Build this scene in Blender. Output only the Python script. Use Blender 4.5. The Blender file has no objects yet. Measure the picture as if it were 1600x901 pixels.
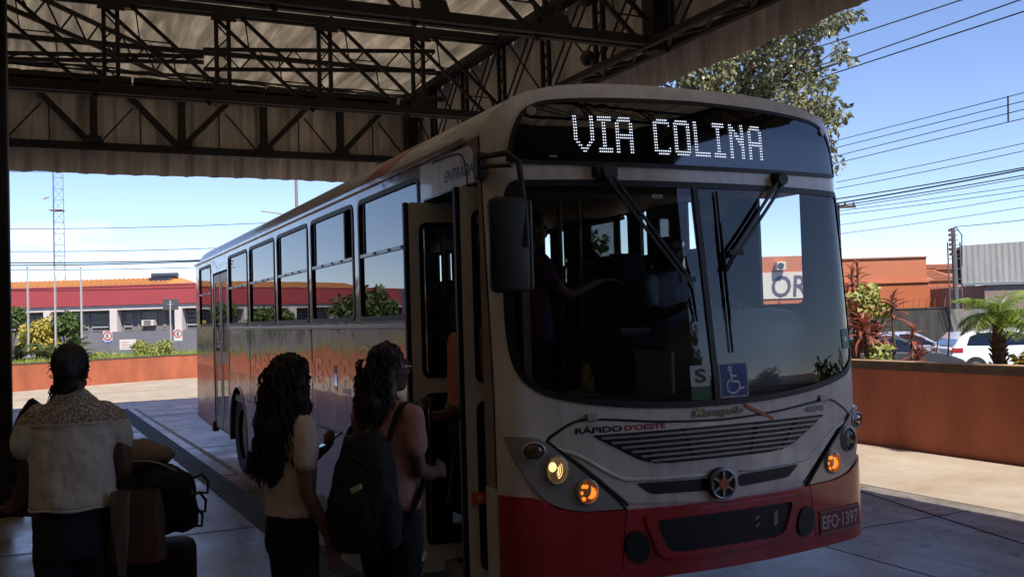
import bpy, bmesh, math, random
from mathutils import Vector, Matrix, geometry, noise
R = math.radians
rnd = random.Random(7)
SC = bpy.context.scene
COL = SC.collection

# ------------------------------------------------------------------ camera
CAM = Vector((0, 0, 1.8525))
RV = Vector((0.902285, -0.430094, -0.030011))
UV = Vector((0.014200, -0.039926, 0.999102))
FW = Vector((0.430906, 0.901901, 0.029917))
FPX = 1505.07
cd = bpy.data.cameras.new('camera')
cam = bpy.data.objects.new('camera', cd)
COL.objects.link(cam)
m = Matrix(((RV.x, UV.x, -FW.x, 0), (RV.y, UV.y, -FW.y, 0), (RV.z, UV.z, -FW.z, CAM.z), (0, 0, 0, 1)))
cam.matrix_world = m
cd.sensor_width = 36
cd.lens = 36 * FPX / 1600
cd.clip_start = 0.05
cd.clip_end = 3000
SC.camera = cam

def at(px, py, depth):
    """a point of the place, from where it shows and how far off it stands"""
    d = FW + RV * ((px - 800) / FPX) + UV * ((450.5 - py) / FPX)
    return CAM + d * depth

# ------------------------------------------------------------------ light
SUN_EL, SUN_AZ = 52.0, 180.0 - 3.0
w = bpy.data.worlds.new('World')
SC.world = w
w.use_nodes = True
nt = w.node_tree
bg = nt.nodes['Background']
sky = nt.nodes.new('ShaderNodeTexSky')
sky.sky_type = 'NISHITA'
sky.sun_disc = False
sky.sun_elevation = R(SUN_EL)
sky.sun_rotation = R(SUN_AZ)
sky.altitude = 2500
sky.air_density = 1.0
sky.dust_density = 0.0
sky.ozone_density = 1.5
tc = nt.nodes.new('ShaderNodeTexCoord')
mp = nt.nodes.new('ShaderNodeMapping')
mp.inputs['Scale'].default_value = (1.4, 1.4, 9)
nz = nt.nodes.new('ShaderNodeTexNoise')
nz.inputs['Scale'].default_value = 2.2
nz.inputs['Detail'].default_value = 6
cr = nt.nodes.new('ShaderNodeValToRGB')
cr.color_ramp.elements[0].position = 0.64
cr.color_ramp.elements[0].color = (0, 0, 0, 1)
cr.color_ramp.elements[1].position = 0.84
cr.color_ramp.elements[1].color = (0.55, 0.55, 0.55, 1)
mx = nt.nodes.new('ShaderNodeMixRGB')
mx.inputs[2].default_value = (9.5, 9.8, 10.2, 1)
nt.links.new(tc.outputs['Generated'], mp.inputs['Vector'])
nt.links.new(mp.outputs[0], nz.inputs['Vector'])
nt.links.new(nz.outputs['Fac'], cr.inputs[0])
nt.links.new(cr.outputs[0], mx.inputs[0])
tint = nt.nodes.new('ShaderNodeMixRGB')
tint.blend_type = 'MULTIPLY'
tint.inputs[0].default_value = 1.0
tint.inputs[2].default_value = (0.96, 0.93, 1.05, 1)
nt.links.new(sky.outputs[0], tint.inputs[1])
nt.links.new(tint.outputs[0], mx.inputs[1])
last = mx.outputs[0]
# two small wisps of cloud low in the sky
for cdir, amt in ((-0.0203, 0.9958, 0.089), 0.62), ((0.023, 0.9952, 0.0948), 0.34):
    sub = nt.nodes.new('ShaderNodeVectorMath'); sub.operation = 'SUBTRACT'; sub.inputs[1].default_value = cdir
    scl = nt.nodes.new('ShaderNodeVectorMath'); scl.operation = 'MULTIPLY'; scl.inputs[1].default_value = (26, 26, 110)
    dis = nt.nodes.new('ShaderNodeTexNoise'); dis.inputs['Scale'].default_value = 40; dis.inputs['Detail'].default_value = 5
    lng = nt.nodes.new('ShaderNodeVectorMath'); lng.operation = 'LENGTH'
    ad = nt.nodes.new('ShaderNodeMath'); ad.operation = 'MULTIPLY_ADD'; ad.inputs[1].default_value = 1.4
    mr_ = nt.nodes.new('ShaderNodeMapRange'); mr_.inputs['From Min'].default_value = 2.0; mr_.inputs['From Max'].default_value = 0.6; mr_.inputs['To Min'].default_value = 0.0; mr_.inputs['To Max'].default_value = amt
    nt.links.new(tc.outputs['Generated'], sub.inputs[0]); nt.links.new(sub.outputs[0], scl.inputs[0]); nt.links.new(scl.outputs[0], lng.inputs[0])
    nt.links.new(tc.outputs['Generated'], dis.inputs['Vector'])
    nt.links.new(dis.outputs['Fac'], ad.inputs[0]); nt.links.new(lng.outputs['Value'], ad.inputs[2])
    nt.links.new(ad.outputs[0], mr_.inputs['Value'])
    mm = nt.nodes.new('ShaderNodeMixRGB'); mm.inputs[2].default_value = (7.5, 7.7, 8.0, 1)
    nt.links.new(mr_.outputs[0], mm.inputs[0]); nt.links.new(last, mm.inputs[1]); last = mm.outputs[0]
nt.links.new(last, bg.inputs['Color'])
bg.inputs['Strength'].default_value = 0.08
sl = bpy.data.lights.new('sun', 'SUN')
sl.energy = 2.8
sl.angle = R(0.5)
sl.color = (1.0, 0.93, 0.82)
so = bpy.data.objects.new('sun', sl)
COL.objects.link(so)
so.rotation_euler = (R(90 - SUN_EL), 0, R(3))
SC.view_settings.view_transform = 'Standard'
SC.view_settings.look = 'None'
SC.view_settings.exposure = 1.3
SC.view_settings.gamma = 1.0
SC.cycles.max_bounces = 10
SC.cycles.transparent_max_bounces = 16
SC.cycles.glossy_bounces = 5
SC.cycles.diffuse_bounces = 6

# ------------------------------------------------------------------ materials
MATS = {}
def mat(name, col, rough=0.6, metal=0.0, var=0.0, vscale=6.0, bump=0.0, bscale=40.0, coat=0.0, spec=0.5, col2=None, stretch=None, sheen=0.0, rvar=0.0, world=False):
    if name in MATS:
        return MATS[name]
    M = bpy.data.materials.new(name)
    M.use_nodes = True
    t = M.node_tree
    b = t.nodes['Principled BSDF']
    b.inputs['Roughness'].default_value = rough
    b.inputs['Metallic'].default_value = metal
    b.inputs['Specular IOR Level'].default_value = spec
    if coat:
        b.inputs['Coat Weight'].default_value = coat
        b.inputs['Coat Roughness'].default_value = 0.04
    if sheen:
        b.inputs['Sheen Weight'].default_value = sheen
    c = tuple(col) + (1,)
    b.inputs['Base Color'].default_value = c
    tcn = t.nodes.new('ShaderNodeTexCoord')
    src = tcn.outputs['Object']
    if world:
        src = t.nodes.new('ShaderNodeNewGeometry').outputs['Position']
    if stretch:
        mpn = t.nodes.new('ShaderNodeMapping')
        mpn.inputs['Scale'].default_value = stretch
        t.links.new(src, mpn.inputs[0])
        src = mpn.outputs[0]
    if var or col2:
        n = t.nodes.new('ShaderNodeTexNoise')
        n.inputs['Scale'].default_value = vscale
        n.inputs['Detail'].default_value = 8
        n.inputs['Roughness'].default_value = 0.65
        t.links.new(src, n.inputs['Vector'])
        r = t.nodes.new('ShaderNodeValToRGB')
        r.color_ramp.elements[0].position = 0.3
        r.color_ramp.elements[1].position = 0.72
        k = 1 - var
        r.color_ramp.elements[0].color = (c[0] * k, c[1] * k, c[2] * k, 1)
        k = 1 + var * 0.6
        r.color_ramp.elements[1].color = (tuple(col2) + (1,)) if col2 else (min(1, c[0] * k), min(1, c[1] * k), min(1, c[2] * k), 1)
        t.links.new(n.outputs['Fac'], r.inputs[0])
        t.links.new(r.outputs[0], b.inputs['Base Color'])
        if rvar:
            mr = t.nodes.new('ShaderNodeMapRange')
            mr.inputs['From Min'].default_value = 0.3
            mr.inputs['From Max'].default_value = 0.7
            mr.inputs['To Min'].default_value = max(0.02, rough - rvar)
            mr.inputs['To Max'].default_value = min(1, rough + rvar)
            t.links.new(n.outputs['Fac'], mr.inputs['Value'])
            t.links.new(mr.outputs[0], b.inputs['Roughness'])
    if bump:
        n2 = t.nodes.new('ShaderNodeTexNoise')
        n2.inputs['Scale'].default_value = bscale
        n2.inputs['Detail'].default_value = 4
        t.links.new(src, n2.inputs['Vector'])
        bm_ = t.nodes.new('ShaderNodeBump')
        bm_.inputs['Strength'].default_value = bump
        bm_.inputs['Distance'].default_value = 0.02
        t.links.new(n2.outputs['Fac'], bm_.inputs['Height'])
        t.links.new(bm_.outputs[0], b.inputs['Normal'])
    MATS[name] = M
    return M

def glow(name, col, s):
    if name in MATS: return MATS[name]
    M = bpy.data.materials.new(name)
    M.use_nodes = True
    b = M.node_tree.nodes['Principled BSDF']
    b.inputs['Base Color'].default_value = tuple(col) + (1,)
    b.inputs['Emission Color'].default_value = tuple(col) + (1,)
    b.inputs['Emission Strength'].default_value = s
    b.inputs['Roughness'].default_value = 0.2
    MATS[name] = M
    return M

def glass(name, tint, ior=1.7, wav=0.0, wscale=1.2, rough=0.0):
    if name in MATS: return MATS[name]
    M = bpy.data.materials.new(name)
    M.use_nodes = True
    t = M.node_tree
    for n in list(t.nodes): t.nodes.remove(n)
    o = t.nodes.new('ShaderNodeOutputMaterial')
    tr = t.nodes.new('ShaderNodeBsdfTransparent')
    tr.inputs[0].default_value = tuple(tint) + (1,)
    g = t.nodes.new('ShaderNodeBsdfGlossy')
    g.inputs['Roughness'].default_value = rough
    f = t.nodes.new('ShaderNodeFresnel')
    f.inputs[0].default_value = ior
    mxs = t.nodes.new('ShaderNodeMixShader')
    t.links.new(f.outputs[0], mxs.inputs[0])
    t.links.new(tr.outputs[0], mxs.inputs[1])
    t.links.new(g.outputs[0], mxs.inputs[2])
    t.links.new(mxs.outputs[0], o.inputs[0])
    if wav:
        tcn = t.nodes.new('ShaderNodeTexCoord')
        n2 = t.nodes.new('ShaderNodeTexNoise')
        n2.inputs['Scale'].default_value = wscale
        n2.inputs['Detail'].default_value = 1
        t.links.new(tcn.outputs['Object'], n2.inputs['Vector'])
        bm_ = t.nodes.new('ShaderNodeBump')
        bm_.inputs['Strength'].default_value = wav
        bm_.inputs['Distance'].default_value = 0.1
        t.links.new(n2.outputs['Fac'], bm_.inputs['Height'])
        t.links.new(bm_.outputs[0], g.inputs['Normal'])
    MATS[name] = M
    return M

# ------------------------------------------------------------------ object helpers
def link(o, parent=None):
    COL.objects.link(o)
    if parent is not None: o.parent = parent
    return o

def thing(name, loc, label, cat, group=None, rz=0.0):
    o = bpy.data.objects.new(name, None)
    o.empty_display_size = 0.2
    o.location = loc
    o.rotation_euler = (0, 0, rz)
    link(o)
    o['label'] = label
    o['category'] = cat
    if group: o['group'] = group
    return o

def tag(o, label, cat, group=None):
    o['label'] = label
    o['category'] = cat
    if group: o['group'] = group
    return o

def inst(src, parent, loc=(0, 0, 0), rot=(0, 0, 0), scale=(1, 1, 1), name=None):
    """another piece sharing the mesh of src"""
    o = bpy.data.objects.new(name or src.name.split('.')[0], src.data)
    link(o, parent)
    o.location = loc
    o.rotation_euler = rot
    o.scale = scale
    return o

class MB:
    def __init__(s):
        s.v = []; s.f = []; s.mi = []
    def add(s, vs, fs, mi=0):
        k = len(s.v)
        s.v += [tuple(q) for q in vs]
        s.f += [tuple(i + k for i in f) for f in fs]
        s.mi += [mi] * len(fs)
        return s
    def box(s, x0, x1, y0, y1, z0, z1, mi=0):
        return s.add([(x0, y0, z0), (x1, y0, z0), (x1, y1, z0), (x0, y1, z0), (x0, y0, z1), (x1, y0, z1), (x1, y1, z1), (x0, y1, z1)],
                     [(0, 3, 2, 1), (4, 5, 6, 7), (0, 1, 5, 4), (1, 2, 6, 5), (2, 3, 7, 6), (3, 0, 4, 7)], mi)
    def bbox(s, x0, x1, y0, y1, z0, z1, b=0.01, mi=0):
        """box with chamfered vertical and horizontal edges"""
        bm = bmesh.new()
        bmesh.ops.create_cube(bm, size=1)
        for v in bm.verts:
            v.co = Vector(((x0 + x1) / 2 + v.co.x * (x1 - x0), (y0 + y1) / 2 + v.co.y * (y1 - y0), (z0 + z1) / 2 + v.co.z * (z1 - z0)))
        bmesh.ops.bevel(bm, geom=bm.edges[:], offset=b, segments=2, affect='EDGES', profile=0.5)
        bm.verts.index_update()
        s.add([v.co for v in bm.verts], [[v.index for v in f.verts] for f in bm.faces], mi)
        bm.free()
        return s
    def bar(s, a, b, w, h=None, mi=0, up=(0, 0, 1)):
        """a square bar from a to b"""
        h = h or w
        a = Vector(a); b = Vector(b)
        d = (b - a).normalized()
        u = Vector(up)
        if abs(d.dot(u)) > 0.98: u = Vector((1, 0, 0))
        r = d.cross(u).normalized() * (w / 2)
        u = r.cross(d).normalized() * (h / 2)
        vs = [a - r - u, a + r - u, a + r + u, a - r + u, b - r - u, b + r - u, b + r + u, b - r + u]
        return s.add(vs, [(3, 2, 1, 0), (4, 5, 6, 7), (0, 1, 5, 4), (1, 2, 6, 5), (2, 3, 7, 6), (3, 0, 4, 7)], mi)
    def tube(s, pts, rad, n=8, cap=True, mi=0, flat=1.0):
        pts = [Vector(q) for q in pts]
        if not hasattr(rad, '__len__'): rad = [rad] * len(pts)
        k = len(s.v)
        ref = Vector((0, 0, 1))
        d0 = (pts[1] - pts[0]).normalized()
        if abs(d0.dot(ref)) > 0.9: ref = Vector((1, 0, 0))
        r = d0.cross(ref).normalized()
        vs = []
        for i, q in enumerate(pts):
            d = (pts[min(i + 1, len(pts) - 1)] - pts[max(i - 1, 0)]).normalized()
            r = (r - d * r.dot(d)).normalized()
            u = d.cross(r)
            for j in range(n):
                a = 2 * math.pi * j / n
                vs.append(q + (r * math.cos(a) + u * math.sin(a) * flat) * rad[i])
        fs = []
        for i in range(len(pts) - 1):
            for j in range(n):
                fs.append((i * n + j, i * n + (j + 1) % n, (i + 1) * n + (j + 1) % n, (i + 1) * n + j))
        if cap:
            fs.append(tuple(reversed(range(n))))
            fs.append(tuple(range((len(pts) - 1) * n, len(pts) * n)))
        return s.add(vs, fs, mi)
    def disc(s, c, r, nrm, n=16, depth=0.01, mi=0):
        c = Vector(c); d = Vector(nrm).normalized()
        return s.tube([c - d * depth / 2, c + d * depth / 2], r, n, True, mi)
    def ell(s, c, r, nu=14, nv=9, mi=0, M=None):
        vs = []; fs = []
        for i in range(nv + 1):
            th = math.pi * i / nv
            for j in range(nu):
                ph = 2 * math.pi * j / nu
                q = Vector((r[0] * math.sin(th) * math.cos(ph), r[1] * math.sin(th) * math.sin(ph), r[2] * math.cos(th)))
                if M is not None: q = M @ q
                vs.append(Vector(c) + q)
        for i in range(nv):
            for j in range(nu):
                fs.append((i * nu + j, (i + 1) * nu + j, (i + 1) * nu + (j + 1) % nu, i * nu + (j + 1) % nu))
        return s.add(vs, fs, mi)
    def loft(s, rings, n=20, mi=0, sq=2.0):
        """rings: (cx,cy,cz,rx,ry) stacked cross-sections, capped"""
        vs = []; fs = []
        for (cx, cy, cz, rx, ry) in rings:
            for j in range(n):
                a = 2 * math.pi * j / n
                c_, s_ = math.cos(a), math.sin(a)
                k = (abs(c_) ** sq + abs(s_) ** sq) ** (-1 / sq)
                vs.append((cx + rx * c_ * k, cy + ry * s_ * k, cz))
        for i in range(len(rings) - 1):
            for j in range(n):
                fs.append((i * n + j, i * n + (j + 1) % n, (i + 1) * n + (j + 1) % n, (i + 1) * n + j))
        fs.append(tuple(reversed(range(n))))
        fs.append(tuple(range((len(rings) - 1) * n, len(rings) * n)))
        return s.add(vs, fs, mi)
    def prism(s, poly, axis, a, b, mi=0):
        """polygon of 2-D points pushed along axis x, y or z from a to b"""
        def P(q, t):
            return {'x': (t, q[0], q[1]), 'y': (q[0], t, q[1]), 'z': (q[0], q[1], t)}[axis]
        n = len(poly)
        vs = [P(q, a) for q in poly] + [P(q, b) for q in poly]
        fs = [tuple(range(n)), tuple(reversed(range(n, 2 * n)))]
        for i in range(n):
            j = (i + 1) % n
            fs.append((i, i + n, j + n, j))
        return s.add(vs, fs, mi)
    def mesh(s, name, mats, smooth=False, fix=True):
        me = bpy.data.meshes.new(name)
        me.from_pydata(s.v, [], s.f)
        if not isinstance(mats, (list, tuple)): mats = [mats]
        for M in mats: me.materials.append(M)
        if len(mats) > 1: me.polygons.foreach_set('material_index', s.mi)
        if fix:
            bm = bmesh.new(); bm.from_mesh(me)
            bmesh.ops.recalc_face_normals(bm, faces=bm.faces[:])
            bm.to_mesh(me); bm.free()
        if smooth:
            me.polygons.foreach_set('use_smooth', [True] * len(me.polygons))
            if smooth != 'all':
                try: me.set_sharp_from_angle(angle=R(40))
                except Exception: pass
        me.update()
        return me
    def build(s, name, mats, parent=None, smooth=False, fix=True):
        return link(bpy.data.objects.new(name, s.mesh(name, mats, smooth, fix)), parent)

def struct(o):
    o['kind'] = 'structure'
    return o
def stuff(o):
    o['kind'] = 'stuff'
    return o

def fillet(pts, r, n=5):
    out = []
    N = len(pts)
    for i in range(N):
        p0, p1, p2 = Vector(pts[i - 1]), Vector(pts[i]), Vector(pts[(i + 1) % N])
        rr = r[i] if hasattr(r, '__len__') else r
        a = (p0 - p1); b = (p2 - p1)
        rr = min(rr, a.length * 0.49, b.length * 0.49)
        if rr < 1e-5:
            out.append(tuple(p1)); continue
        a = p1 + a.normalized() * rr; b = p1 + b.normalized() * rr
        for k in range(n + 1):
            t = k / n
            q = a * (1 - t) ** 2 + p1 * 2 * t * (1 - t) + b * t * t
            out.append(tuple(q))
    return out

def spline(pts, n=6, closed=True):
    N = len(pts); out = []
    P = [Vector(q) for q in pts]
    rng = range(N) if closed else range(N - 1)
    for i in rng:
        if closed: p0, p1, p2, p3 = P[i - 1], P[i], P[(i + 1) % N], P[(i + 2) % N]
        else: p0, p1, p2, p3 = P[max(i - 1, 0)], P[i], P[i + 1], P[min(i + 2, N - 1)]
        for k in range(n):
            t = k / n
            q = 0.5 * ((2 * p1) + (p2 - p0) * t + (2 * p0 - 5 * p1 + 4 * p2 - p3) * t * t + (3 * p1 - p0 - 3 * p2 + p3) * t ** 3)
            out.append(tuple(q))
    if not closed: out.append(tuple(P[-1]))
    return out

def inside(p, poly):
    x, y = p; c = False
    n = len(poly); j = n - 1
    for i in range(n):
        xi, yi = poly[i][0], poly[i][1]; xj, yj = poly[j][0], poly[j][1]
        if (yi > y) != (yj > y) and x < (xj - xi) * (y - yi) / (yj - yi) + xi: c = not c
        j = i
    return c

def resample(loop, step):
    out = []
    N = len(loop)
    for i in range(N):
        a = Vector(loop[i]); b = Vector(loop[(i + 1) % N])
        k = max(1, int((b - a).length / step + 0.5))
        for j in range(k): out.append(tuple(a + (b - a) * (j / k)))
    return out

def tri2d(outline, holes=(), xs=(), zs=(), step=0.06):
    """triangles of a flat shape with holes, with inner grid points"""
    loops = [resample(outline, step)] + [resample(h, step) for h in holes]
    vs = []; es = []
    for L in loops:
        k = len(vs)
        vs += [Vector(q[:2]) for q in L]
        es += [(k + i, k + (i + 1) % len(L)) for i in range(len(L))]
    if xs and zs:
        for x in xs:
            for z in zs:
                if inside((x, z), loops[0]) and not any(inside((x, z), h) for h in loops[1:]):
                    ok = True
                    for L in loops:
                        for q in L:
                            if (q[0] - x) ** 2 + (q[1] - z) ** 2 < (step * 0.3) ** 2: ok = False; break
                        if not ok: break
                    if ok: vs.append(Vector((x, z)))
    V, E_, F, *_ = geometry.delaunay_2d_cdt(vs, es, [], 0, 1e-6)
    tri = []
    for f in F:
        c = (V[f[0]] + V[f[1]] + V[f[2]]) / 3
        if inside((c.x, c.y), loops[0]) and not any(inside((c.x, c.y), h) for h in loops[1:]): tri.append(tuple(f))
    return [tuple(q) for q in V], tri

def slab(outline, holes, fn, fnb, xs=(), zs=(), step=0.06, mi=0, mb=None):
    """a sheet with a front (fn) and a rim back to fnb"""
    mb = mb or MB()
    V, T = tri2d(outline, holes, xs, zs, step)
    cnt = {}
    for t in T:
        for i in range(3):
            e = (t[i], t[(i + 1) % 3])
            cnt[tuple(sorted(e))] = cnt.get(tuple(sorted(e)), 0) + 1
    k = len(V)
    vs = [fn(*q) for q in V] + [fnb(*q) for q in V]
    fs = list(T)
    for t in T:
        for i in range(3):
            e = (t[i], t[(i + 1) % 3])
            if cnt[tuple(sorted(e))] == 1: fs.append((e[1], e[0], e[0] + k, e[1] + k))
    used = sorted({i for f in fs for i in f}); mp_ = {u: i for i, u in enumerate(used)}
    mb.add([vs[u] for u in used], [tuple(mp_[i] for i in f) for f in fs], mi)
    return mb

def text_mesh(txt, size=1.0, bold=0.0, shear=0.0, extr=0.0):
    cu = bpy.data.curves.new('lettering', 'FONT')
    cu.body = txt; cu.size = size; cu.offset = bold; cu.shear = shear; cu.extrude = extr
    cu.align_x = 'LEFT'; cu.resolution_u = 3
    o = bpy.data.objects.new('lettering', cu)
    COL.objects.link(o)
    dg = bpy.context.evaluated_depsgraph_get()
    me = bpy.data.meshes.new_from_object(o.evaluated_get(dg))
    bpy.data.objects.remove(o); bpy.data.curves.remove(cu)
    return me

def lettering(txt, name, fn, M, parent, w, h, bold=0.0, shear=0.0):
    """letters fitted to a w x h box, each point laid on a surface by fn(u, v)"""
    me = text_mesh(txt, 1.0, bold, shear)
    xs = [v.co.x for v in me.vertices]; ys = [v.co.y for v in me.vertices]
    x0, x1, y0, y1 = min(xs), max(xs), min(ys), max(ys)
    for v in me.vertices:
        v.co = Vector(fn((v.co.x - x0) / (x1 - x0) * w, (v.co.y - y0) / (y1 - y0) * h))
    me.materials.append(M)
    me.name = name
    o = bpy.data.objects.new(name, me)
    return link(o, parent)

def remesh(mb, name, M, parent, vox=0.012, smooth=3, noise_amt=0.0, nscale=8.0):
    """overlapping volumes melted into one continuous skin"""
    me = mb.mesh(name, M)
    o = bpy.data.objects.new(name, me)
    COL.objects.link(o)
    r = o.modifiers.new('r', 'REMESH'); r.mode = 'VOXEL'; r.voxel_size = vox
    if smooth:
        s_ = o.modifiers.new('s', 'SMOOTH'); s_.factor = 0.5; s_.iterations = smooth
    dg = bpy.context.evaluated_depsgraph_get()
    m2 = bpy.data.meshes.new_from_object(o.evaluated_get(dg))
    bpy.data.objects.remove(o)
    if noise_amt:
        nn = [v.normal.copy() for v in m2.vertices]
        for v, n_ in zip(m2.vertices, nn):
            v.co = v.co + n_ * (noise.fractal(v.co * nscale, 0.8, 2.0, 3) * noise_amt)
    m2.polygons.foreach_set('use_smooth', [True] * len(m2.polygons))
    if not m2.materials: m2.materials.append(M)
    m2.name = name
    m2.update()
    return link(bpy.data.objects.new(name, m2), parent)

# ------------------------------------------------------------------ shared materials
concrete = mat('concrete', (0.31, 0.285, 0.25), 0.34, var=0.25, vscale=0.9, bump=0.06, bscale=60, rvar=0.15, spec=0.5)
M_ = concrete.node_tree
def floor_joints(M, k=1.0):
    """thin dark saw-cut joints every 2.5 m and dusty patches"""
    t = M.node_tree
    b = t.nodes['Principled BSDF']
    src = b.inputs['Base Color'].links[0].from_socket
    tcn = t.nodes.new('ShaderNodeTexCoord')
    sep = t.nodes.new('ShaderNodeSeparateXYZ')
    t.links.new(tcn.outputs['Object'], sep.inputs[0])
    n = t.nodes.new('ShaderNodeTexNoise'); n.inputs['Scale'].default_value = 7; n.inputs['Detail'].default_value = 10; n.inputs['Roughness'].default_value = 0.75
    t.links.new(tcn.outputs['Object'], n.inputs['Vector'])
    r2 = t.nodes.new('ShaderNodeValToRGB')
    r2.color_ramp.elements[0].position = 0.33; r2.color_ramp.elements[0].color = (0.55, 0.53, 0.5, 1)
    r2.color_ramp.elements[1].position = 0.55; r2.color_ramp.elements[1].color = (1, 1, 1, 1)
    t.links.new(n.outputs['Fac'], r2.inputs[0])
    mul = t.nodes.new('ShaderNodeMixRGB'); mul.blend_type = 'MULTIPLY'; mul.inputs[0].default_value = 0.8 * k
    t.links.new(src, mul.inputs[1]); t.links.new(r2.outputs[0], mul.inputs[2])
    mpn = t.nodes.new('ShaderNodeMapping'); mpn.inputs['Scale'].default_value = (2.2, 0.16, 1)
    n3 = t.nodes.new('ShaderNodeTexNoise'); n3.inputs['Scale'].default_value = 1.5; n3.inputs['Detail'].default_value = 7; n3.inputs['Roughness'].default_value = 0.7
    t.links.new(tcn.outputs['Object'], mpn.inputs[0]); t.links.new(mpn.outputs[0], n3.inputs['Vector'])
    r3 = t.nodes.new('ShaderNodeValToRGB')
    r3.color_ramp.elements[0].position = 0.38; r3.color_ramp.elements[0].color = (0.48, 0.46, 0.44, 1)
    r3.color_ramp.elements[1].position = 0.60; r3.color_ramp.elements[1].color = (1, 1, 1, 1)
    t.links.new(n3.outputs['Fac'], r3.inputs[0])
    m3 = t.nodes.new('ShaderNodeMixRGB'); m3.blend_type = 'MULTIPLY'; m3.inputs[0].default_value = 0.75 * k
    t.links.new(mul.outputs[0], m3.inputs[1]); t.links.new(r3.outputs[0], m3.inputs[2])
    n4 = t.nodes.new('ShaderNodeTexNoise'); n4.inputs['Scale'].default_value = 4.2; n4.inputs['Detail'].default_value = 7
    t.links.new(tcn.outputs['Object'], n4.inputs['Vector'])
    r4 = t.nodes.new('ShaderNodeValToRGB')
    r4.color_ramp.elements[0].position = 0.30; r4.color_ramp.elements[0].color = (0.30, 0.29, 0.28, 1)
    r4.color_ramp.elements[1].position = 0.38; r4.color_ramp.elements[1].color = (1, 1, 1, 1)
    t.links.new(n4.outputs['Fac'], r4.inputs[0])
    m4 = t.nodes.new('ShaderNodeMixRGB'); m4.blend_type = 'MULTIPLY'; m4.inputs[0].default_value = 0.95 * k
    t.links.new(m3.outputs[0], m4.inputs[1]); t.links.new(r4.outputs[0], m4.inputs[2])
    t.links.new(m4.outputs[0], b.inputs['Base Color'])
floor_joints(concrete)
black_steel = mat('black_steel', (0.005, 0.0045, 0.0045), 0.75, var=0.4, vscale=5, bump=0.1, col2=(0.022, 0.013, 0.009))
fibre_cement = mat('fibre_cement', (0.64, 0.575, 0.48), 0.85, var=0.45, vscale=1.6, bump=0.1, bscale=30, stretch=(2.5, 0.35, 1), world=True)
def let_light(M, k):
    t = M.node_tree
    b = t.nodes['Principled BSDF']; out = t.nodes['Material Output']
    tl = t.nodes.new('ShaderNodeBsdfTranslucent')
    t.links.new(b.inputs['Base Color'].links[0].from_socket, tl.inputs[0])
    ms = t.nodes.new('ShaderNodeMixShader'); ms.inputs[0].default_value = k
    t.links.new(b.outputs[0], ms.inputs[1]); t.links.new(tl.outputs[0], ms.inputs[2]); t.links.new(ms.outputs[0], out.inputs[0])
let_light(fibre_cement, 0.50)          # translucency added to the sheets to brighten the ceiling
fibre_wall = mat('fibre_wall', (0.70, 0.62, 0.53), 0.85, var=0.40, vscale=1.5, bump=0.1, bscale=30, stretch=(2.5, 2.5, 0.4), world=True)
orange_paint = mat('orange_paint', (0.38, 0.108, 0.050), 0.8, var=0.36, vscale=1.6, bump=0.25, bscale=90, stretch=(1, 1, 0.35))
dark_coping = mat('dark_coping', (0.10, 0.065, 0.045), 0.85, var=0.5, vscale=5, bump=0.2)
sunlit_coping = mat('sunlit_coping', (0.36, 0.22, 0.13), 0.85, var=0.4, vscale=5, bump=0.2)  # paler coping for the right wall's top, sunlight put into the colour
bark = mat('bark', (0.09, 0.065, 0.045), 0.9, var=0.4, vscale=12, bump=0.5, bscale=30)

# ================================================================== THE SETTING
earth = mat('earth', (0.20, 0.15, 0.10), 0.95, var=0.4, vscale=0.4, bump=0.2)
asphalt = mat('asphalt', (0.06, 0.058, 0.055), 0.9, var=0.3, vscale=2, bump=0.3, bscale=120)
soil = mat('soil', (0.11, 0.075, 0.045), 0.95, var=0.4, vscale=5, bump=0.5, bscale=25)
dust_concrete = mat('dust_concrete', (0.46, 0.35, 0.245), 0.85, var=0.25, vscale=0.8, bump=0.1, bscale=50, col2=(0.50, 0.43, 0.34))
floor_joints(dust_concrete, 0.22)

mb = MB(); mb.add([(-900, -900, -0.45), (900, -900, -0.45), (900, 900, -0.45), (-900, 900, -0.45)], [(0, 1, 2, 3)])
struct(mb.build('ground', earth))
# outer street behind the walls
mb = MB(); mb.add([(11.9, -60, -0.44), (60, -60, -0.44), (60, 30, -0.44), (11.9, 45, -0.44)], [(0, 1, 2, 3)])
struct(mb.build('side_street', asphalt))
mb = MB(); mb.add([(-60, 40, -0.436), (60, 36, -0.436), (60, 52, -0.436), (-60, 58, -0.436)], [(0, 1, 2, 3)])
struct(mb.build('back_street', asphalt))

WALL = spline([(-40, 20), (-22, 24.5), (-10, 29.2), (-1.15, 33.9), (1.8, 35.6), (4.66, 36.7), (7.4, 36.3), (9.3, 33.6), (10.0, 29), (9.95, 20), (9.9, 12), (9.86, 7), (9.84, 0), (9.84, -12), (9.84, -24)], 8, False)
# yard slab inside the walls
poly = [q for q in WALL] + [(-40, -24)]
V, T = tri2d(poly, [], step=3.0)
mb = MB(); mb.add([(q[0], q[1], 0.0) for q in V], T)
mb.add([(q[0], q[1], 0.0) for q in poly] + [(q[0], q[1], -0.45) for q in poly], [(i, (i + 1) % len(poly), (i + 1) % len(poly) + len(poly), i + len(poly)) for i in range(len(poly))])
yard = struct(mb.build('bus_yard_floor', concrete))
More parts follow.
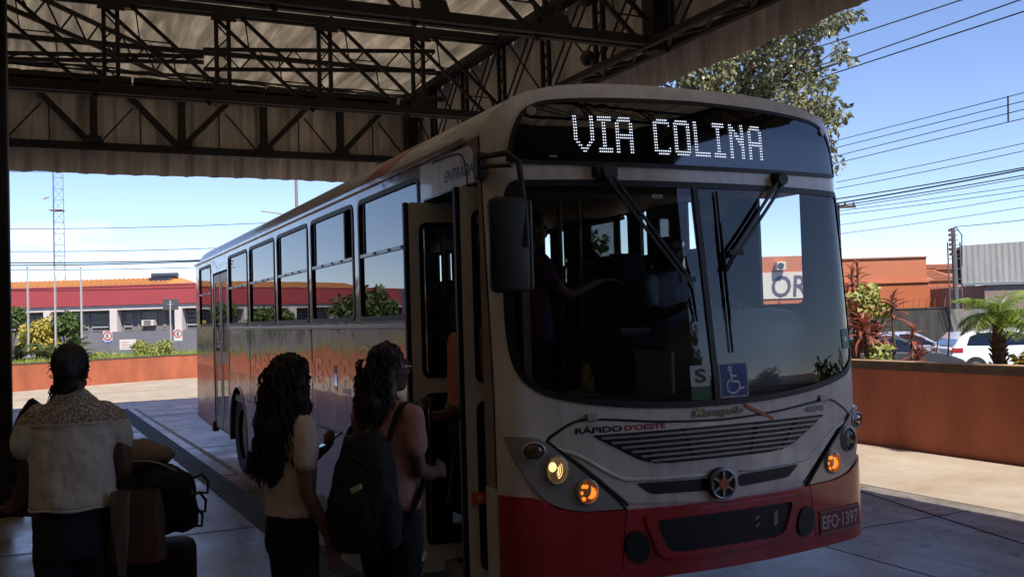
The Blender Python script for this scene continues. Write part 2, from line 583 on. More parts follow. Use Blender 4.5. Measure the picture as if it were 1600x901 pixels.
# paler, warmer dusty lane surface beyond the canopy, a thin wearing course
lane = []
def off(curve, d):
    out = []
    for i in range(len(curve)):
        a = Vector(curve[max(i - 1, 0)][:2]); b = Vector(curve[min(i + 1, len(curve) - 1)][:2])
        t = (b - a).normalized(); n_ = Vector((t.y, -t.x))
        out.append((curve[i][0] + n_.x * d, curve[i][1] + n_.y * d))
    return out
k = len(WALL)
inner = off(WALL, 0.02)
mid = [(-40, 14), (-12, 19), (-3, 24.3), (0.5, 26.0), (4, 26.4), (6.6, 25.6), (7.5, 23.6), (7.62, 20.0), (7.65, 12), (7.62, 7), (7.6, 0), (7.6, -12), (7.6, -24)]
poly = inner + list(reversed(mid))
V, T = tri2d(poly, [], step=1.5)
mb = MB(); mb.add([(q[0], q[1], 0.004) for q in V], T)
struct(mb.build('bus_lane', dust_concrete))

# saw-cut joints of the slab: real narrow grooves laid as dark fillets
joint_m = mat('joint_filler', (0.07, 0.065, 0.06), 0.9)
jmb = MB()
for x in (-8.2, -5.7, -3.2, -0.75, 2.9, 5.4):
    jmb.box(x, x + 0.007, -20, 23.5, 0.0, 0.003)
for y in (-12, -9, -6, -3, 0.2, 3.2, 6.1, 9.1, 12.4, 15.5, 18.6, 21.7):
    jmb.box(-20, 7.4, y, y + 0.007, 0.0, 0.0035)
jmb.bar((7.3, 7.3, 0.003), (6.2, 3.2, 0.003), 0.012, 0.006)
jj = jmb.build('floor_joints', joint_m); struct(jj)

# the ribbed strip let into the platform, a bit askew to the bus
strip_m = mat('strip_rubber', (0.03, 0.029, 0.028), 0.7, var=0.4, vscale=12)
sroot = struct(MB().box(-0.19, 0.19, -26, 17.5, 0.001, 0.006).build('tactile_strip', mat('strip_base', (0.11, 0.10, 0.095), 0.7, var=0.5, vscale=4)))
sroot.location = (1.89, 6.5, 0); sroot.rotation_euler = (0, 0, R(1.65)); sroot.scale = (0.78, 1, 1)
rib = None
for i in range(6):
    x = -0.165 + i * 0.066
    for j in range(14):
        y0 = -12.5 + j * 2.15
        if rib is None:
            rib = MB().bbox(-0.018, 0.018, 0, 2.12, 0.004, 0.016, 0.004).build('rib', strip_m, sroot)
            rib.location = (x, y0, 0)
        else: inst(rib, sroot, (x, y0, 0))
ln = struct(MB().box(-0.035, 0.035, -16, 17.5, 0.001, 0.005).build('painted_line', mat('worn_paint', (0.42, 0.33, 0.25), 0.8, var=0.6, vscale=5, bump=0.1)))
ln.location = (2.28, 6.5, 0); ln.rotation_euler = (0, 0, R(1.9))

# ------------------------------------------------------------------ the low orange walls
def wall_strip(curve, name, label, h, M, cap_h, Mc, Mtop):
    root = thing(name, (curve[0][0], curve[0][1], 0), label, 'wall')
    ox, oy = curve[0][:2]
    a = off(curve, 0.0); b = off(curve, -0.22)
    n = len(curve)
    def ring(z0, z1, da, db, nm, Mx):
        A = off(curve, da); B = off(curve, db)
        vs = []
        for i in range(n):
            vs += [(A[i][0] - ox, A[i][1] - oy, z0), (A[i][0] - ox, A[i][1] - oy, z1), (B[i][0] - ox, B[i][1] - oy, z1), (B[i][0] - ox, B[i][1] - oy, z0)]
        fs = []
        for i in range(n - 1):
            for j in range(4):
                fs.append((i * 4 + j, i * 4 + (j + 1) % 4, (i + 1) * 4 + (j + 1) % 4, (i + 1) * 4 + j))
        fs += [(0, 1, 2, 3), tuple(4 * (n - 1) + j for j in (3, 2, 1, 0))]
        MB().add(vs, fs).build(nm, Mx, root)
    ring(-0.45, h - cap_h, 0, -0.22, 'wall_body', M)
    ring(h - cap_h + 0.001, h - 0.012, 0.012, -0.232, 'coping_band', Mc)
    ring(h - 0.011, h, 0.008, -0.228, 'coping_top', Mtop)
    return root
i_split = min(range(len(WALL)), key=lambda i: (WALL[i][0] - 9.3) ** 2 + (WALL[i][1] - 33.6) ** 2)
wall_strip(WALL[:i_split + 1], 'low_wall', 'sunlit bright orange low wall below the grass strip, left of the bus', 0.87, orange_paint, 0.045, dark_coping, dark_coping)
wall_strip(WALL[i_split + 1:], 'low_wall', 'shaded brick-red orange low wall with a dark brown coping, right of the bus', 1.13, orange_paint, 0.115, dark_coping, sunlit_coping)

# raised beds behind the walls
def bed(curve, d0, d1, z, name, M):
    A = off(curve, d0); B = off(curve, d1)
    n = len(curve)
    vs = [(q[0], q[1], z) for q in A] + [(q[0], q[1], z + 0.05) for q in B] + [(q[0], q[1], -0.46) for q in B]
    fs = [(i, i + 1, n + i + 1, n + i) for i in range(n - 1)] + [(n + i, n + i + 1, 2 * n + i + 1, 2 * n + i) for i in range(n - 1)]
    return struct(MB().add(vs, fs).build(name, M))
lawn_m = mat('lawn', (0.14, 0.17, 0.035), 0.95, var=0.35, vscale=3, bump=0.3)
bed(WALL[:i_split + 1], -0.21, -4.6, 0.80, 'lawn_bed', lawn_m)
bed(WALL[i_split + 1:], -0.21, -2.0, 0.86, 'planting_bed', soil)
# grass blades along the bed
gm = mat('grass_blade', (0.23, 0.28, 0.05), 0.8, var=0.3, vscale=1, world=True)
g = MB()
LW = WALL[:i_split + 1]
for i in range(len(LW) - 1):
    a = Vector(LW[i][:2]); b = Vector(LW[i + 1][:2])
    if a.x < -16 or a.x > 7.5: continue
    t = (b - a).normalized(); n_ = Vector((-t.y, t.x))
    for k in range(int((b - a).length * 420)):
        q = a + (b - a) * rnd.random() + n_ * (0.26 + 3.6 * rnd.random() ** 1.6)
        hgt = rnd.uniform(0.06, 0.2) * (1.6 if rnd.random() < 0.1 else 1)
        an = rnd.random() * 6.28; wd = 0.018
        dx, dy = math.cos(an) * wd, math.sin(an) * wd
        lx, ly = rnd.uniform(-0.06, 0.06), rnd.uniform(-0.06, 0.06)
        g.add([(q.x - dx, q.y - dy, 0.80), (q.x + dx, q.y + dy, 0.80), (q.x + lx, q.y + ly, 0.82 + hgt)], [(0, 1, 2)])
stuff(g.build('grass', gm, fix=False))

# ================================================================== THE CANOPY
canopy = thing('station_canopy', (0, 0, 0), 'bus station roof of pale corrugated sheets on dark steel trusses above the bus', 'canopy')
XE, YE = 7.60, 20.9           # right edge and far edge
Z0, Z1 = 4.97, 7.02           # foot and top of the fascia
XW, YS = -17.9, -16.0
prof = [(0.0, 0.0), (0.055, 0.0), (0.13, 0.085), (0.37, 0.085), (0.445, 0.0), (0.5, 0.0)]
def sheet_mesh(L, name, M):
    """one fluted sheet 0.5 m wide and L long (along y), flutes hanging down"""
    vs = []; fs = []
    T = 0.012
    for y in (0, L):
        vs += [(x, y, z) for x, z in prof] + [(x, y, z - T) for x, z in prof]
    n = 6
    for i in range(n - 1):
        fs += [(i, i + 1, 2 * n + i + 1, 2 * n + i), (n + i + 1, n + i, 3 * n + i, 3 * n + i + 1), (i + 1, i, n + i, n + i + 1), (2 * n + i, 2 * n + i + 1, 3 * n + i + 1, 3 * n + i)]
    fs += [(0, 2 * n, 3 * n, n), (n - 1, 2 * n - 1, 4 * n - 1, 3 * n - 1)]
    return MB().add(vs, fs).build(name, M, canopy)
# roof sheets (run along y)
L1 = YE - 0.02 - YS
rs = None
nx = int((XE - XW) / 0.5)
for i in range(nx):
    x = XE - 0.02 - (i + 1) * 0.5
    if rs is None: rs = sheet_mesh(L1, 'roof_sheet', fibre_cement); rs.location = (x, YS, 6.9)
    else: inst(rs, canopy, (x, YS, 6.9 + rnd.uniform(-0.006, 0.006)))
# far fascia sheets (hang, flutes vertical)
fsx = None
for i in range(30):
    x = XE - (i + 1) * 0.5
    if fsx is None:
        fsx = sheet_mesh(Z1 - Z0, 'cladding_sheet', fibre_wall)
        fsx.location = (x, YE, Z0); fsx.rotation_euler = (R(90), 0, 0)
    else: inst(fsx, canopy, (x, YE, Z0 + rnd.uniform(-0.015, 0.015)), (R(90), 0, 0))
for i in range(int((YE - YS) / 0.5)):
    y = YE - i * 0.5
    inst(fsx, canopy, (XE, y, Z0 + rnd.uniform(-0.012, 0.012)), (R(90), 0, R(-90)), (1, 1, 0.35))

x = -16.0
for k, L in enumerate((11.2, 2.9, 3.3, 2.6, 2.9)):
    MB().box(x, x + L, YE - 0.34, YE - 0.06, 6.79, 6.895).build('closure_strip', black_steel, canopy); x += L + 0.05  # added to block light leaks above the fascia, gaps left as glints
MB().box(XE - 0.34, XE - 0.06, YS, YE - 0.35, 6.79, 6.895).build('closure_strip', black_steel, canopy)

# ---- lattice members
def lattice(a, b, w, chord=0.055, pitch=0.33, side=(0, 1, 0), lace=0.022):
    """two angles a..b spaced w apart with a zig-zag of lacing"""
    a = Vector(a); b = Vector(b)
    d = (b - a).normalized(); s_ = Vector(side).normalized() * (w / 2)
    m_ = MB()
    m_.bar(a - s_, b - s_, chord); m_.bar(a + s_, b + s_, chord)
    L = (b - a).length; n = max(2, int(L / pitch))
    for i in range(n):
        p0 = a + d * (L * i / n) + (s_ if i % 2 else -s_)
        p1 = a + d * (L * (i + 1) / n) + (-s_ if i % 2 else s_)
        m_.bar(p0, p1, lace)
    return m_
def cross_truss(y, x0, x1, name='truss'):
    """a transverse truss: laced posts, double diagonals, twin chords"""
    t = MB()
    zb, zt = 5.42, 6.80
    for s_ in (-0.09, 0.09):
        t.box(x0, x1, y + s_ - 0.045, y + s_ + 0.045, zb - 0.06, zb + 0.06)
    x = x0
    while x < x1:
        t.box(x, x + 0.08, y - 0.05, y + 0.05, zb + 0.0605, zb + 0.075); x += 0.55
    tr = t.build(name, black_steel, canopy)
    MB().box(x0, x1, y - 0.13, y - 0.04, zt - 0.06, zt + 0.06).box(x0, x1, y + 0.04, y + 0.13, zt - 0.06, zt + 0.06).build('top_chord', black_steel, tr)
    post = diag = None
    x = 5.74
    xs = []
    while x > x0 + 0.3: xs.append(x); x -= 1.63
    for x in xs:
        if post is None:
            post = lattice((0, 0, zb - 0.02), (0, 0, zt), 0.19, 0.06, 0.2, (1, 0, 0)).build('lattice_post', black_steel, tr); post.location = (x, y, 0)
            diag = lattice((0.0, 0, zt), (1.53, 0, zb), 0.30, 0.05, 0.34, (0.67, 0, 0.74), 0.018).build('diagonal', black_steel, tr); diag.location = (x, y, 0)
        else:
            inst(post, tr, (x, y, 0)); inst(diag, tr, (x, y, 0))
    gs = None
    for x in xs:
        for z in (zb + 0.10, zt - 0.10):
            if gs is None:
                gs = MB().prism([(-0.2, -0.09), (0.2, -0.09), (0.14, 0.09), (-0.14, 0.09)], 'y', -0.142, -0.131).build('gusset_plate', black_steel, tr); gs.location = (x, y, z)
            else: inst(gs, tr, (x, y, z))
    return tr
for y in (15.5, 10.6, 5.4, 0.2, -5.0, -10.2):
    cross_truss(y, -16.5, 7.36)
# gable truss at the far edge
YG = 20.66
t = MB().box(-16.5, 7.36, YG - 0.09, YG + 0.09, 5.42, 5.55)
gt = t.build('end_truss', black_steel, canopy)
t = MB().box(-16.5, 7.36, YG - 0.1, YG + 0.1, 6.62, 6.72)
t.build('top_chord', black_steel, gt)
post = None
pitch = 1.665
px_ = [0.79 + pitch * k for k in range(-9, 5)]
for k, x in enumerate(px_):
    if post is None:
        post = MB().box(-0.07, 0.07, YG - 0.07, YG + 0.07, 5.55, 6.62).build('post', black_steel, gt); post.location = (x, 0, 0)
        dA = MB().bar((0, YG - 0.01, 6.60), (0.98, YG - 0.01, 5.56), 0.11).build('brace', black_steel, gt); dA.location = (x + 0.6, 0, 0)
        dR = MB().bar((0, YG + 0.02, 5.56), (0.62, YG + 0.02, 6.3), 0.03).bar((0.75, YG + 0.03, 5.56), (0.75, YG + 0.03, 6.3), 0.025).build('rod', black_steel, gt); dR.location = (x + 0.12, 0, 0)
    else:
        inst(post, gt, (x, 0, 0))
        if x < 2.3:
            inst(dA, gt, (x + 0.6, 0, 0)); inst(dR, gt, (x + 0.12, 0, 0))
        else:
            inst(dA, gt, (x + 1.0, 0, 0), (0, 0, 0), (-1, 1, 1))
            o = inst(dR, gt, (x + 1.5, 0, 0), (0, 0, 0), (-1, 1, 1))
gs = None
for x in px_:
    for z in (5.60, 6.58):
        if gs is None:
            gs = MB().prism([(-0.2, -0.08), (0.2, -0.08), (0.13, 0.08), (-0.13, 0.08)], 'y', YG - 0.125, YG - 0.112).build('gusset_plate', black_steel, gt); gs.location = (x, 0, z)
        else: inst(gs, gt, (x, 0, z))
# right-hand edge girder along y
XG = 7.30
t = MB()
for s_ in (-0.2, 0.14):
    t.bar((XG + s_, YS, 5.38), (XG + s_, YE - 0.2, 5.38), 0.09)
y = YS
while y < YE - 0.9:
    t.bar((XG - 0.16, y, 5.38), (XG + 0.10, y + 0.42, 5.38), 0.05)
    t.bar((XG + 0.10, y + 0.42, 5.375), (XG - 0.16, y + 0.84, 5.375), 0.05)
    t.bar((XG - 0.16, y, 5.41), (XG + 0.10, y, 5.41), 0.08, 0.02)
    y += 0.84
eg = t.build('edge_girder', black_steel, canopy)
MB().bar((XG - 0.05, YS, 6.78), (XG - 0.05, YE - 0.25, 6.78), 0.14).build('top_chord', black_steel, eg)
post = None
yy = 15.5
ys = []
y = YE - 0.35
while y > YS + 0.5: ys.append(y); y -= 1.7
for y in ys:
    if post is None:
        post = lattice((XG, 0, 5.38), (XG, 0, 6.78), 0.22, 0.06, 0.2, (0, 1, 0)).build('lattice_post', black_steel, eg); post.location = (0, y, 0)
        m_ = MB()
        m_.bar((XG, 0.12, 6.72), (XG, 1.52, 5.42), 0.025); m_.bar((XG, 0.42, 6.72), (XG, 1.58, 5.62), 0.025)
        m_.bar((XG + 0.05, 0.12, 5.42), (XG + 0.05, 1.52, 6.72), 0.022)
        rod = m_.build('rod', black_steel, eg); rod.location = (0, y - 1.7, 0)
    else:
        inst(post, eg, (0, y, 0)); inst(rod, eg, (0, y - 1.7, 0))
# heavy stanchions in the edge
for y in (10.6, 20.3):
    MB().box(XG - 0.13, XG + 0.13, y - 0.13, y + 0.13, 5.3, 6.9).build('stanchion', black_steel, eg)
# plan bracing under the roof
def bracing(a, b, w):
    lattice(a, b, w, 0.06, 0.30, (0, 0, 1), 0.022).build('roof_brace', black_steel, canopy)
bracing((-0.7, 18.0, 6.46), (2.4, 17.0, 6.42), 0.10)
bracing((2.4, 17.0, 6.42), (6.1, 15.6, 6.36), 0.34)
bracing((-0.6, 15.2, 6.66), (1.9, 18.2, 6.56), 0.36)
# purlins
for y in (18.1, 13.0, 8.0):
    MB().box(-16.5, 7.3, y - 0.04, y + 0.04, 6.80, 6.88).build('purlin', black_steel, canopy)
# cable bundle lying along the end chord
cab = MB()
for k in range(4):
    pts = []
    for i in range(48):
        x = -4 + i * 0.24
        pts.append((x, 18.1 + 0.05 * k + 0.05 * math.sin(i * 0.9 + k), 6.45 - 0.03 * i * 0.1 + 0.025 * math.sin(i * 0.7 + 2 * k) + 0.02 * rnd.random()))
    cab.tube(pts, 0.018, 5)
tag(cab.build('cable_bundle', mat('cable_rubber', (0.02, 0.02, 0.02), 0.6)), 'loose bundle of black cables strung under the roof near the far truss', 'cables')
# steel column at the left
col = MB().bbox(-0.2, 0.2, -0.2, 0.2, 0.0, 6.6, 0.02).build('column', black_steel, canopy)
col.location = (-0.59, 11.3, 0)
MB().bbox(-0.3, 0.3, -0.3, 0.3, 0.0, 0.12, 0.02).build('column_base', concrete, col)
for (x, y) in ((-8.5, 11.3), (-8.5, 20.4), (-8.5, 0.2), (7.2, -9.0), (-16, 11), (-16, 0)):
    c2 = inst(col, canopy, (x, y, 0))
# round lamps hanging inside the right edge
for (py_, z_) in ((12.1, 6.47), (12.1, 5.6)):
    p_ = thing('round_lamp', (7.12, py_ + 0.0, z_), 'upper unlit round dark lamp on the right roof girder' if z_ > 6 else 'lower unlit round dark lamp on the right roof girder', 'lamp', 'round lamps on the roof girder')
    MB().ell((0, 0, 0), (0.115, 0.115, 0.115), 16, 10).build('globe', mat('lamp_dark', (0.03, 0.02, 0.017), 0.5), p_, True)
    MB().tube([(0, 0, 0.1), (0.05, 0, 0.2), (0.15, 0, 0.22)], 0.018, 6).build('arm', black_steel, p_)
# ceiling light under truss
q = at(692, 35, 12.6)
lt = thing('ceiling_light', (q.x, q.y, q.z), 'lit rectangular light fitting under the roof beam', 'ceiling light')
MB().bbox(-0.18, 0.18, -0.11, 0.11, 0.0, 0.06, 0.01).build('housing', black_steel, lt)
MB().box(-0.165, 0.165, -0.095, 0.095, -0.008, 0.002).build('diffuser', glow('lit_diffuser', (1.0, 0.97, 0.72), 0.85), lt)
MB().bar((0, 0, 0.05), (0, 0, 0.6), 0.03).build('hanger', black_steel, lt)

# ================================================================== BEYOND THE CANOPY, LEFT
def horizon(px): return 492.0 - 0.0333 * (px - 800)
VIEW_RZ = math.atan2(-0.430094, 0.902285)
white_wall = mat('white_wall', (0.62, 0.55, 0.53), 0.85, var=0.12, vscale=1, bump=0.05)
red_wall = mat('red_wall', (0.36, 0.055, 0.065), 0.8, var=0.12, vscale=0.6)
grey_wall = mat('grey_wall', (0.17, 0.165, 0.185), 0.85, var=0.15, vscale=1)
louvre_m = mat('louvre_grey', (0.22, 0.22, 0.24), 0.6)
dark_glass = mat('dark_pane', (0.05, 0.055, 0.06), 0.12, var=0.3, vscale=2)
tile_orange = mat('tile_orange', (0.55, 0.24, 0.07), 0.85, var=0.25, vscale=5, world=True)
tile_red = mat('tile_red', (0.42, 0.15, 0.075), 0.85, var=0.3, vscale=4, world=True)
galv = mat('galvanised', (0.30, 0.31, 0.32), 0.45, 0.7, var=0.2, vscale=8)
pole_paint = mat('pole_paint', (0.42, 0.42, 0.42), 0.5, var=0.2, vscale=10)

DB = 50.0
o0 = at(165, horizon(165), DB)
BLD = thing('public_building', (o0.x, o0.y, -0.45), 'long single-storey building with a dark red parapet, white pillars and grey base behind the grass', 'building', rz=VIEW_RZ)
def bxp(px): return (px - 165) * DB / FPX
def bzp(y): return CAM.z + 0.45 + (513 - y) * DB / FPX
X0, X1 = bxp(-520), bxp(460)
zr1, zr0, zb0, zw0 = bzp(446), bzp(475.5), bzp(483), bzp(517)
MB().box(X0, X1, 0, 0.22, 0, zw0).build('base_wall', grey_wall, BLD)
MB().box(X0, X1, 0.02, 0.22, zb0, zr0).build('beam', white_wall, BLD)
MB().box(X0, X1, -0.1, 0.22, zr0 + 0.001, zr1).build('parapet', red_wall, BLD)
MB().box(X0, X1, -0.13, 0.25, zr1 + 0.001, zr1 + 0.06).build('parapet_cap', mat('cap_red', (0.40, 0.10, 0.09), 0.8), BLD)
MB().box(X0, X1, 0.62, 0.8, 0.0, zr0).build('inner_wall', mat('inner_wall', (0.20, 0.18, 0.17), 0.85, var=0.2, vscale=0.7), BLD)
MB().box(X0, X1, 0.2201, 7, zr0 - 0.1, zr0).build('slab', white_wall, BLD)
MB().box(X0 - 0.2, X0, 0, 7, 0, zr1).build('side_wall', red_wall, BLD)
pil = None
for px in (-330, -228, -126, -24, 74, 177.5, 279, 381):
    if pil is None:
        pil = MB().box(-0.19, 0.19, -0.015, 0.6, zw0 - 0.0, zb0).build('pillar', white_wall, BLD); pil.location = (bxp(px), 0, 0)
    else: inst(pil, BLD, (bxp(px), 0, 0))
# barred windows in the recess
def louvre_window(x0, x1, z0, z1, parent):
    f = MB()
    f.box(x0, x0 + 0.05, 0.56, 0.61, z0, z1).box(x1 - 0.05, x1, 0.56, 0.61, z0, z1)
    f.box(x0 + 0.0501, x1 - 0.0501, 0.56, 0.61, z0, z0 + 0.05).box(x0 + 0.0501, x1 - 0.0501, 0.56, 0.61, z1 - 0.05, z1)
    fr = f.build('window', louvre_m, parent)
    MB().box(x0 + 0.05, x1 - 0.05, 0.597, 0.604, z0 + 0.05, z1 - 0.05).build('pane', dark_glass, fr)
    n = max(3, int((z1 - z0) / 0.2))
    sl_ = MB()
    for k in range(1, n):
        z = z0 + (z1 - z0) * k / n
        sl_.add([(x0 + 0.05, 0.53, z - 0.02), (x1 - 0.05, 0.53, z - 0.02), (x1 - 0.05, 0.585, z + 0.03), (x0 + 0.05, 0.585, z + 0.03), (x0 + 0.05, 0.54, z - 0.03), (x1 - 0.05, 0.54, z - 0.03), (x1 - 0.05, 0.595, z + 0.02), (x0 + 0.05, 0.595, z + 0.02)],
                [(0, 1, 2, 3), (7, 6, 5, 4), (0, 4, 5, 1), (3, 2, 6, 7)])
    sl_.build('louvre', mat('louvre_slat', (0.30, 0.31, 0.34), 0.5), fr)
for (a, b) in ((-300, -262), (-258, -232), (-198, -160), (-156, -130), (-96, -58), (-54, -30), (4, 44), (47, 66), (84, 132), (136, 168), (187, 201), (209, 212), (217, 239), (249, 254), (286, 304), (306, 312), (330, 370)):
    louvre_window(bxp(a), bxp(b), zw0 + 0.03 if b - a > 30 else zw0 + 0.02, zb0 - 0.16, BLD)
ac = MB().bbox(bxp(220), bxp(239), 0.08, 0.58, bzp(509), bzp(500), 0.015).build('air_conditioner', mat('ac_white', (0.6, 0.55, 0.48), 0.6), BLD)
g_ = MB()
for k in range(4): g_.box(bxp(224), bxp(235), 0.065, 0.078, bzp(507.5 - k * 1.9), bzp(506.6 - k * 1.9))
g_.build('grille', dark_glass, ac)
# hipped orange tile roof behind the parapet
rf = MB()
zt_ = zr1 + 0.02
xa, xb = X0 + 0.5, bxp(276)
rf.add([(xa, 1.2, zt_ - 0.25), (xb, 1.2, zt_ - 0.25), (xb - 1.6, 5.5, zt_ + 0.62), (xa, 5.5, zt_ + 0.62), (xb, 9.8, zt_ - 0.25), (xa, 9.8, zt_ - 0.25)], [(0, 1, 2, 3), (3, 2, 4, 5), (1, 4, 2)])
roof_ = rf.build('roof', tile_orange, BLD)
rl = None
x = xa + 0.3
cap_n = 0
while x < xb - 1.7 and cap_n < 130:
    if rl is None:
        rl = MB().bar((0, 1.15, zt_ - 0.22), (0, 5.5, zt_ + 0.65), 0.12, 0.05).build('tile_row', tile_orange, roof_); rl.location = (x, 0, 0)
    else: inst(rl, roof_, (x, 0, 0))
    x += 0.27; cap_n += 1
sh = thing('solar_heater', tuple(BLD.matrix_basis @ Vector((bxp(203), 5.2, zt_ + 0.5))), 'dark solar water heater lying on the orange roof of the red building', 'solar heater', rz=VIEW_RZ)
sh.location.z = -0.45 + zt_ + 0.58
MB().tube([(-0.75, 0, 0.16), (0.75, 0, 0.16)], 0.16, 12).build('tank', mat('tank_dark', (0.05, 0.055, 0.07), 0.4), sh, True)
MB().bbox(-0.6, 0.6, -0.9, 0.1, -0.3, 0.02, 0.02).build('collector', mat('collector', (0.02, 0.025, 0.05), 0.2), sh)
# white shop with red lettering further along the street (it mirrors in the bus windows)
o1 = at(-560, horizon(-560), 46)
SHOP = thing('white_shop', (-22, 47.0, -0.45), 'white rendered shop front with red lettering further left along the street', 'building', rz=R(2))
MB().box(-9, 8, 0, 6, 0, 3.9).build('wall', white_wall, SHOP)
MB().box(-9.2, 8.2, -0.1, 6.2, 3.9, 4.1).build('cornice', white_wall, SHOP)
for x in (-7, -3.4, 0.2, 3.8):
    f = MB().box(x, x + 2.6, -0.06, 0.05, 0.0, 2.6).build('shutter', mat('shutter_dark', (0.06, 0.05, 0.05), 0.7), SHOP)
    for k in range(6): MB().box(x + 0.05, x + 2.55, -0.08, -0.061, 0.2 + k * 0.4, 0.22 + k * 0.4).build('slat', louvre_m, f)

# flag poles on the grass
for i, (px, yt, yb) in enumerate(((44.5, 418, 553), (87, 419, 551), (128, 418, 549))):
    a = at(px, yb, 33.5); b_ = at(px, yt, 33.5)
    z0 = 0.78
    p_ = thing('flag_pole', (a.x, a.y, z0), ('leftmost of the three bare flag poles on the grass', 'middle bare flag pole between the yellow and the green bush', 'rightmost of the three bare flag poles, beside the grey base wall')[i], 'flag pole', 'bare flag poles on the grass strip')
    H = b_.z - z0
    MB().tube([(0, 0, 0), (0, 0, H)], [0.036, 0.026], 8).build('pole', pole_paint, p_, True)
    MB().ell((0, 0, H + 0.02), (0.04, 0.04, 0.04), 8, 6).build('finial', pole_paint, p_, True)
    MB().tube([(0.045, 0, 0.8), (0.05, 0, H - 0.05)], 0.005, 4).build('halyard', mat('rope', (0.35, 0.33, 0.3), 0.9), p_)
# lattice radio mast
def mast(px, depth, ytop, w0, w1, zb, label, name='radio_mast', taperz=None):
    a = at(px, horizon(px), depth)
    H = CAM.z + (horizon(px) - ytop) * depth / FPX - zb
    r = thing(name, (a.x, a.y, zb), label, 'mast', rz=VIEW_RZ)
    n = int(H / (w0 * 0.9))
    legs = [[], [], []]
    for k in range(n + 1):
        t = k / n; w_ = w0 + (w1 - w0) * t
        for j in range(3):
            an = j * 2.0944 + 0.5
            legs[j].append((0.577 * w_ * math.cos(an), 0.577 * w_ * math.sin(an), H * t))
    for j in range(3): MB().tube(legs[j], 0.035, 5).build('leg', mat('mast_grey', (0.23, 0.24, 0.27), 0.6, var=0.3), r)
    lc = MB()
    for k in range(n):
        for j in range(3):
            A, B = legs[j], legs[(j + 1) % 3]
            lc.bar(A[k], B[k], 0.03)
            if k % 2: lc.bar(A[k], B[k + 1], 0.025)
            else: lc.bar(B[k], A[k + 1], 0.025)
    stuff(lc.build('lacing', MATS['mast_grey'], r))
    return r, H
mr, H = mast(92, 85, 205, 1.1, 0.85, -0.45, 'tall grey lattice radio mast standing behind the red building')
zc = 85 / FPX * (514 - 326) + CAM.z + 0.45
MB().bbox(-0.52, 0.52, -0.45, 0.45, zc, zc + 0.08, 0.02).build('platform', mat('mast_red', (0.3, 0.06, 0.07), 0.7), mr)
MB().tube([(0.4, -0.4, zc - 10.5), (1.1, -0.6, zc - 11.1)], 0.04, 6).build('antenna', MATS['mast_red'], mr)
MB().tube([(-0.5, -0.4, zc + 1.2), (-0.9, -0.6, zc + 1.0)], 0.05, 6).build('antenna', MATS['mast_red'], mr)
# tall thin post rising behind the canopy edge
a = at(463, 300, 60); 
p_ = thing('street_post', (a.x, a.y, -0.45), 'single tall thin post rising above the bus roof in front of the sky', 'post')
MB().tube([(0, 0, 0), (0, 0, CAM.z + 0.45 + (503 - 230) * 60 / FPX)], [0.13, 0.09], 8).build('post', mat('post_rust', (0.25, 0.19, 0.15), 0.7), p_, True)
MB().bar((0, 0, 9.0), (-2.2, 0, 9.25), 0.06).build('arm', MATS['post_rust'], p_)

# signs
sign_white = mat('sign_white', (0.66, 0.60, 0.58), 0.5)
sign_red = mat('sign_red', (0.5, 0.03, 0.04), 0.5)
sign_black = mat('sign_black', (0.02, 0.02, 0.02), 0.5)
sign_blue = mat('sign_blue', (0.03, 0.12, 0.42), 0.5)
def e_sign(px, py, w_px, h_px, depth, blue, label):
    c = at(px, py, depth)
    r = thing('parking_sign', (c.x, c.y, -0.45), label, 'sign', 'E parking signs', rz=VIEW_RZ)
    s = depth / FPX
    W, Hh = w_px * s / 2, h_px * s / 2
    zc = c.z + 0.45
    pl = MB().box(-W, W, -0.02, 0.0, zc - Hh, zc + Hh).build('plate', sign_white, r)
    cz = zc + Hh - W * 1.05
    ring = MB()
    N = 28
    for k in range(N):
        a0, a1 = 2 * math.pi * k / N, 2 * math.pi * (k + 1) / N
        ro, ri = W * 0.98, W * 0.74
        ring.add([(ro * math.cos(a0), -0.026, cz + ro * math.sin(a0)), (ro * math.cos(a1), -0.026, cz + ro * math.sin(a1)), (ri * math.cos(a1), -0.026, cz + ri * math.sin(a1)), (ri * math.cos(a0), -0.026, cz + ri * math.sin(a0))], [(0, 1, 2, 3)])
    ring.build('ring', sign_red, pl)
    lettering('E', 'letter', lambda u, v: (-W * 0.30 + u, -0.027, cz - W * 0.42 + v), sign_black, pl, W * 0.62, W * 0.85, bold=0.015)
    if blue:
        MB().box(-W, W, -0.024, -0.0201, zc - Hh, zc - Hh + 0.3 * W * 2 * 0.9).build('blue_panel', sign_blue, pl)
        MB().box(-W * 0.7, W * 0.6, -0.0275, -0.0242, zc - Hh + 0.05, zc - Hh + 0.09).build('panel_text', sign_white, pl)
    MB().tube([(0, 0.03, 0), (0, 0.03, zc + Hh)], 0.03, 8).build('pole', galv, r, True)
e_sign(168.5, 526, 14.5, 18.5, 44, True, 'white parking sign with a red E ring and a blue strip beneath')
e_sign(278.5, 523, 13, 18, 44, False, 'white parking sign with a red E ring and plain white foot, beside the grey signboard')
c = at(266.5, 475.5, 36)
r = thing('signboard', (c.x, c.y, 0.78), 'back of a small dark grey square signboard on a thin pole in the grass', 'sign', rz=VIEW_RZ)
s = 36 / FPX
pl = MB().bbox(-12 * s, 12 * s, -0.015, 0.015, c.z - 0.78 - 8.5 * s, c.z - 0.78 + 8.5 * s, 0.006).build('board', mat('board_grey', (0.07, 0.08, 0.09), 0.5, var=0.2), r)
MB().box(-5 * s, 5 * s, -0.04, -0.016, c.z - 0.78 - 0.03, c.z - 0.78 + 0.03).build('bracket', galv, pl)
MB().tube([(0, -0.045, 0), (0, -0.045, c.z - 0.78 + 6 * s)], 0.028, 8).build('pole', pole_paint, r, True)
c = at(200, 538, 42)
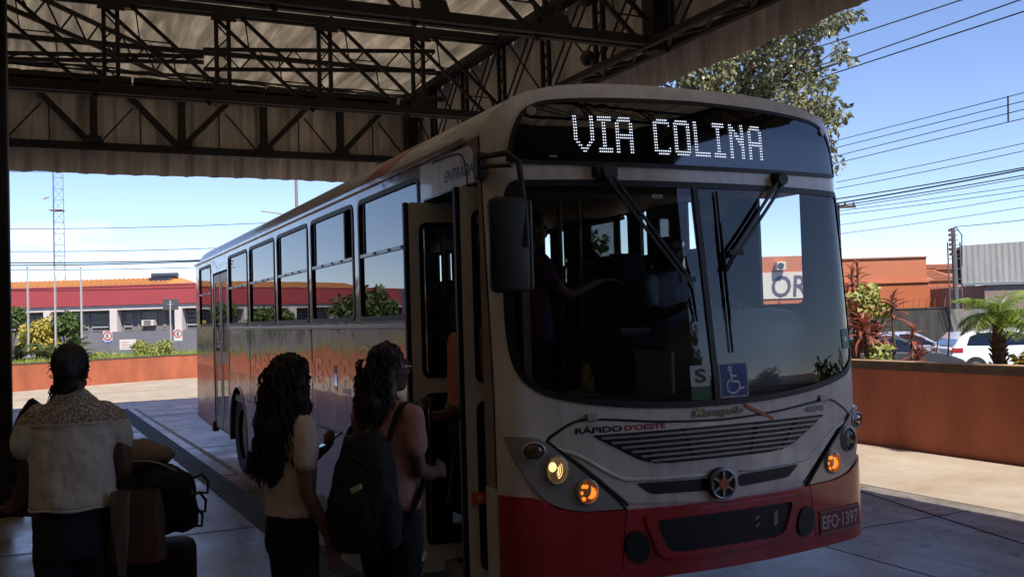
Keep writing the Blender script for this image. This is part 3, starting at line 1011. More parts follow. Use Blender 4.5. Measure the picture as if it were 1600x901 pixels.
r = thing('notice_board', (c.x, c.y, 0.3), 'low white notice board half hidden by the flowering hedge', 'notice board', rz=VIEW_RZ)
s = 42 / FPX
pl = MB().bbox(-13 * s, 13 * s, -0.03, 0.03, c.z - 0.3 - 8 * s, c.z - 0.3 + 8 * s, 0.01).build('board', sign_white, r)
for k in range(3): MB().box(-10 * s, 9 * s - k * 0.1, -0.034, -0.031, c.z - 0.3 - 5 * s + k * 0.11, c.z - 0.3 - 5 * s + k * 0.11 + 0.03).build('text_line', mat('text_tan', (0.45, 0.25, 0.18), 0.7), pl)
for x in (-9 * s, 9 * s): MB().tube([(x, 0, -0.75), (x, 0, c.z - 0.3 - 8 * s)], 0.03, 6).build('leg', galv, r)

# ------------------------------------------------------------------ plants
def leaf_mat(name, c1, c2, rough=0.55, trans=0.25):
    if name in MATS: return MATS[name]
    M = mat(name, c1, rough, var=0.1, vscale=3, col2=c2, world=True)
    t = M.node_tree
    b = t.nodes['Principled BSDF']
    out = t.nodes['Material Output']
    tl = t.nodes.new('ShaderNodeBsdfTranslucent')
    src = b.inputs['Base Color'].links[0].from_socket
    t.links.new(src, tl.inputs[0])
    ms = t.nodes.new('ShaderNodeMixShader'); ms.inputs[0].default_value = trans
    t.links.new(b.outputs[0], ms.inputs[1]); t.links.new(tl.outputs[0], ms.inputs[2])
    t.links.new(ms.outputs[0], out.inputs[0])
    return M
def leaf(mb, p, d, L, W, up=None, curl=0.25):
    """one bent leaf of four triangles"""
    d = Vector(d).normalized()
    u = Vector(up) if up is not None else Vector((rnd.uniform(-1, 1), rnd.uniform(-1, 1), rnd.uniform(0.2, 1)))
    s_ = d.cross(u)
    if s_.length < 1e-3: s_ = Vector((1, 0, 0))
    s_.normalize(); n_ = s_.cross(d)
    p = Vector(p)
    m1 = p + d * L * 0.5 + n_ * L * 0.06
    tip = p + d * L - n_ * L * curl
    mb.add([p, m1 + s_ * W / 2, tip, m1 - s_ * W / 2, m1], [(0, 1, 4), (1, 2, 4), (2, 3, 4), (3, 0, 4)])
def foliage(clumps, n, size, name, M, parent, droop=0.3, aspect=0.45, seed=1):
    """leaves scattered through clumps (centre, radius)"""
    global rnd
    keep = rnd; rnd = random.Random(seed)
    mb = MB()
    wts = [c[1] ** 2 for c in clumps]
    for c, r_ in rnd.choices(clumps, wts, k=n):
        v = Vector((rnd.gauss(0, 1), rnd.gauss(0, 1), rnd.gauss(0, 1))).normalized()
        rr = r_ * (0.35 + 0.65 * rnd.random() ** 0.6)
        p = Vector(c) + Vector((v.x, v.y, v.z * 0.8)) * rr
        d = v + Vector((rnd.uniform(-0.8, 0.8), rnd.uniform(-0.8, 0.8), rnd.uniform(-0.8, 0.5) - droop))
        L = size * rnd.uniform(0.65, 1.35)
        leaf(mb, p, d, L, L * aspect)
    o = mb.build(name, M, parent, fix=False)
    rnd = keep
    return o
def bush(name, loc, label, rx, ry, rz_, n, size, M, nc=26, seed=3, trunk=True, cat='bush', group=None, zoff=0.0, aspect=0.45):
    r = thing(name, loc, label, cat, group)
    rr = random.Random(seed)
    cl = []
    for k in range(nc):
        v = Vector((rr.gauss(0, 1), rr.gauss(0, 1), rr.gauss(0, 1))).normalized() * rr.random() ** 0.45
        cl.append(((v.x * rx, v.y * ry, zoff + rz_ + v.z * rz_ * 0.92), rr.uniform(0.22, 0.42) * min(rx, rz_)))
    foliage(cl, n, size, 'foliage', M, r, seed=seed, aspect=aspect)
    if trunk:
        st = MB()
        for k in range(7):
            c = cl[k][0]
            st.tube([(rr.uniform(-0.08, 0.08), rr.uniform(-0.08, 0.08), 0), (c[0] * 0.4, c[1] * 0.4, c[2] * 0.5), c], [0.03, 0.022, 0.01], 5)
        st.build('stem', bark, r)
    return r
lf_yellow = leaf_mat('leaf_yellow', (0.38, 0.33, 0.05), (0.62, 0.50, 0.10))
lf_green = leaf_mat('leaf_green', (0.05, 0.10, 0.025), (0.16, 0.22, 0.06))
lf_grey = leaf_mat('leaf_greygreen', (0.060, 0.080, 0.030), (0.40, 0.38, 0.20), 0.38, 0.25)
lf_pale = leaf_mat('leaf_pale', (0.22, 0.27, 0.06), (0.50, 0.50, 0.16))
lf_dark = leaf_mat('leaf_dark', (0.03, 0.06, 0.02), (0.09, 0.13, 0.04))
lf_red = leaf_mat('leaf_red', (0.20, 0.05, 0.035), (0.50, 0.16, 0.10), 0.45, 0.3)
lf_palm = leaf_mat('leaf_palm', (0.15, 0.24, 0.04), (0.32, 0.42, 0.08), 0.45, 0.35)
def P(px, depth, z):
    q = at(px, horizon(px), depth); return (q.x, q.y, z)
S33 = 33.5 / FPX
bush('croton_bush', P(62, 34.2, 0.80), 'yellow leaved bush between the flag poles on the grass', 0.62, 0.6, 0.92, 2600, 0.15, lf_yellow, 30, 5)
bush('round_bush', P(103, 34.4, 0.82), 'rounded dark green leafy shrub right of the yellow bush', 0.50, 0.5, 0.66, 2600, 0.14, lf_green, 22, 8, zoff=0.55)
bush('leafy_branch_bush', P(14, 31, 0.80), 'green leafy shrub peeping out beside the dark column', 0.42, 0.5, 0.4, 900, 0.16, lf_green, 14, 9, zoff=1.2)
bush('flowering_hedge', P(237, 35.2, 0.80), 'low pale yellow-green hedge in front of the grey base wall', 0.93, 0.5, 0.30, 3200, 0.11, lf_pale, 40, 11, trunk=False, cat='hedge')
bush('grass_tuft_bush', P(160, 34, 0.80), 'small tuft of pale green weeds on the grass strip', 0.55, 0.3, 0.12, 700, 0.12, lf_pale, 16, 12, trunk=False, cat='weeds')
# cycads: rosettes of stiff feather fronds
def frond_mesh(L, n, wl, lw, name, M, parent, arch=0.5, vee=0.35):
    mb = MB()
    pts = []
    for i in range(n + 1):
        t = i / n
        pts.append(Vector((L * (t - 0.12 * t * t), 0, L * (0.55 * t - arch * t * t))))
    mb.tube(pts, [0.012 * (1 - 0.8 * i / n) for i in range(n + 1)], 4, False)
    for i in range(1, n + 1):
        t = i / n
        d = (pts[i] - pts[i - 1]).normalized()
        wlen = wl * math.sin(math.pi * (0.12 + 0.86 * t)) ** 0.7
        for s_ in (-1, 1):
            for q in (0, 0.5):
                p0 = pts[i - 1] + (pts[i] - pts[i - 1]) * q
                dd = (d * 0.55 + Vector((0, s_, 0)) + Vector((0, 0, vee - 0.5 * rnd.random())))
                leaf(mb, p0, dd, wlen * rnd.uniform(0.85, 1.1), lw, Vector((0, 0, 1)), 0.12)
    return mb.build(name, M, parent, fix=False)
def rosette(loc, name, label, cat, nf, L, wl, lw, M, arch=0.5, el=(10, 75), z=0.0, group=None, n=14, vee=0.35):
    r = thing(name, loc, label, cat, group)
    src = [frond_mesh(L, n, wl, lw, 'frond', M, r, arch, vee) for _ in range(3)]
    for k in range(nf):
        s_ = src[k % 3]
        o = s_ if k < 3 else inst(s_, r)
        o.rotation_euler = (0, -R(rnd.uniform(*el) - 28), k * 2.39996 + rnd.uniform(-0.2, 0.2))
        sc = rnd.uniform(0.8, 1.1)
        o.scale = (sc, sc, sc)
        o.location = (0, 0, z)
    return r
rosette(P(28, 32.5, 0.80), 'cycad', 'dark green cycad at the left end of the grass, beside the column', 'cycad', 18, 0.95, 0.22, 0.035, lf_dark, z=0.1, group='cycads on the grass strip')
rosette(P(75, 33.0, 0.80), 'cycad', 'dark green cycad under the yellow bush', 'cycad', 18, 0.95, 0.22, 0.035, lf_dark, z=0.1, group='cycads on the grass strip')
rosette(P(112, 33.0, 0.80), 'cycad', 'broad dark green cycad under the rounded green bush', 'cycad', 20, 1.1, 0.24, 0.035, lf_green, z=0.12, group='cycads on the grass strip')

# trees along the left street (they show in the bus side)
def tree(name, loc, label, H, crown, n, size, M, seed, trunk_r=0.16, group=None, clumps=None, aspect=0.5, lean=(0, 0)):
    r = thing(name, loc, label, 'tree', group)
    rr = random.Random(seed)
    cx, cy, cz, rx, ry, rz_ = crown
    cl = clumps or []
    if not clumps:
        for k in range(46):
            v = Vector((rr.gauss(0, 1), rr.gauss(0, 1), rr.gauss(0, 1))).normalized() * (0.35 + 0.65 * rr.random() ** 0.5)
            cl.append(((cx + v.x * rx, cy + v.y * ry, cz + v.z * rz_), rr.uniform(0.14, 0.34) * min(rx, rz_)))
    tk = MB()
    fork = Vector((cx * 0.5, cy * 0.5, max(1.2, cz - rz_ * 0.8)))
    tk.tube([(0, 0, -0.1), (lean[0] * 0.3, lean[1] * 0.3, fork.z * 0.5), fork], [trunk_r * 1.35, trunk_r, trunk_r * 0.85], 9)
    tk.build('trunk', bark, r, True)
    lb = MB()
    for c, r_ in cl[::(2 if len(cl) > 60 else 1)]:
        c = Vector(c)
        midp = fork.lerp(c, 0.5) + Vector((rr.uniform(-.3, .3), rr.uniform(-.3, .3), rr.uniform(0, .45)))
        m2 = midp.lerp(c, 0.55) + Vector((rr.uniform(-.12, .12), rr.uniform(-.12, .12), rr.uniform(-.05, .15)))
        lb.tube([fork, midp, m2, c, c + (c - m2).normalized() * r_ * 0.4], [trunk_r * 0.3, trunk_r * 0.13, 0.018, 0.010, 0.004], 5, False)
    lb.build('limb', bark, r, True)
    foliage(cl, n, size, 'crown', M, r, seed=seed, aspect=aspect)
    return r
tree('street_tree', (-6.5, 35.5, 0.8), 'leafy green tree on the grass left of the column', 2.6, (0, 0, 1.5, 1.2, 1.1, 0.8), 2200, 0.2, lf_green, 21, 0.1, 'trees along the street on the left')
tree('street_tree', (-3.4, 37, 0.8), 'second leafy green tree on the grass, nearer the column', 2.0, (0, 0, 1.1, 0.9, 0.8, 0.6), 1600, 0.2, lf_green, 22, 0.08, 'trees along the street on the left')
tree('street_tree', (-12.6, 34, 0.8), 'tall green tree far left along the grass strip', 4, (0, 0, 2.6, 1.2, 1.2, 1.1), 2200, 0.22, lf_dark, 23, 0.13, 'trees along the street on the left')
rosette((-10.5, 33.2, 3.6), 'palm_tree', 'feather palm far left on the grass strip', 'palm', 18, 1.9, 0.5, 0.06, lf_palm, 0.62, (0, 70))

# ================================================================== BEYOND THE CANOPY, RIGHT
# big tree rising over the bus behind the canopy edge
tq = at(1120, horizon(1120), 17.5)
cl = []
def TC(px, py, r_, dd=0.0):
    q = at(px, py, 17.5 + dd)
    cl.append(((q.x - tq.x, q.y - tq.y, q.z + 0.45), r_))
rr = random.Random(4)
for (px, py, r_) in ((1075, 118, .32), (1110, 108, .4), (1150, 95, .42), (1185, 80, .4), (1215, 65, .36), (1250, 50, .34), (1285, 38, .30), (1310, 28, .26), (1335, 24, .15), (1120, 70, .5), (1180, 40, .5), (1240, 15, .45), (1300, -5, .35),
                     (1090, 150, .36), (1140, 140, .42), (1180, 150, .42), (1215, 125, .40), (1250, 110, .36), (1255, 145, .34), (1285, 125, .26), (1230, 175, .40), (1270, 178, .34), (1295, 165, .24), (1312, 180, .18), (1290, 200, .24), (1262, 215, .3), (1285, 228, .22), (1297, 245, .16), (1302, 266, .10), (1220, 205, .4), (1180, 190, .45), (1130, 180, .45), (1240, 240, .34), (1275, 255, .2), (1312, 75, .16), (1330, 90, .08), (1318, 92, .10), (1262, 80, .25),
                     (1050, 60, .6), (1010, 20, .7), (1090, 10, .7), (1160, -30, .6), (980, 120, .7), (1050, 190, .6), (1120, 240, .6), (1190, 260, .5)):
    TC(px, py, r_, rr.uniform(-0.7, 1.3))
    TC(px + rr.uniform(-16, 10), py + rr.uniform(-12, 12), r_ * 0.6, rr.uniform(-1.2, 1.6))
tree('shade_tree', (tq.x, tq.y, -0.45), 'big grey-green leafy tree rising behind the bus and the canopy edge', 9, (0, 0, 7.0, 2, 2, 2), 21000, 0.108, lf_grey, 31, 0.24, clumps=cl, aspect=0.55)

# orange building across the side street
S45 = 45 / FPX
orange_bld = mat('orange_render', (0.50, 0.17, 0.085), 0.85, var=0.12, vscale=0.8, bump=0.05)
orange_dark = mat('orange_render_deep', (0.46, 0.13, 0.05), 0.85, var=0.12, vscale=0.8)
o2 = at(1450, horizon(1450), 45)
OB = thing('orange_building', (o2.x, o2.y, -0.45), 'two-tone orange flat-roofed building beyond the parked cars', 'building', rz=VIEW_RZ)
def ox(px): return (px - 1450) * S45
def oz(px, y): return CAM.z + 0.45 + (horizon(px) - y) * S45
MB().box(ox(1296), ox(1450), 0, 9, oz(1450, 432), oz(1450, 396)).build('upper_wall', orange_bld, OB)
MB().box(ox(1294), ox(1451), -0.08, 9.08, oz(1450, 396) + 0.001, oz(1450, 394)).build('cornice', mat('cornice_tan', (0.4, 0.19, 0.12), 0.8), OB)
MB().box(ox(1294), ox(1452), -0.12, 9.0, oz(1450, 435), oz(1450, 432) - 0.001).build('ledge', orange_bld, OB)
MB().box(ox(1296), ox(1452), -0.03, 9, 0, oz(1450, 435) - 0.001).build('lower_wall', orange_dark, OB)
w_ = MB().box(ox(1465) , ox(1450) + 0.001, 1.0, 9, 0, oz(1450, 452)).build('side_wing', orange_dark, OB)
# the same street front further left, with a white lettered band (seen through the bus)
o3 = at(1230, horizon(1230), 43)
SB = thing('lettered_building', (o3.x, o3.y, -0.45), 'orange building with a white band of large purple letters, seen through the bus windscreen', 'building', rz=VIEW_RZ)
S43 = 43 / FPX
def sx(px): return (px - 1230) * S43
def sz(y): return CAM.z + 0.45 + (horizon(1230) - y) * S43
MB().box(sx(900), sx(1292), 0, 8, sz(420) + 0.001, sz(395)).build('upper_wall', orange_bld, SB)
MB().box(sx(900), sx(1292), -0.06, 8, sz(461), sz(420)).build('sign_band', mat('band_white', (0.62, 0.58, 0.52), 0.7, var=0.08), SB)
MB().box(sx(900), sx(1292), 0, 8, 0, sz(461) - 0.001).build('lower_wall', orange_dark, SB)
purple = mat('purple_paint', (0.10, 0.07, 0.12), 0.6)
lettering('ORO', 'letters', lambda u, v: (sx(1206) + u, -0.075, sz(459) + v), purple, SB, 88 * S43, 34 * S43, bold=0.012, shear=0.1)
lettering('OU', 'letters', lambda u, v: (sx(1120) + u, -0.075, sz(459) + v), purple, SB, 60 * S43, 34 * S43, bold=0.012, shear=0.1)
a_ = MB().bbox(sx(1213), sx(1227), -0.4, -0.001, sz(417), sz(404), 0.02).build('air_conditioner', mat('ac_white', (0.6, 0.55, 0.48), 0.6), SB)
MB().disc(((sx(1218.5)), -0.41, sz(410.5)), 0.14, (0, 1, 0), 16, 0.02).build('fan', dark_glass, a_)
bush('street_bush', P(1135, 27, -0.45), 'sunny yellow-green bush seen through the windscreen behind the driver', 1.0, 0.9, 1.25, 2200, 0.22, lf_pale, 26, 41)
bush('street_bush', P(1095, 29, -0.45), 'taller green bush seen through the bus to the left of the driver', 0.9, 0.9, 1.4, 1800, 0.22, lf_green, 26, 42)

# houses with tiled roofs
def house(px0, px1, ytop, yeave, depth, label, dx=1.2, wallcol=orange_bld, fl=0.0):
    S_ = depth / FPX
    pm = (px0 + px1) / 2
    o = at(pm, horizon(pm), depth)
    h = thing('house', (o.x, o.y, -0.45), label, 'house', 'tiled houses across the side street', rz=VIEW_RZ)
    X = (px1 - px0) / 2 * S_
    zt = CAM.z + 0.45 + (horizon(pm) - ytop) * S_; ze = CAM.z + 0.45 + (horizon(pm) - yeave) * S_
    MB().box(-X + 0.25, X - 0.25, 0.3, 6, 0, ze - 0.02).build('wall', wallcol, h)
    f = MB()
    f.add([(-X, 0, ze), (X, 0, ze), (X - fl, 3.4, zt), (-X + fl, 3.4, zt), (-X, 6.6, ze), (X, 6.6, ze), (-X, 0, ze - 0.1), (X, 0, ze - 0.1)], [(0, 1, 2, 3), (3, 2, 5, 4), (0, 3, 4), (1, 5, 2), (6, 7, 1, 0)])
    ro = f.build('roof', tile_red, h)
    n = min(140, int(2 * (X - fl) / 0.24)); src = None
    for k in range(n):
        x = -X + fl + 0.12 + k * 0.24
        if src is None:
            src = MB().bar((0, -0.02, ze + 0.02), (0, 3.4, zt + 0.02), 0.12, 0.05).build('tile_row', tile_red, ro); src.location = (x, 0, 0)
        else: inst(src, ro, (x, 0, 0))
    MB().bar((-X + fl, 3.4, zt + 0.05), (X - fl, 3.4, zt + 0.05), 0.22, 0.12).build('ridge', tile_red, ro)
    for x in (-X * 0.5, X * 0.35):
        wf = MB().box(x, x + 0.9, 0.25, 0.299, max(0.5, ze - 1.6), ze - 0.5).build('window', dark_glass, h)
        MB().box(x - 0.05, x + 0.95, 0.22, 0.249, ze - 0.499, ze - 0.45).build('frame', white_wall, wf)
    return h
house(1448, 1545, 438, 458, 50, 'low house with an orange tiled roof left of the grey metal shed', fl=0.0)
house(1449, 1512, 414, 430, 66, 'farther house with a taller tiled roof above the low tiled house', fl=0.6)
house(1466, 1530, 405, 412, 74, 'most distant tiled roof, at the foot of the steel lattice pole', fl=0.3)

# grey corrugated metal shed
o4 = at(1505, horizon(1505), 40)
S40 = 40 / FPX
SHED = thing('metal_shed', (o4.x, o4.y, -0.45), 'grey corrugated metal shed front standing on a brown wall at the right edge', 'shed', rz=VIEW_RZ + R(-6))
zt, zb = CAM.z + .45 + (469 - 378) * S40, CAM.z + .45 + (469 - 437) * S40
cor = MB(); vs = []; fs = []
n = 180
for i in range(n + 1):
    x = i * 0.06
    y = 0.02 * (1 if (i // 2) % 2 else 0)
    for z in (zb, zt + i * 0.002): vs.append((x, y, z))
for i in range(n): fs.append((2 * i, 2 * i + 2, 2 * i + 3, 2 * i + 1))
shm = mat('shed_metal', (0.34, 0.34, 0.32), 0.55, 0.2, var=0.25, vscale=1.2, stretch=(4, 4, 0.4))
cor.add(vs, fs)
cor.build('cladding', shm, SHED, fix=False)
MB().box(-0.001, 10.8, 0.03, 0.5, zb + 0.02, zt - 0.05).build('shed_box', mat('shed_dark', (0.06, 0.07, 0.09), 0.7), SHED)
MB().box(-0.22, -0.002, 0.1, 0.5, zb + 0.02, zt - 0.15).build('side_panel', MATS['shed_dark'], SHED)
MB().box(-0.02, 10.8, -0.06, 0.028, zb - 0.1, zb - 0.001).build('sill_beam', galv, SHED)
MB().box(0.9, 10.8, 0.1, 7, 0, zb - 0.101).build('lower_wall', mat('brown_wall', (0.26, 0.20, 0.17), 0.85, var=0.3), SHED)

# grey boundary wall with wire on top
o5 = at(1380, horizon(1380), 37.5)
S38 = 37.5 / FPX
GW = thing('boundary_wall', (o5.x, o5.y, -0.45), 'weathered dark grey concrete wall topped with spikes behind the cars', 'wall', rz=VIEW_RZ)
zt = CAM.z + .45 + (473 - 479) * S38
stain = mat('stained_concrete', (0.055, 0.050, 0.046), 0.9, var=0.5, vscale=1.5, stretch=(3, 3, 0.5), bump=0.2)
MB().box(-2.2, 2.6, 0, 0.2, 0, zt).build('wall_body', stain, GW)
MB().box(-2.2, 2.6, -0.03, 0.23, zt + 0.001, zt + 0.05).build('coping', stain, GW)
w2 = MB().box(2.601, 9.5, 0.02, 0.2, 0, zt - 0.05).build('wall_extension', mat('stained_concrete_pale', (0.22, 0.20, 0.18), 0.9, var=0.4, vscale=1.2, stretch=(3, 3, 0.5)), GW)
sp = None
for k in range(26):
    x = -2.1 + k * 0.18
    if sp is None:
        sp = MB().bar((0, 0.1, zt + 0.05), (0.03, 0.06, zt + 0.42), 0.022).build('spike', mat('rust', (0.28, 0.12, 0.07), 0.8), GW); sp.location = (x, 0, 0)
    else: inst(sp, GW, (x, 0, 0), (0, R(rnd.uniform(-8, 8)), 0))

# utility poles
def wpole(px, depth, ytop, label, arm=True):
    a = at(px, horizon(px), depth)
    H = CAM.z + .45 + (horizon(px) - ytop) * depth / FPX
    r = thing('utility_pole', (a.x, a.y, -0.45), label, 'utility pole', rz=VIEW_RZ)
    MB().tube([(0, 0, 0), (0, 0, H)], [0.16, 0.11], 10).build('pole', mat('pole_wood', (0.14, 0.095, 0.07), 0.8, var=0.3), r, True)
    if arm:
        MB().box(-0.45, 0.75, -0.16, -0.10, H - 0.22, H - 0.10).build('crossarm', MATS['pole_wood'], r)
        for x in (-0.38, 0.3, 0.66):
            MB().tube([(x, -0.13, H - 0.1), (x, -0.13, H + 0.02)], [0.05, 0.035], 8).build('insulator', mat('insulator', (0.12, 0.06, 0.05), 0.3), r)
    return r
wpole(1313.5, 40, 312, 'wooden utility pole with a crossarm just right of the bus')
a = at(1494, horizon(1494), 40)
H = CAM.z + .45 + (469 - 350) * S40
lp = thing('lattice_pole', (a.x, a.y, -0.45), 'slim grey steel pole with stacked insulators left of the metal shed', 'utility pole', rz=VIEW_RZ)
MB().tube([(0, 0, 0), (0, 0, H)], [0.13, 0.09], 8).build('pole', mat('pole_grey', (0.12, 0.12, 0.125), 0.6), lp, True)
for x in (-0.26, 0.26):
    MB().tube([(x, 0, 0), (x, 0, H - 0.6)], 0.03, 6).build('side_rod', MATS['pole_grey'], lp)
lr = MB()
for k in range(11): lr.bar((-0.26, 0, 0.4 + k * 0.42), (0.26, 0, 0.4 + k * 0.42), 0.03)
lr.build('rung', MATS['pole_grey'], lp)
ins = None
for k in range(6):
    z = H - 0.15 - k * 0.2
    m_ = MB(); m_.tube([(-0.16, -0.05, 0), (-0.16, -0.05, 0.12)], [0.085, 0.05], 8)
    m_.bar((-0.16, -0.05, 0.04), (0.2, 0, 0.04), 0.03)
    if ins is None: ins = m_.build('insulator', MATS['insulator'], lp); ins.location = (0, 0, z)
    else: inst(ins, lp, (0, 0, z))
MB().tube([(-0.15, 0, H - 0.1), (0.1, 0, H + 0.05), (0.35, 0, H - 0.3), (0.3, 0, H - 1.6)], 0.025, 5).build('cable', MATS['cable_rubber'], lp)

# power lines
wire_m = mat('wire', (0.035, 0.037, 0.042), 0.6)
def wire(pts, depth0, depth1, rad, label, group, sag=0.0):
    """pts: where it shows from left to right; extended both ways"""
    (xa, ya), (xb, yb) = pts
    A = at(xa, ya, depth0); B = at(xb, yb, depth1)
    root = A.copy()
    c = []
    for i in range(15):
        t = i / 14
        q = A.lerp(B, t); q.z -= sag * 4 * t * (1 - t)
        c.append(q - root)
    o = MB().tube(c, rad, 4, False).build('power_line', wire_m, None)
    o.location = root
    tag(o, label, 'power line', group)
g1, g2, g3 = 'three high wires at the top right', 'spaced wires right of the tree', 'bundled low wires right of the bus'
wire([(1180, 106), (1680, -58)], 30, 20, 0.017, 'topmost thin wire crossing the corner of sky at the top right', g1)
wire([(1180, 145), (1680, -30)], 30, 20, 0.017, 'second thin wire below the topmost one at the upper right', g1)
wire([(1180, 155), (1680, -8)], 30, 20, 0.017, 'third thin wire below the top pair at the upper right', g1)
for (ya, yb, lb) in ((222, 145, 'faint upper wire touching the top of the little spacer rod'), (233, 158, 'second wire from the top crossing the little spacer rod'), (246, 171, 'third wire from the top crossing the little spacer rod'), (257, 185, 'lowest wire meeting the foot of the little spacer rod')):
    wire([(1298, ya), (1600, yb)], 38, 30, 0.014, lb, g2)
    # runs on out of view
    A = at(1298, ya, 38); B = at(1600, yb, 30); C_ = B + (B - A) * 0.8
    MBo = MB().tube([Vector((0, 0, 0)), C_ - B], 0.014, 4, False).build('power_line', wire_m, None); MBo.location = B
    tag(MBo, lb + ', running on to the right', 'power line', g2)
q = at(1575, 150, 30.6); q2 = at(1575.5, 190, 30.6)
MBo = MB().tube([(0, 0, 0), q2 - q], 0.03, 6).build('wire_spacer', wire_m, None); MBo.location = q
tag(MBo, 'short dark vertical spacer rod holding four wires apart in the sky', 'wire spacer')
for (ya, yb, r_, lb) in ((285, 222, .014, 'thin wire above the heavy bundle, upper of the pair'), (295, 234, .014, 'thin wire above the heavy bundle, lower of the pair'),
                     (311, 260, .024, 'thick dark wire along the top of the heavy bundle'), (318, 263, .03, 'thickest sagging cable of the heavy bundle'), (322, 272, .02, 'dark cable just beneath the thickest one'), (326, 276, .014, 'slack thin wire under the heavy bundle'),
                     (330, 288, .012, 'faint wire crossing below the bundle'), (336, 296, .012, 'faint low wire above the crossarm height'), (352, 305, .011, 'faint wire dipping past the pole'), (366, 322, .011, 'very faint low wire over the orange building'), (376, 341, .014, 'low dark wire reaching the steel pole')):
    wire([(1306 if yb != 341 else 1494, ya if yb != 341 else 354), (1700, yb - (ya - yb) / 3)], 40, 33, r_, lb, g3, 0.05)
for (ya, yb, dd, lb) in ((357, 348, 48, 'faint upper wire above the red building'), (392, 384, 45, 'middle faint wire above the flag poles'), (409, 402, 44, 'dark thick cable just above the flag poles'), (414, 403, 44.5, 'sagging cable beneath the dark thick one'), (420, 413, 43, 'lowest faint wire at the height of the flag pole tops')):
    wire([(-80, ya), (420, yb)], dd, dd, 0.028 if 'thick' in lb else 0.016, lb, 'wires over the street on the left', 0.12)
wire([(-60, 268), (480, 262)], 50, 50, 0.012, 'faint wire just beneath the canopy edge on the left', 'wires over the street on the left', 0.1)

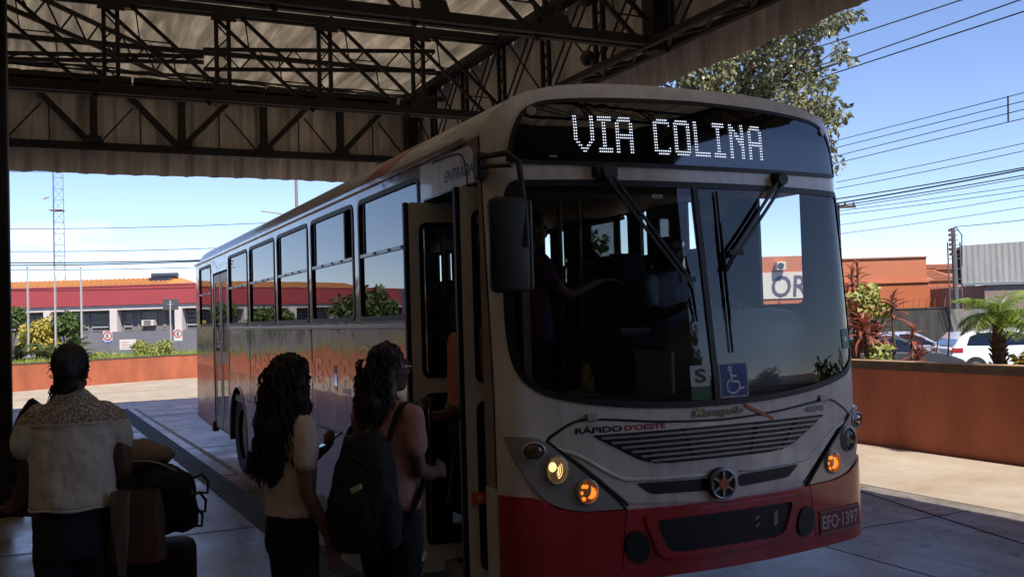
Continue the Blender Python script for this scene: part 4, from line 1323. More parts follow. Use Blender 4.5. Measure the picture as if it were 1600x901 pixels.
# ------------------------------------------------------------------ cars
def car(loc, rz, label, paint, hatch=True, name='parked_car'):
    r = thing(name, loc, label, 'car', 'parked cars across the side street', rz)
    # side profile: x along the car (front = +x), z up ; stations with half width
    tint = glass('car_glass', (0.10, 0.11, 0.12), 1.9)
    if hatch:
        low = [(-1.92, .42), (-1.95, .62), (-1.90, .86), (-1.80, .98), (1.05, .95), (1.55, .86), (1.90, .72), (1.97, .5), (1.93, .30), (-1.85, .28)]
        grn = [(-1.82, .97), (-1.55, 1.32), (-1.35, 1.42), (-0.2, 1.50), (0.25, 1.46), (1.10, .955)]
    else:
        low = [(-2.15, .42), (-2.2, .62), (-2.15, .92), (-1.3, .97), (1.05, .95), (1.7, .84), (2.1, .68), (2.15, .5), (2.1, .28), (-2.1, .26)]
        grn = [(-1.55, .965), (-0.95, 1.36), (-0.5, 1.44), (0.1, 1.44), (0.35, 1.40), (1.15, .955)]
    def shell(prof, hw, tumble, zb):
        N = len(prof); mb = MB(); vs = []
        for s_ in (-1, -0.94, 0.94, 1):
            for (x, z) in prof:
                k = hw - tumble * max(0, z - zb)
                e = 1.0 if abs(s_) == 1 else 1.0
                xx = x * (0.985 if abs(s_) == 1 else 1.0)
                vs.append((xx, s_ * k, z - (0.012 if abs(s_) == 1 and z > zb + 0.3 else 0)))
        fs = [tuple(reversed(range(N))), tuple(range(3 * N, 4 * N))]
        for j in range(3):
            for i in range(N):
                fs.append((j * N + i, j * N + (i + 1) % N, (j + 1) * N + (i + 1) % N, (j + 1) * N + i))
        return mb.add(vs, fs)
    pl = spline(low, 5)
    shell(pl, 0.84, 0.0, 0.3).build('body', paint, r, True)
    pg = spline(grn, 5, False)
    shell(pg, 0.80, 0.32, 0.95).build('cabin', paint, r, True)
    # side windows proud of the cabin
    gz0 = 1.0
    def side_win(pts):
        pts = fillet(pts, 0.05, 3)
        for s_ in (-1, 1):
            m_ = MB()
            vs = []
            for (x, z) in pts: vs.append((x, s_ * (0.80 - 0.32 * (z - 0.95) + 0.012), z))
            n_ = len(vs)
            vs += [(v[0], v[1] - s_ * 0.02, v[2]) for v in vs]
            m_.add(vs, [tuple(range(n_)) if s_ < 0 else tuple(reversed(range(n_)))] + [(i, (i + 1) % n_, n_ + (i + 1) % n_, n_ + i) for i in range(n_)])
            m_.build('window', tint, r)
    if hatch:
        side_win([(-1.45, 1.02), (-1.30, 1.30), (-1.0, 1.38), (-0.62, 1.41), (-0.62, 1.0)])
        side_win([(-0.56, 1.0), (-0.56, 1.415), (-0.1, 1.42), (0.22, 1.36), (0.92, 1.0)])
    else:
        side_win([(-1.25, 1.01), (-0.85, 1.30), (-0.35, 1.36), (-0.35, 1.0)]); side_win([(-0.29, 1.0), (-0.29, 1.365), (0.1, 1.37), (0.3, 1.32), (0.95, 1.0)])
    # windscreen and rear glass
    for (xa, za, xb, zb_) in (((0.35, 1.40, 1.04, 1.0) if True else 0), ((-1.52, 1.31, -1.79, 1.02) if hatch else (-0.98, 1.31, -1.48, 1.02))):
        sgn = 1 if xa > 0 else -1
        MB().add([(xa + sgn * .02, -.60, za + .012), (xa + sgn * .02, .60, za + .012), (xb + sgn * .02, .70, zb_ + .012), (xb + sgn * .02, -.70, zb_ + .012)], [(0, 1, 2, 3)]).build('windscreen' if sgn > 0 else 'rear_window', tint, r)
    tyre = mat('tyre', (0.02, 0.02, 0.02), 0.85); rim = mat('alloy', (0.45, 0.45, 0.46), 0.35, 0.8)
    xf, xr = (1.22, -1.22) if hatch else (1.35, -1.3)
    tw = None
    for x in (xf, xr):
        for s_ in (-1, 1):
            wh = MB().tube([(0, -0.1, 0), (0, 0.1, 0)], 0.31, 24).build('wheel', tyre, r, True); wh.location = (x, s_ * 0.76, 0.31)
            ar = MB().tube([(0, s_ * 0.082, 0), (0, s_ * 0.10, 0)], 0.35, 24).build('wheel_arch', mat('arch_black', (0.012, 0.012, 0.012), 0.9), r, True); ar.location = (x, s_ * 0.745, 0.33)
            rm = MB()
            rm.tube([(0, s_ * 0.1, 0), (0, s_ * 0.108, 0)], 0.07, 12)
            for k in range(7):
                a_ = k * 6.2832 / 7
                rm.bar((0.04 * math.cos(a_), s_ * 0.105, 0.04 * math.sin(a_)), (0.2 * math.cos(a_), s_ * 0.105, 0.2 * math.sin(a_)), 0.05, 0.012, 0, (0, 1, 0))
            pts = [(0.205 * math.cos(t * 6.2832 / 20), s_ * 0.105, 0.205 * math.sin(t * 6.2832 / 20)) for t in range(21)]
            rm.tube(pts, 0.018, 5, False)
            rm.build('rim', rim, wh)
    xe = -1.93 if hatch else -2.17
    red_l = mat('tail_red', (0.35, 0.02, 0.03), 0.15, coat=1)
    for s_ in (-1, 1):
        MB().bbox(xe + 0.0, xe + 0.36, s_ * 0.62 - 0.0 if s_ > 0 else -0.852, 0.852 if s_ > 0 else -0.62, 0.80, 0.97, 0.03).build('tail_light', red_l, r)
        xh = 1.62 if hatch else 1.75
        MB().bbox(xh, xh + 0.26, 0.45 if s_ > 0 else -0.80, 0.80 if s_ > 0 else -0.45, 0.66, 0.80, 0.03).build('headlight', mat('lamp_glass', (0.55, 0.57, 0.6), 0.1, coat=1), r)
        MB().bbox(0.75, 0.9, s_ * 0.9 - 0.07, s_ * 0.9 + 0.07, 0.98, 1.09, 0.03).build('mirror', paint, r)
        MB().box(-0.75, -0.6, s_ * 0.85 - 0.012, s_ * 0.85 + 0.012, 0.82, 0.85).build('door_handle', paint, r)
        MB().box(-0.595, -0.585, s_ * 0.841 - 0.003, s_ * 0.841 + 0.003, 0.36, 0.95).build('door_seam', MATS['arch_black'], r)
    MB().bbox(xe - 0.03, xe + 0.25, -0.75, 0.75, 0.36, 0.56, 0.05).build('bumper', paint, r)
    return r
def carpaint(name, c):
    return mat(name, c, 0.3, 0.0, coat=1.0)
q = at(1565, horizon(1565), 30)
car((q.x, q.y, -0.44), VIEW_RZ + R(-3), 'white hatchback parked beyond the wall behind the small palm', carpaint('paint_white', (0.75, 0.76, 0.78)))
q = at(1372, horizon(1372), 28)
car((q.x, q.y, -0.44), VIEW_RZ + R(4), 'dark grey car nearest the bus, half hidden by the red-leaved plants', carpaint('paint_dark', (0.035, 0.037, 0.042)), False)
q = at(1398, horizon(1398), 32)
car((q.x, q.y, -0.44), VIEW_RZ + R(8), 'silver-blue car behind the dark grey one', carpaint('paint_silver', (0.32, 0.34, 0.42)), False)

# ------------------------------------------------------------------ planting on the right wall
def cordyline(px, depth, ztop_y, nl, L, label, z0=0.86, leafw=0.065, stems=1, M=lf_red):
    S_ = depth / FPX
    depth += 0.45
    S_ = depth / FPX
    a = at(px, horizon(px), depth)
    zt = CAM.z + (horizon(px) - ztop_y) * S_
    r = thing('cordyline', (a.x, a.y, z0), label, 'plant', 'red-leaved plants on the right wall', rz=rnd.uniform(0, 6))
    H = zt - z0 - 0.1
    src = []
    for v in range(3):
        mb = MB()
        n = 5; pts = []
        for i in range(n + 1):
            t = i / n
            pts.append(Vector((L * (t - 0.1 * t * t), 0, L * (0.45 * t - (0.45 + 0.15 * v) * t * t))))
        vs = []; fs = []
        for i, p in enumerate(pts):
            wd = leafw * (math.sin(math.pi * min(0.97, 0.10 + 0.88 * i / n))) ** 0.8
            vs += [(p.x, -wd / 2, p.z + wd * 0.25), (p.x, 0, p.z), (p.x, wd / 2, p.z + wd * 0.25)]
        for i in range(n):
            fs += [(3 * i, 3 * i + 1, 3 * i + 4, 3 * i + 3), (3 * i + 1, 3 * i + 2, 3 * i + 5, 3 * i + 4)]
        src.append(mb.add(vs, fs).build('leaf', M, r, True, fix=False))
    MB().tube([(0, 0, 0), (0.03, 0.02, H * 0.5), (0, 0, max(0.08, H))], [0.028, 0.022, 0.016], 6).build('stem', bark, r)
    for k in range(nl):
        o = src[k] if k < 3 else inst(src[k % 3], r)
        t = k / nl
        o.location = (0, 0, max(0.05, H * (0.72 + 0.28 * t)) )
        o.rotation_euler = (rnd.uniform(-0.2, 0.2), -R(-25 + 95 * t + rnd.uniform(-10, 10)), k * 2.39996)
        s_ = rnd.uniform(0.75, 1.1) * (1 - 0.25 * t)
        o.scale = (s_, s_, s_)
    return r
for (px, dep, yt, nl, L, lb) in ((1333, 13.6, 410, 20, 0.34, 'tall red-leaved plant closest to the bus edge'), (1337, 13.2, 465, 24, 0.36, 'bushy red-leaved plant low against the bus edge'), (1348, 13.0, 490, 30, 0.42, 'large bushy red-leaved plant under the green-leaved shrub'),
                             (1395, 13.3, 450, 20, 0.34, 'slender red-leaved plant standing clear right of the green shrub'), (1366, 13.5, 500, 26, 0.38, 'middle red-leaved plant in front of the dark car'), (1425, 13.2, 497, 14, 0.26, 'small red-leaved plant on a thin stem in front of the grey wall'),
                             (1430, 13.0, 542, 20, 0.34, 'low red-leaved plant on the wall edge left of the white car'), (1352, 13.8, 520, 22, 0.36, 'red-leaved plant at the foot of the clump'), (1322, 14.0, 440, 20, 0.36, 'red-leaved plant mostly hidden behind the bus'), (1342, 14.2, 400, 18, 0.30, 'topmost red-leaved plant silhouetted against the orange building')):
    cordyline(px, dep, yt, nl, L, lb)
bush('shrub', P(1357, 13.8, 0.86), 'bright green leafed shrub rising among the red-leaved plants', 0.24, 0.24, 0.28, 520, 0.11, lf_pale, 14, 51, zoff=0.82, aspect=0.6)
bush('shrub', P(1368, 13.5, 0.86), 'low green shrub in front of the red-leaved clump', 0.18, 0.18, 0.2, 360, 0.10, lf_pale, 12, 52, aspect=0.6, zoff=0.06)
bush('shrub', P(1328, 14.2, 0.86), 'yellow-green shrub at the very edge of the bus', 0.12, 0.12, 0.35, 300, 0.09, lf_pale, 10, 53, aspect=0.6)
bush('shrub', P(1600, 11.5, 0.86), 'yellow-green variegated shrub under the palm at the right edge', 0.2, 0.2, 0.22, 420, 0.12, lf_yellow, 12, 54, aspect=0.5)
# small feathery palm
pq = P(1557, 11.6, 0.86)
pal = rosette((pq[0], pq[1], 0.86), 'small_palm', 'small feathery green palm with a stubby brown trunk on the right wall', 'palm', 30, 0.64, 0.25, 0.013, lf_palm, 0.66, (-5, 74), 0.82, n=22, vee=0.1)
tk = MB()
tk.tube([(0, 0, 0), (0.01, 0, 0.12), (0, 0, 0.25), (0, 0, 0.46), (0, 0, 0.81)], [0.075, 0.085, 0.07, 0.08, 0.05], 10)
tk.build('trunk', mat('palm_trunk', (0.10, 0.06, 0.035), 0.9, var=0.5, vscale=20, bump=0.6, bscale=40), pal)
sh_ = MB()
for k in range(40):
    a_ = k * 2.4; z = 0.05 + 0.5 * k / 40
    sh_.bar((0.06 * math.cos(a_), 0.06 * math.sin(a_), z), (0.11 * math.cos(a_), 0.11 * math.sin(a_), z + 0.06), 0.02)
sh_.build('leaf_base', MATS['palm_trunk'], pal)
# dead twigs
for k, (px, yt, yb, lb) in enumerate(((1481, 455, 556, 'bare dry stick standing left of the palm'), (1462, 520, 556, 'short dry stalk at the tail of the white car'))):
    a = at(px, yb, 11.8); b_ = at(px + 2, yt, 11.8)
    o = MB().tube([(0, 0, 0), (b_ - a) * 0.5 + Vector((0.02, 0, 0)), b_ - a], [0.012, 0.009, 0.004], 5).build('dry_stalk', bark, None)
    o.location = (a.x, a.y, a.z); tag(o, lb, 'plant')
# things behind the viewer on the right, mirrored in the windscreen
for (x, y, s_, lb) in ((12.5, -4, 41, 'dense green shrub row on the right wall, behind the viewer'), (12.2, -9, 42, 'dark green shrub by the right wall, farther behind the viewer'), (11.2, 1.5, 43, 'leafy shrub on the right wall beside the viewer')):
    bush('shrub', (x, y, 0.4), lb, 0.9, 1.2, 0.8, 1500, 0.18, lf_green, 24, s_)
tree('street_tree', (19, -22, -0.45), 'green street tree behind the viewer to the right', 6, (0, 0, 4.2, 2.4, 2.4, 1.9), 3000, 0.28, lf_green, 61, 0.2, 'street trees behind the viewer')
tree('street_tree', (13, -30, -0.45), 'second green street tree behind the viewer', 6, (0, 0, 3.8, 2.2, 2.2, 1.7), 3000, 0.28, lf_dark, 62, 0.2, 'street trees behind the viewer')
hb = thing('house', (24, -34, -0.45), 'low cream house with a tiled roof behind the viewer', 'house')
MB().box(-7, 7, -4, 0, 0, 3).build('wall', white_wall, hb)
MB().add([(-7.5, .5, 2.95), (7.5, .5, 2.95), (7.5, -2, 4.4), (-7.5, -2, 4.4), (-7.5, -4.5, 2.95), (7.5, -4.5, 2.95)], [(0, 1, 2, 3), (3, 2, 5, 4), (0, 3, 4), (1, 5, 2)]).build('roof', tile_red, hb)
# unseen walls added behind and left of the viewer for shade and reflections
tb = thing('added_shade_walls', (0, 0, 0), 'unseen brown wall added behind the viewer to shade the platform', 'building')
brown = mat('shade_wall_brown', (0.075, 0.055, 0.045), 0.85, var=0.2)
MB().box(-8.9, 8.3, -3.9, -3.5, 0, 6.4).build('back_wall', brown, tb)
MB().box(-9.2, -8.901, -3.9, 13.3, 0, 6.6).build('side_wall', brown, tb)
MB().box(-8.9, -0.95, 13.0, 13.3, 0, 6.3).build('end_wall', brown, tb)

# ================================================================== THE BUS
BX, BY = 3.323, 4.332
BUS = thing('city_bus', (BX, BY, 0), 'white and red city bus with a lit route board and open front door', 'bus')
def SF(x, z):
    """how far the curved front stands back from its foremost point"""
    ax = min(abs(x), 1.25)
    s_ = 0.16 * (ax / 1.25) ** 2.2
    c_, r_ = (0.25, 0.235) if x > 0 else (0.13, 0.135)
    e = max(0.0, ax - (1.255 - r_))
    s_ += c_ * (1 - math.sqrt(max(0.0, 1 - (e / r_) ** 2)))
    s_ += max(0.0, z - 1.45) * 0.075
    t = max(0.0, z - 2.86)
    return s_ + (0.9 * t * t if t < 0.4 else 0.144 + 0.72 * (t - 0.4))
def FP(o):
    return lambda x, z: (x, SF(x, z) - o, z)
GX = [-1.24, -1.22, -1.19, -1.16, -1.12, -1.07, -1.02] + [-0.96 + 0.08 * i for i in range(25)] + [1.02, 1.07, 1.12, 1.16, 1.19, 1.22, 1.24]
GZ = [0.3 + 0.08 * i for i in range(37)]
def front(outline, name, M, parent, o=0.004, back=0.02, holes=(), step=0.05, grid=True, smooth=True):
    mb = slab(outline, holes, FP(o), FP(o - back), GX if grid else (), GZ if grid else (), step)
    return mb.build(name, M, parent, smooth)
def ribbon(pts, wd, name, M, parent, o=0.006, back=0.01, step=0.03):
    """a narrow strip following a line on the front"""
    P_ = [Vector(q) for q in pts]
    L, Rr = [], []
    for i, q in enumerate(P_):
        t = (P_[min(i + 1, len(P_) - 1)] - P_[max(i - 1, 0)]).normalized()
        n_ = Vector((-t.y, t.x)) * wd / 2
        L.append(q + n_); Rr.append(q - n_)
    mb = MB(); vs = []; fs = []
    for a, b in zip(L, Rr):
        for q in (a, b): vs.append((q.x, SF(q.x, q.y) - o, q.y))
        for q in (b, a): vs.append((q.x, SF(q.x, q.y) - o + back, q.y))
    for i in range(len(P_) - 1):
        for j in range(4): fs.append((4 * i + j, 4 * i + (j + 1) % 4, 4 * i + 4 + (j + 1) % 4, 4 * i + 4 + j))
    n = 4 * (len(P_) - 1)
    fs += [(3, 2, 1, 0), (n, n + 1, n + 2, n + 3)]
    return mb.add(vs, fs).build(name, M, parent)
def sym(half):
    """right half from the top centre down to the bottom centre, mirrored"""
    return half + [(-x, z) for x, z in reversed(half) if abs(x) > 1e-6]

bus_white = mat('bus_white', (0.84, 0.80, 0.755), 0.30, var=0.10, vscale=2.5, coat=0.6)
def dirt(M, amount=0.55):
    """fine specks and road dirt breaking the paint"""
    t = M.node_tree; b = t.nodes['Principled BSDF']
    src = b.inputs['Base Color'].links[0].from_socket
    tcn = t.nodes.new('ShaderNodeTexCoord')
    n = t.nodes.new('ShaderNodeTexNoise'); n.inputs['Scale'].default_value = 55; n.inputs['Detail'].default_value = 3
    t.links.new(tcn.outputs['Object'], n.inputs['Vector'])
    r = t.nodes.new('ShaderNodeValToRGB')
    r.color_ramp.elements[0].position = 0.27; r.color_ramp.elements[0].color = (0.25, 0.2, 0.16, 1)
    r.color_ramp.elements[1].position = 0.34; r.color_ramp.elements[1].color = (1, 1, 1, 1)
    t.links.new(n.outputs['Fac'], r.inputs[0])
    mpn = t.nodes.new('ShaderNodeMapping'); mpn.inputs['Scale'].default_value = (9, 9, 0.7)
    n2 = t.nodes.new('ShaderNodeTexNoise'); n2.inputs['Scale'].default_value = 1.6; n2.inputs['Detail'].default_value = 6
    t.links.new(tcn.outputs['Object'], mpn.inputs[0]); t.links.new(mpn.outputs[0], n2.inputs['Vector'])
    r2 = t.nodes.new('ShaderNodeValToRGB')
    r2.color_ramp.elements[0].position = 0.30; r2.color_ramp.elements[0].color = (0.62, 0.55, 0.47, 1)
    r2.color_ramp.elements[1].position = 0.58; r2.color_ramp.elements[1].color = (1, 1, 1, 1)
    t.links.new(n2.outputs['Fac'], r2.inputs[0])
    m1 = t.nodes.new('ShaderNodeMixRGB'); m1.blend_type = 'MULTIPLY'; m1.inputs[0].default_value = amount
    m2 = t.nodes.new('ShaderNodeMixRGB'); m2.blend_type = 'MULTIPLY'; m2.inputs[0].default_value = amount
    t.links.new(src, m1.inputs[1]); t.links.new(r.outputs[0], m1.inputs[2])
    t.links.new(m1.outputs[0], m2.inputs[1]); t.links.new(r2.outputs[0], m2.inputs[2])
    t.links.new(m2.outputs[0], b.inputs['Base Color'])
dirt(bus_white, 0.42)
bus_red = mat('bus_red', (0.52, 0.035, 0.045), 0.30, var=0.18, vscale=3, coat=0.5)
dirt(bus_red, 0.55)
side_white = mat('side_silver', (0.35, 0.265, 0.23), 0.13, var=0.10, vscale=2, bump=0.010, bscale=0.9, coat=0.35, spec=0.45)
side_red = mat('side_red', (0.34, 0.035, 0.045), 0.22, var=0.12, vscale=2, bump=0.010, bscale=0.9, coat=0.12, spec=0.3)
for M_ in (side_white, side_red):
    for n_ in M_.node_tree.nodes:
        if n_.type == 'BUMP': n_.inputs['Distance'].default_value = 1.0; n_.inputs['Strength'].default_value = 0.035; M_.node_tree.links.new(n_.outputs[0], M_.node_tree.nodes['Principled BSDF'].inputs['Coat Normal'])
rubber = mat('rubber', (0.012, 0.012, 0.012), 0.5, var=0.3, vscale=20)
black_gloss = mat('black_gloss', (0.006, 0.006, 0.007), 0.04, coat=0.0)
black_gloss.node_tree.nodes['Principled BSDF'].inputs['IOR'].default_value = 1.9
black_plastic = mat('black_plastic', (0.018, 0.017, 0.016), 0.5, var=0.3, vscale=15)
cluster_grey = mat('cluster_grey', (0.48, 0.47, 0.45), 0.34, 0.25, var=0.15, vscale=8, coat=0.5)
chrome = mat('chrome', (0.6, 0.6, 0.6), 0.15, 1.0)
orange_m = mat('orange_decal', (0.50, 0.14, 0.035), 0.35)
ws_glass = glass('windscreen_glass', (0.82, 0.84, 0.82), 1.58)
win_glass = glass('window_glass', (0.28, 0.29, 0.29), 2.5, 0.012, 1.3)
door_glass = glass('door_glass', (0.80, 0.82, 0.79), 1.6)

def ROOFZ(x):
    a = min(1.0, abs(x) / 1.25)
    return 2.83 + 0.305 * math.sqrt(max(0.0, 1 - a ** 4))
# outlines on the front (x, z)
ws_half = [(0, 2.578), (0.5, 2.578), (1.0, 2.574), (1.115, 2.565), (1.155, 2.48), (1.168, 2.30), (1.176, 2.0), (1.177, 1.80), (1.168, 1.66), (1.145, 1.565), (1.09, 1.49), (0.97, 1.425), (0.70, 1.372), (0.34, 1.340), (0, 1.333)]
ws_o = [(x if x > -0.95 else -0.95 + (x + 0.95) * 1.12, z) for x, z in sym(spline(ws_half, 4, False))]
def inset(poly, d):
    n = len(poly); out = []
    ar = sum(poly[i][0] * poly[(i + 1) % n][1] - poly[(i + 1) % n][0] * poly[i][1] for i in range(n))
    sg = 1 if ar > 0 else -1
    for i in range(n):
        a = Vector(poly[i - 1]); b = Vector(poly[(i + 1) % n])
        t = (b - a).normalized()
        out.append((poly[i][0] - t.y * d * sg, poly[i][1] + t.x * d * sg))
    return out
ws_in = inset(ws_o, 0.034)
# white skin of the front, from the bumper line up to the roof edge
top = [(x, ROOFZ(x)) for x in [1.25, 1.245, 1.235, 1.22, 1.19, 1.15, 1.09, 1.0, 0.85, 0.65, 0.4, 0.2, 0]]
skin = sym([(0, 3.135)] + list(reversed(top))[1:] + [(1.25, 2.5), (1.25, 1.8), (1.25, 1.3), (1.25, 0.93), (1.1, 0.90), (0.6, 0.82), (0, 0.80)])
front(skin, 'front_panel', bus_white, BUS, 0.0, 0.02, [ws_o])
front(ws_o, 'windscreen_seal', rubber, BUS, 0.010, 0.03, [ws_in], step=0.04)
wsg = front(inset(ws_o, 0.030), 'windscreen', ws_glass, BUS, 0.002, 0.001)
# centre pillar of the two-piece windscreen
ribbon([(-0.066 + 0.045 * k / 12, 2.56 - 1.21 * k / 12) for k in range(13)], 0.034, 'centre_pillar', rubber, BUS, 0.012, 0.03)
# route board
sg_half = [(0, 3.052), (0.5, 3.040), (0.86, 3.018), (0.99, 2.985), (1.06, 2.92), (1.10, 2.82), (1.125, 2.70), (1.115, 2.668), (1.0, 2.658), (0.5, 2.652), (0, 2.650)]
sg_o = [(x if x > -0.9 else -0.9 + (x + 0.9) * 1.12, z) for x, z in sym(spline(sg_half, 4, False))]
board = front(sg_o, 'route_board', black_gloss, BUS, 0.010, 0.03)
front(sg_o, 'route_board_seal', rubber, board, 0.014, 0.02, [inset(sg_o, 0.022)], step=0.04)
for s_ in (-1, 1):
    x, z = s_ * 1.01, 2.945
    n_ = Vector((s_ * 0.42, -1, 0.2)).normalized()
    c = Vector((x, SF(x, z) - 0.012, z))
    mk = MB().disc(c, 0.026, n_, 18, 0.012).build('marker_lamp', mat('marker_white', (0.45, 0.43, 0.40), 0.2, var=0.3, vscale=60), board, True)
ribbon([(-0.93, 2.700), (-0.89, 2.700)], 0.012, 'board_plate', mat('small_plate', (0.3, 0.3, 0.28), 0.5), board, 0.015, 0.006)
# lit dot-matrix letters
FONT = {
 'V': ["1100000011"] * 9 + ["0110000110", "0011001100", "0001111000", "0000110000"],
 'I': ["1111111", "1111111"] + ["0011000"] * 9 + ["1111111", "1111111"],
 'A': ["001111110", "011111110"] + ["110000011"] * 4 + ["111111111", "111111111"] + ["110000011"] * 5,
 'C': ["001111110", "111111111", "110000001"] + ["110000000"] * 7 + ["110000001", "111111111", "001111110"],
 'O': ["011111110", "111111111"] + ["110000011"] * 9 + ["111111111", "011111110"],
 'L': ["110000000"] * 11 + ["111111111", "111111111"],
 'N': ["110000011", "111000011", "111100011", "110110011", "110111011", "110011111", "110001111", "110000111"] + ["110000011"] * 5,
}
led = glow('led_white', (0.78, 0.84, 1.0), 0.68)
for ch, xs0 in (('V', -0.785), ('I', -0.644), ('A', -0.541), ('C', -0.306), ('O', -0.173), ('L', -0.039), ('I', 0.094), ('N', 0.211), ('A', 0.351)):
    mb = MB()
    for r_, row in enumerate(FONT[ch]):
        for c_, b_ in enumerate(row):
            if b_ == '1':
                x = xs0 + c_ * 0.0119
                z = 2.922 - r_ * 0.0159
                y = SF(x, z) - 0.0145
                mb.add([(x + 0.0037 * math.cos(a * math.pi / 3), y, z + 0.0037 * math.sin(a * math.pi / 3)) for a in range(6)], [tuple(range(6))])
    stuff(mb.build('led_letter', led, board))
# bonnet panel seam, hinges
seam = spline([(-0.60, 0.845), (-0.80, 1.02), (-0.93, 1.125), (-1.03, 1.20), (-0.96, 1.262), (-0.86, 1.305), (-0.72, 1.303), (-0.4, 1.272), (0, 1.255), (0.4, 1.272), (0.72, 1.303), (0.86, 1.305), (0.96, 1.262), (1.03, 1.20), (0.93, 1.125), (0.80, 1.02), (0.60, 0.845)], 6, False)
ribbon(seam, 0.013, 'bonnet_seam', rubber, BUS, 0.003, 0.012)
bonnet = front(inset([q for q in seam] + [(0.0, 0.80)], 0.012), 'bonnet', bus_white, BUS, 0.008, 0.02)
for s_ in (-1, 1):
    x, z = s_ * 0.79, 1.315
    MB().bbox(x - 0.035, x + 0.035, SF(x, z) - 0.022, SF(x, z) + 0.01, z - 0.014, z + 0.022, 0.006).build('hinge', mat('hinge_metal', (0.35, 0.33, 0.30), 0.4, 0.6), bonnet)
# grille
gr_o = fillet([(-0.80, 1.226), (0.80, 1.226), (0.52, 1.078), (0.36, 1.047), (-0.36, 1.047), (-0.52, 1.072)], [0.03, 0.03, 0.04, 0.05, 0.05, 0.04])
gb = front(gr_o, 'grille', black_plastic, BUS, 0.0095, 0.02)
for k in range(6):
    z = 1.207 - k * 0.0272
    hw = 0.775 - max(0, (1.222 - z)) * 2.05
    hw = max(hw, 0.36)
    ribbon([(-hw + 2 * hw * i / 24, z) for i in range(25)], 0.0105, 'grille_slat', mat('slat_silver', (0.42, 0.40, 0.38), 0.35, 0.2), gb, 0.026, 0.016)
for x0, x1 in ((-0.25, -0.19), (0.25, 0.19), (-0.56, -0.42), (0.56, 0.42)):
    ribbon([(x0 + (x1 - x0) * i / 8, 1.222 - 0.165 * i / 8) for i in range(9)], 0.008, 'grille_rib', black_plastic, gb, 0.020, 0.01)
# moulded shoulder under the grille and the two slots
for s_ in (-1, 1):
    sl_ = fillet([(s_ * 0.10, 0.944), (s_ * 0.555, 0.958), (s_ * 0.47, 0.893), (s_ * 0.10, 0.878)], 0.025)
    front(sl_, 'air_slot', black_plastic, bonnet, 0.0105, 0.02)
    lip = spline([(s_ * 1.0, 1.17), (s_ * 0.86, 1.12), (s_ * 0.66, 1.00), (s_ * 0.52, 0.975), (s_ * 0.10, 0.962)], 5, False)
    mb = MB()
    mb.tube([(x, SF(x, z) - 0.006, z) for x, z in lip], [0.004] + [0.012] * (len(lip) - 2) + [0.004], 8)
    mb.build('moulding', bus_white, bonnet, 'all')
# emblem : chrome ring, dark star blades, orange hub
em = MB().tube([(-0.035, SF(0, .91) - 0.012, .912), (-0.035, SF(0, .91) - 0.045, .912)], [0.086, 0.078], 28).build('emblem', black_plastic, bonnet, True)
ye = SF(0, .91) - 0.047
tor = [(-0.035 + 0.078 * math.cos(t * 6.2832 / 30), ye, .912 + 0.078 * math.sin(t * 6.2832 / 30)) for t in range(31)]
MB().tube(tor, 0.009, 8, False).build('ring', mat('emblem_grey', (0.30, 0.30, 0.30), 0.3, 0.8), em, True)
st_ = MB()
for k in range(6):
    a = k * math.pi / 3 + 0.5
    st_.bar((-0.035 + 0.030 * math.cos(a), ye - 0.004, .912 + 0.030 * math.sin(a)), (-0.035 + 0.077 * math.cos(a), ye - 0.004, .912 + 0.077 * math.sin(a)), 0.013, 0.008, 0, (0, 1, 0))
st_.build('spoke', MATS['emblem_grey'], em)
MB().disc((-0.035, ye - 0.006, .912), 0.034, (0, -1, 0), 6, 0.012).build('hub', orange_m, em)
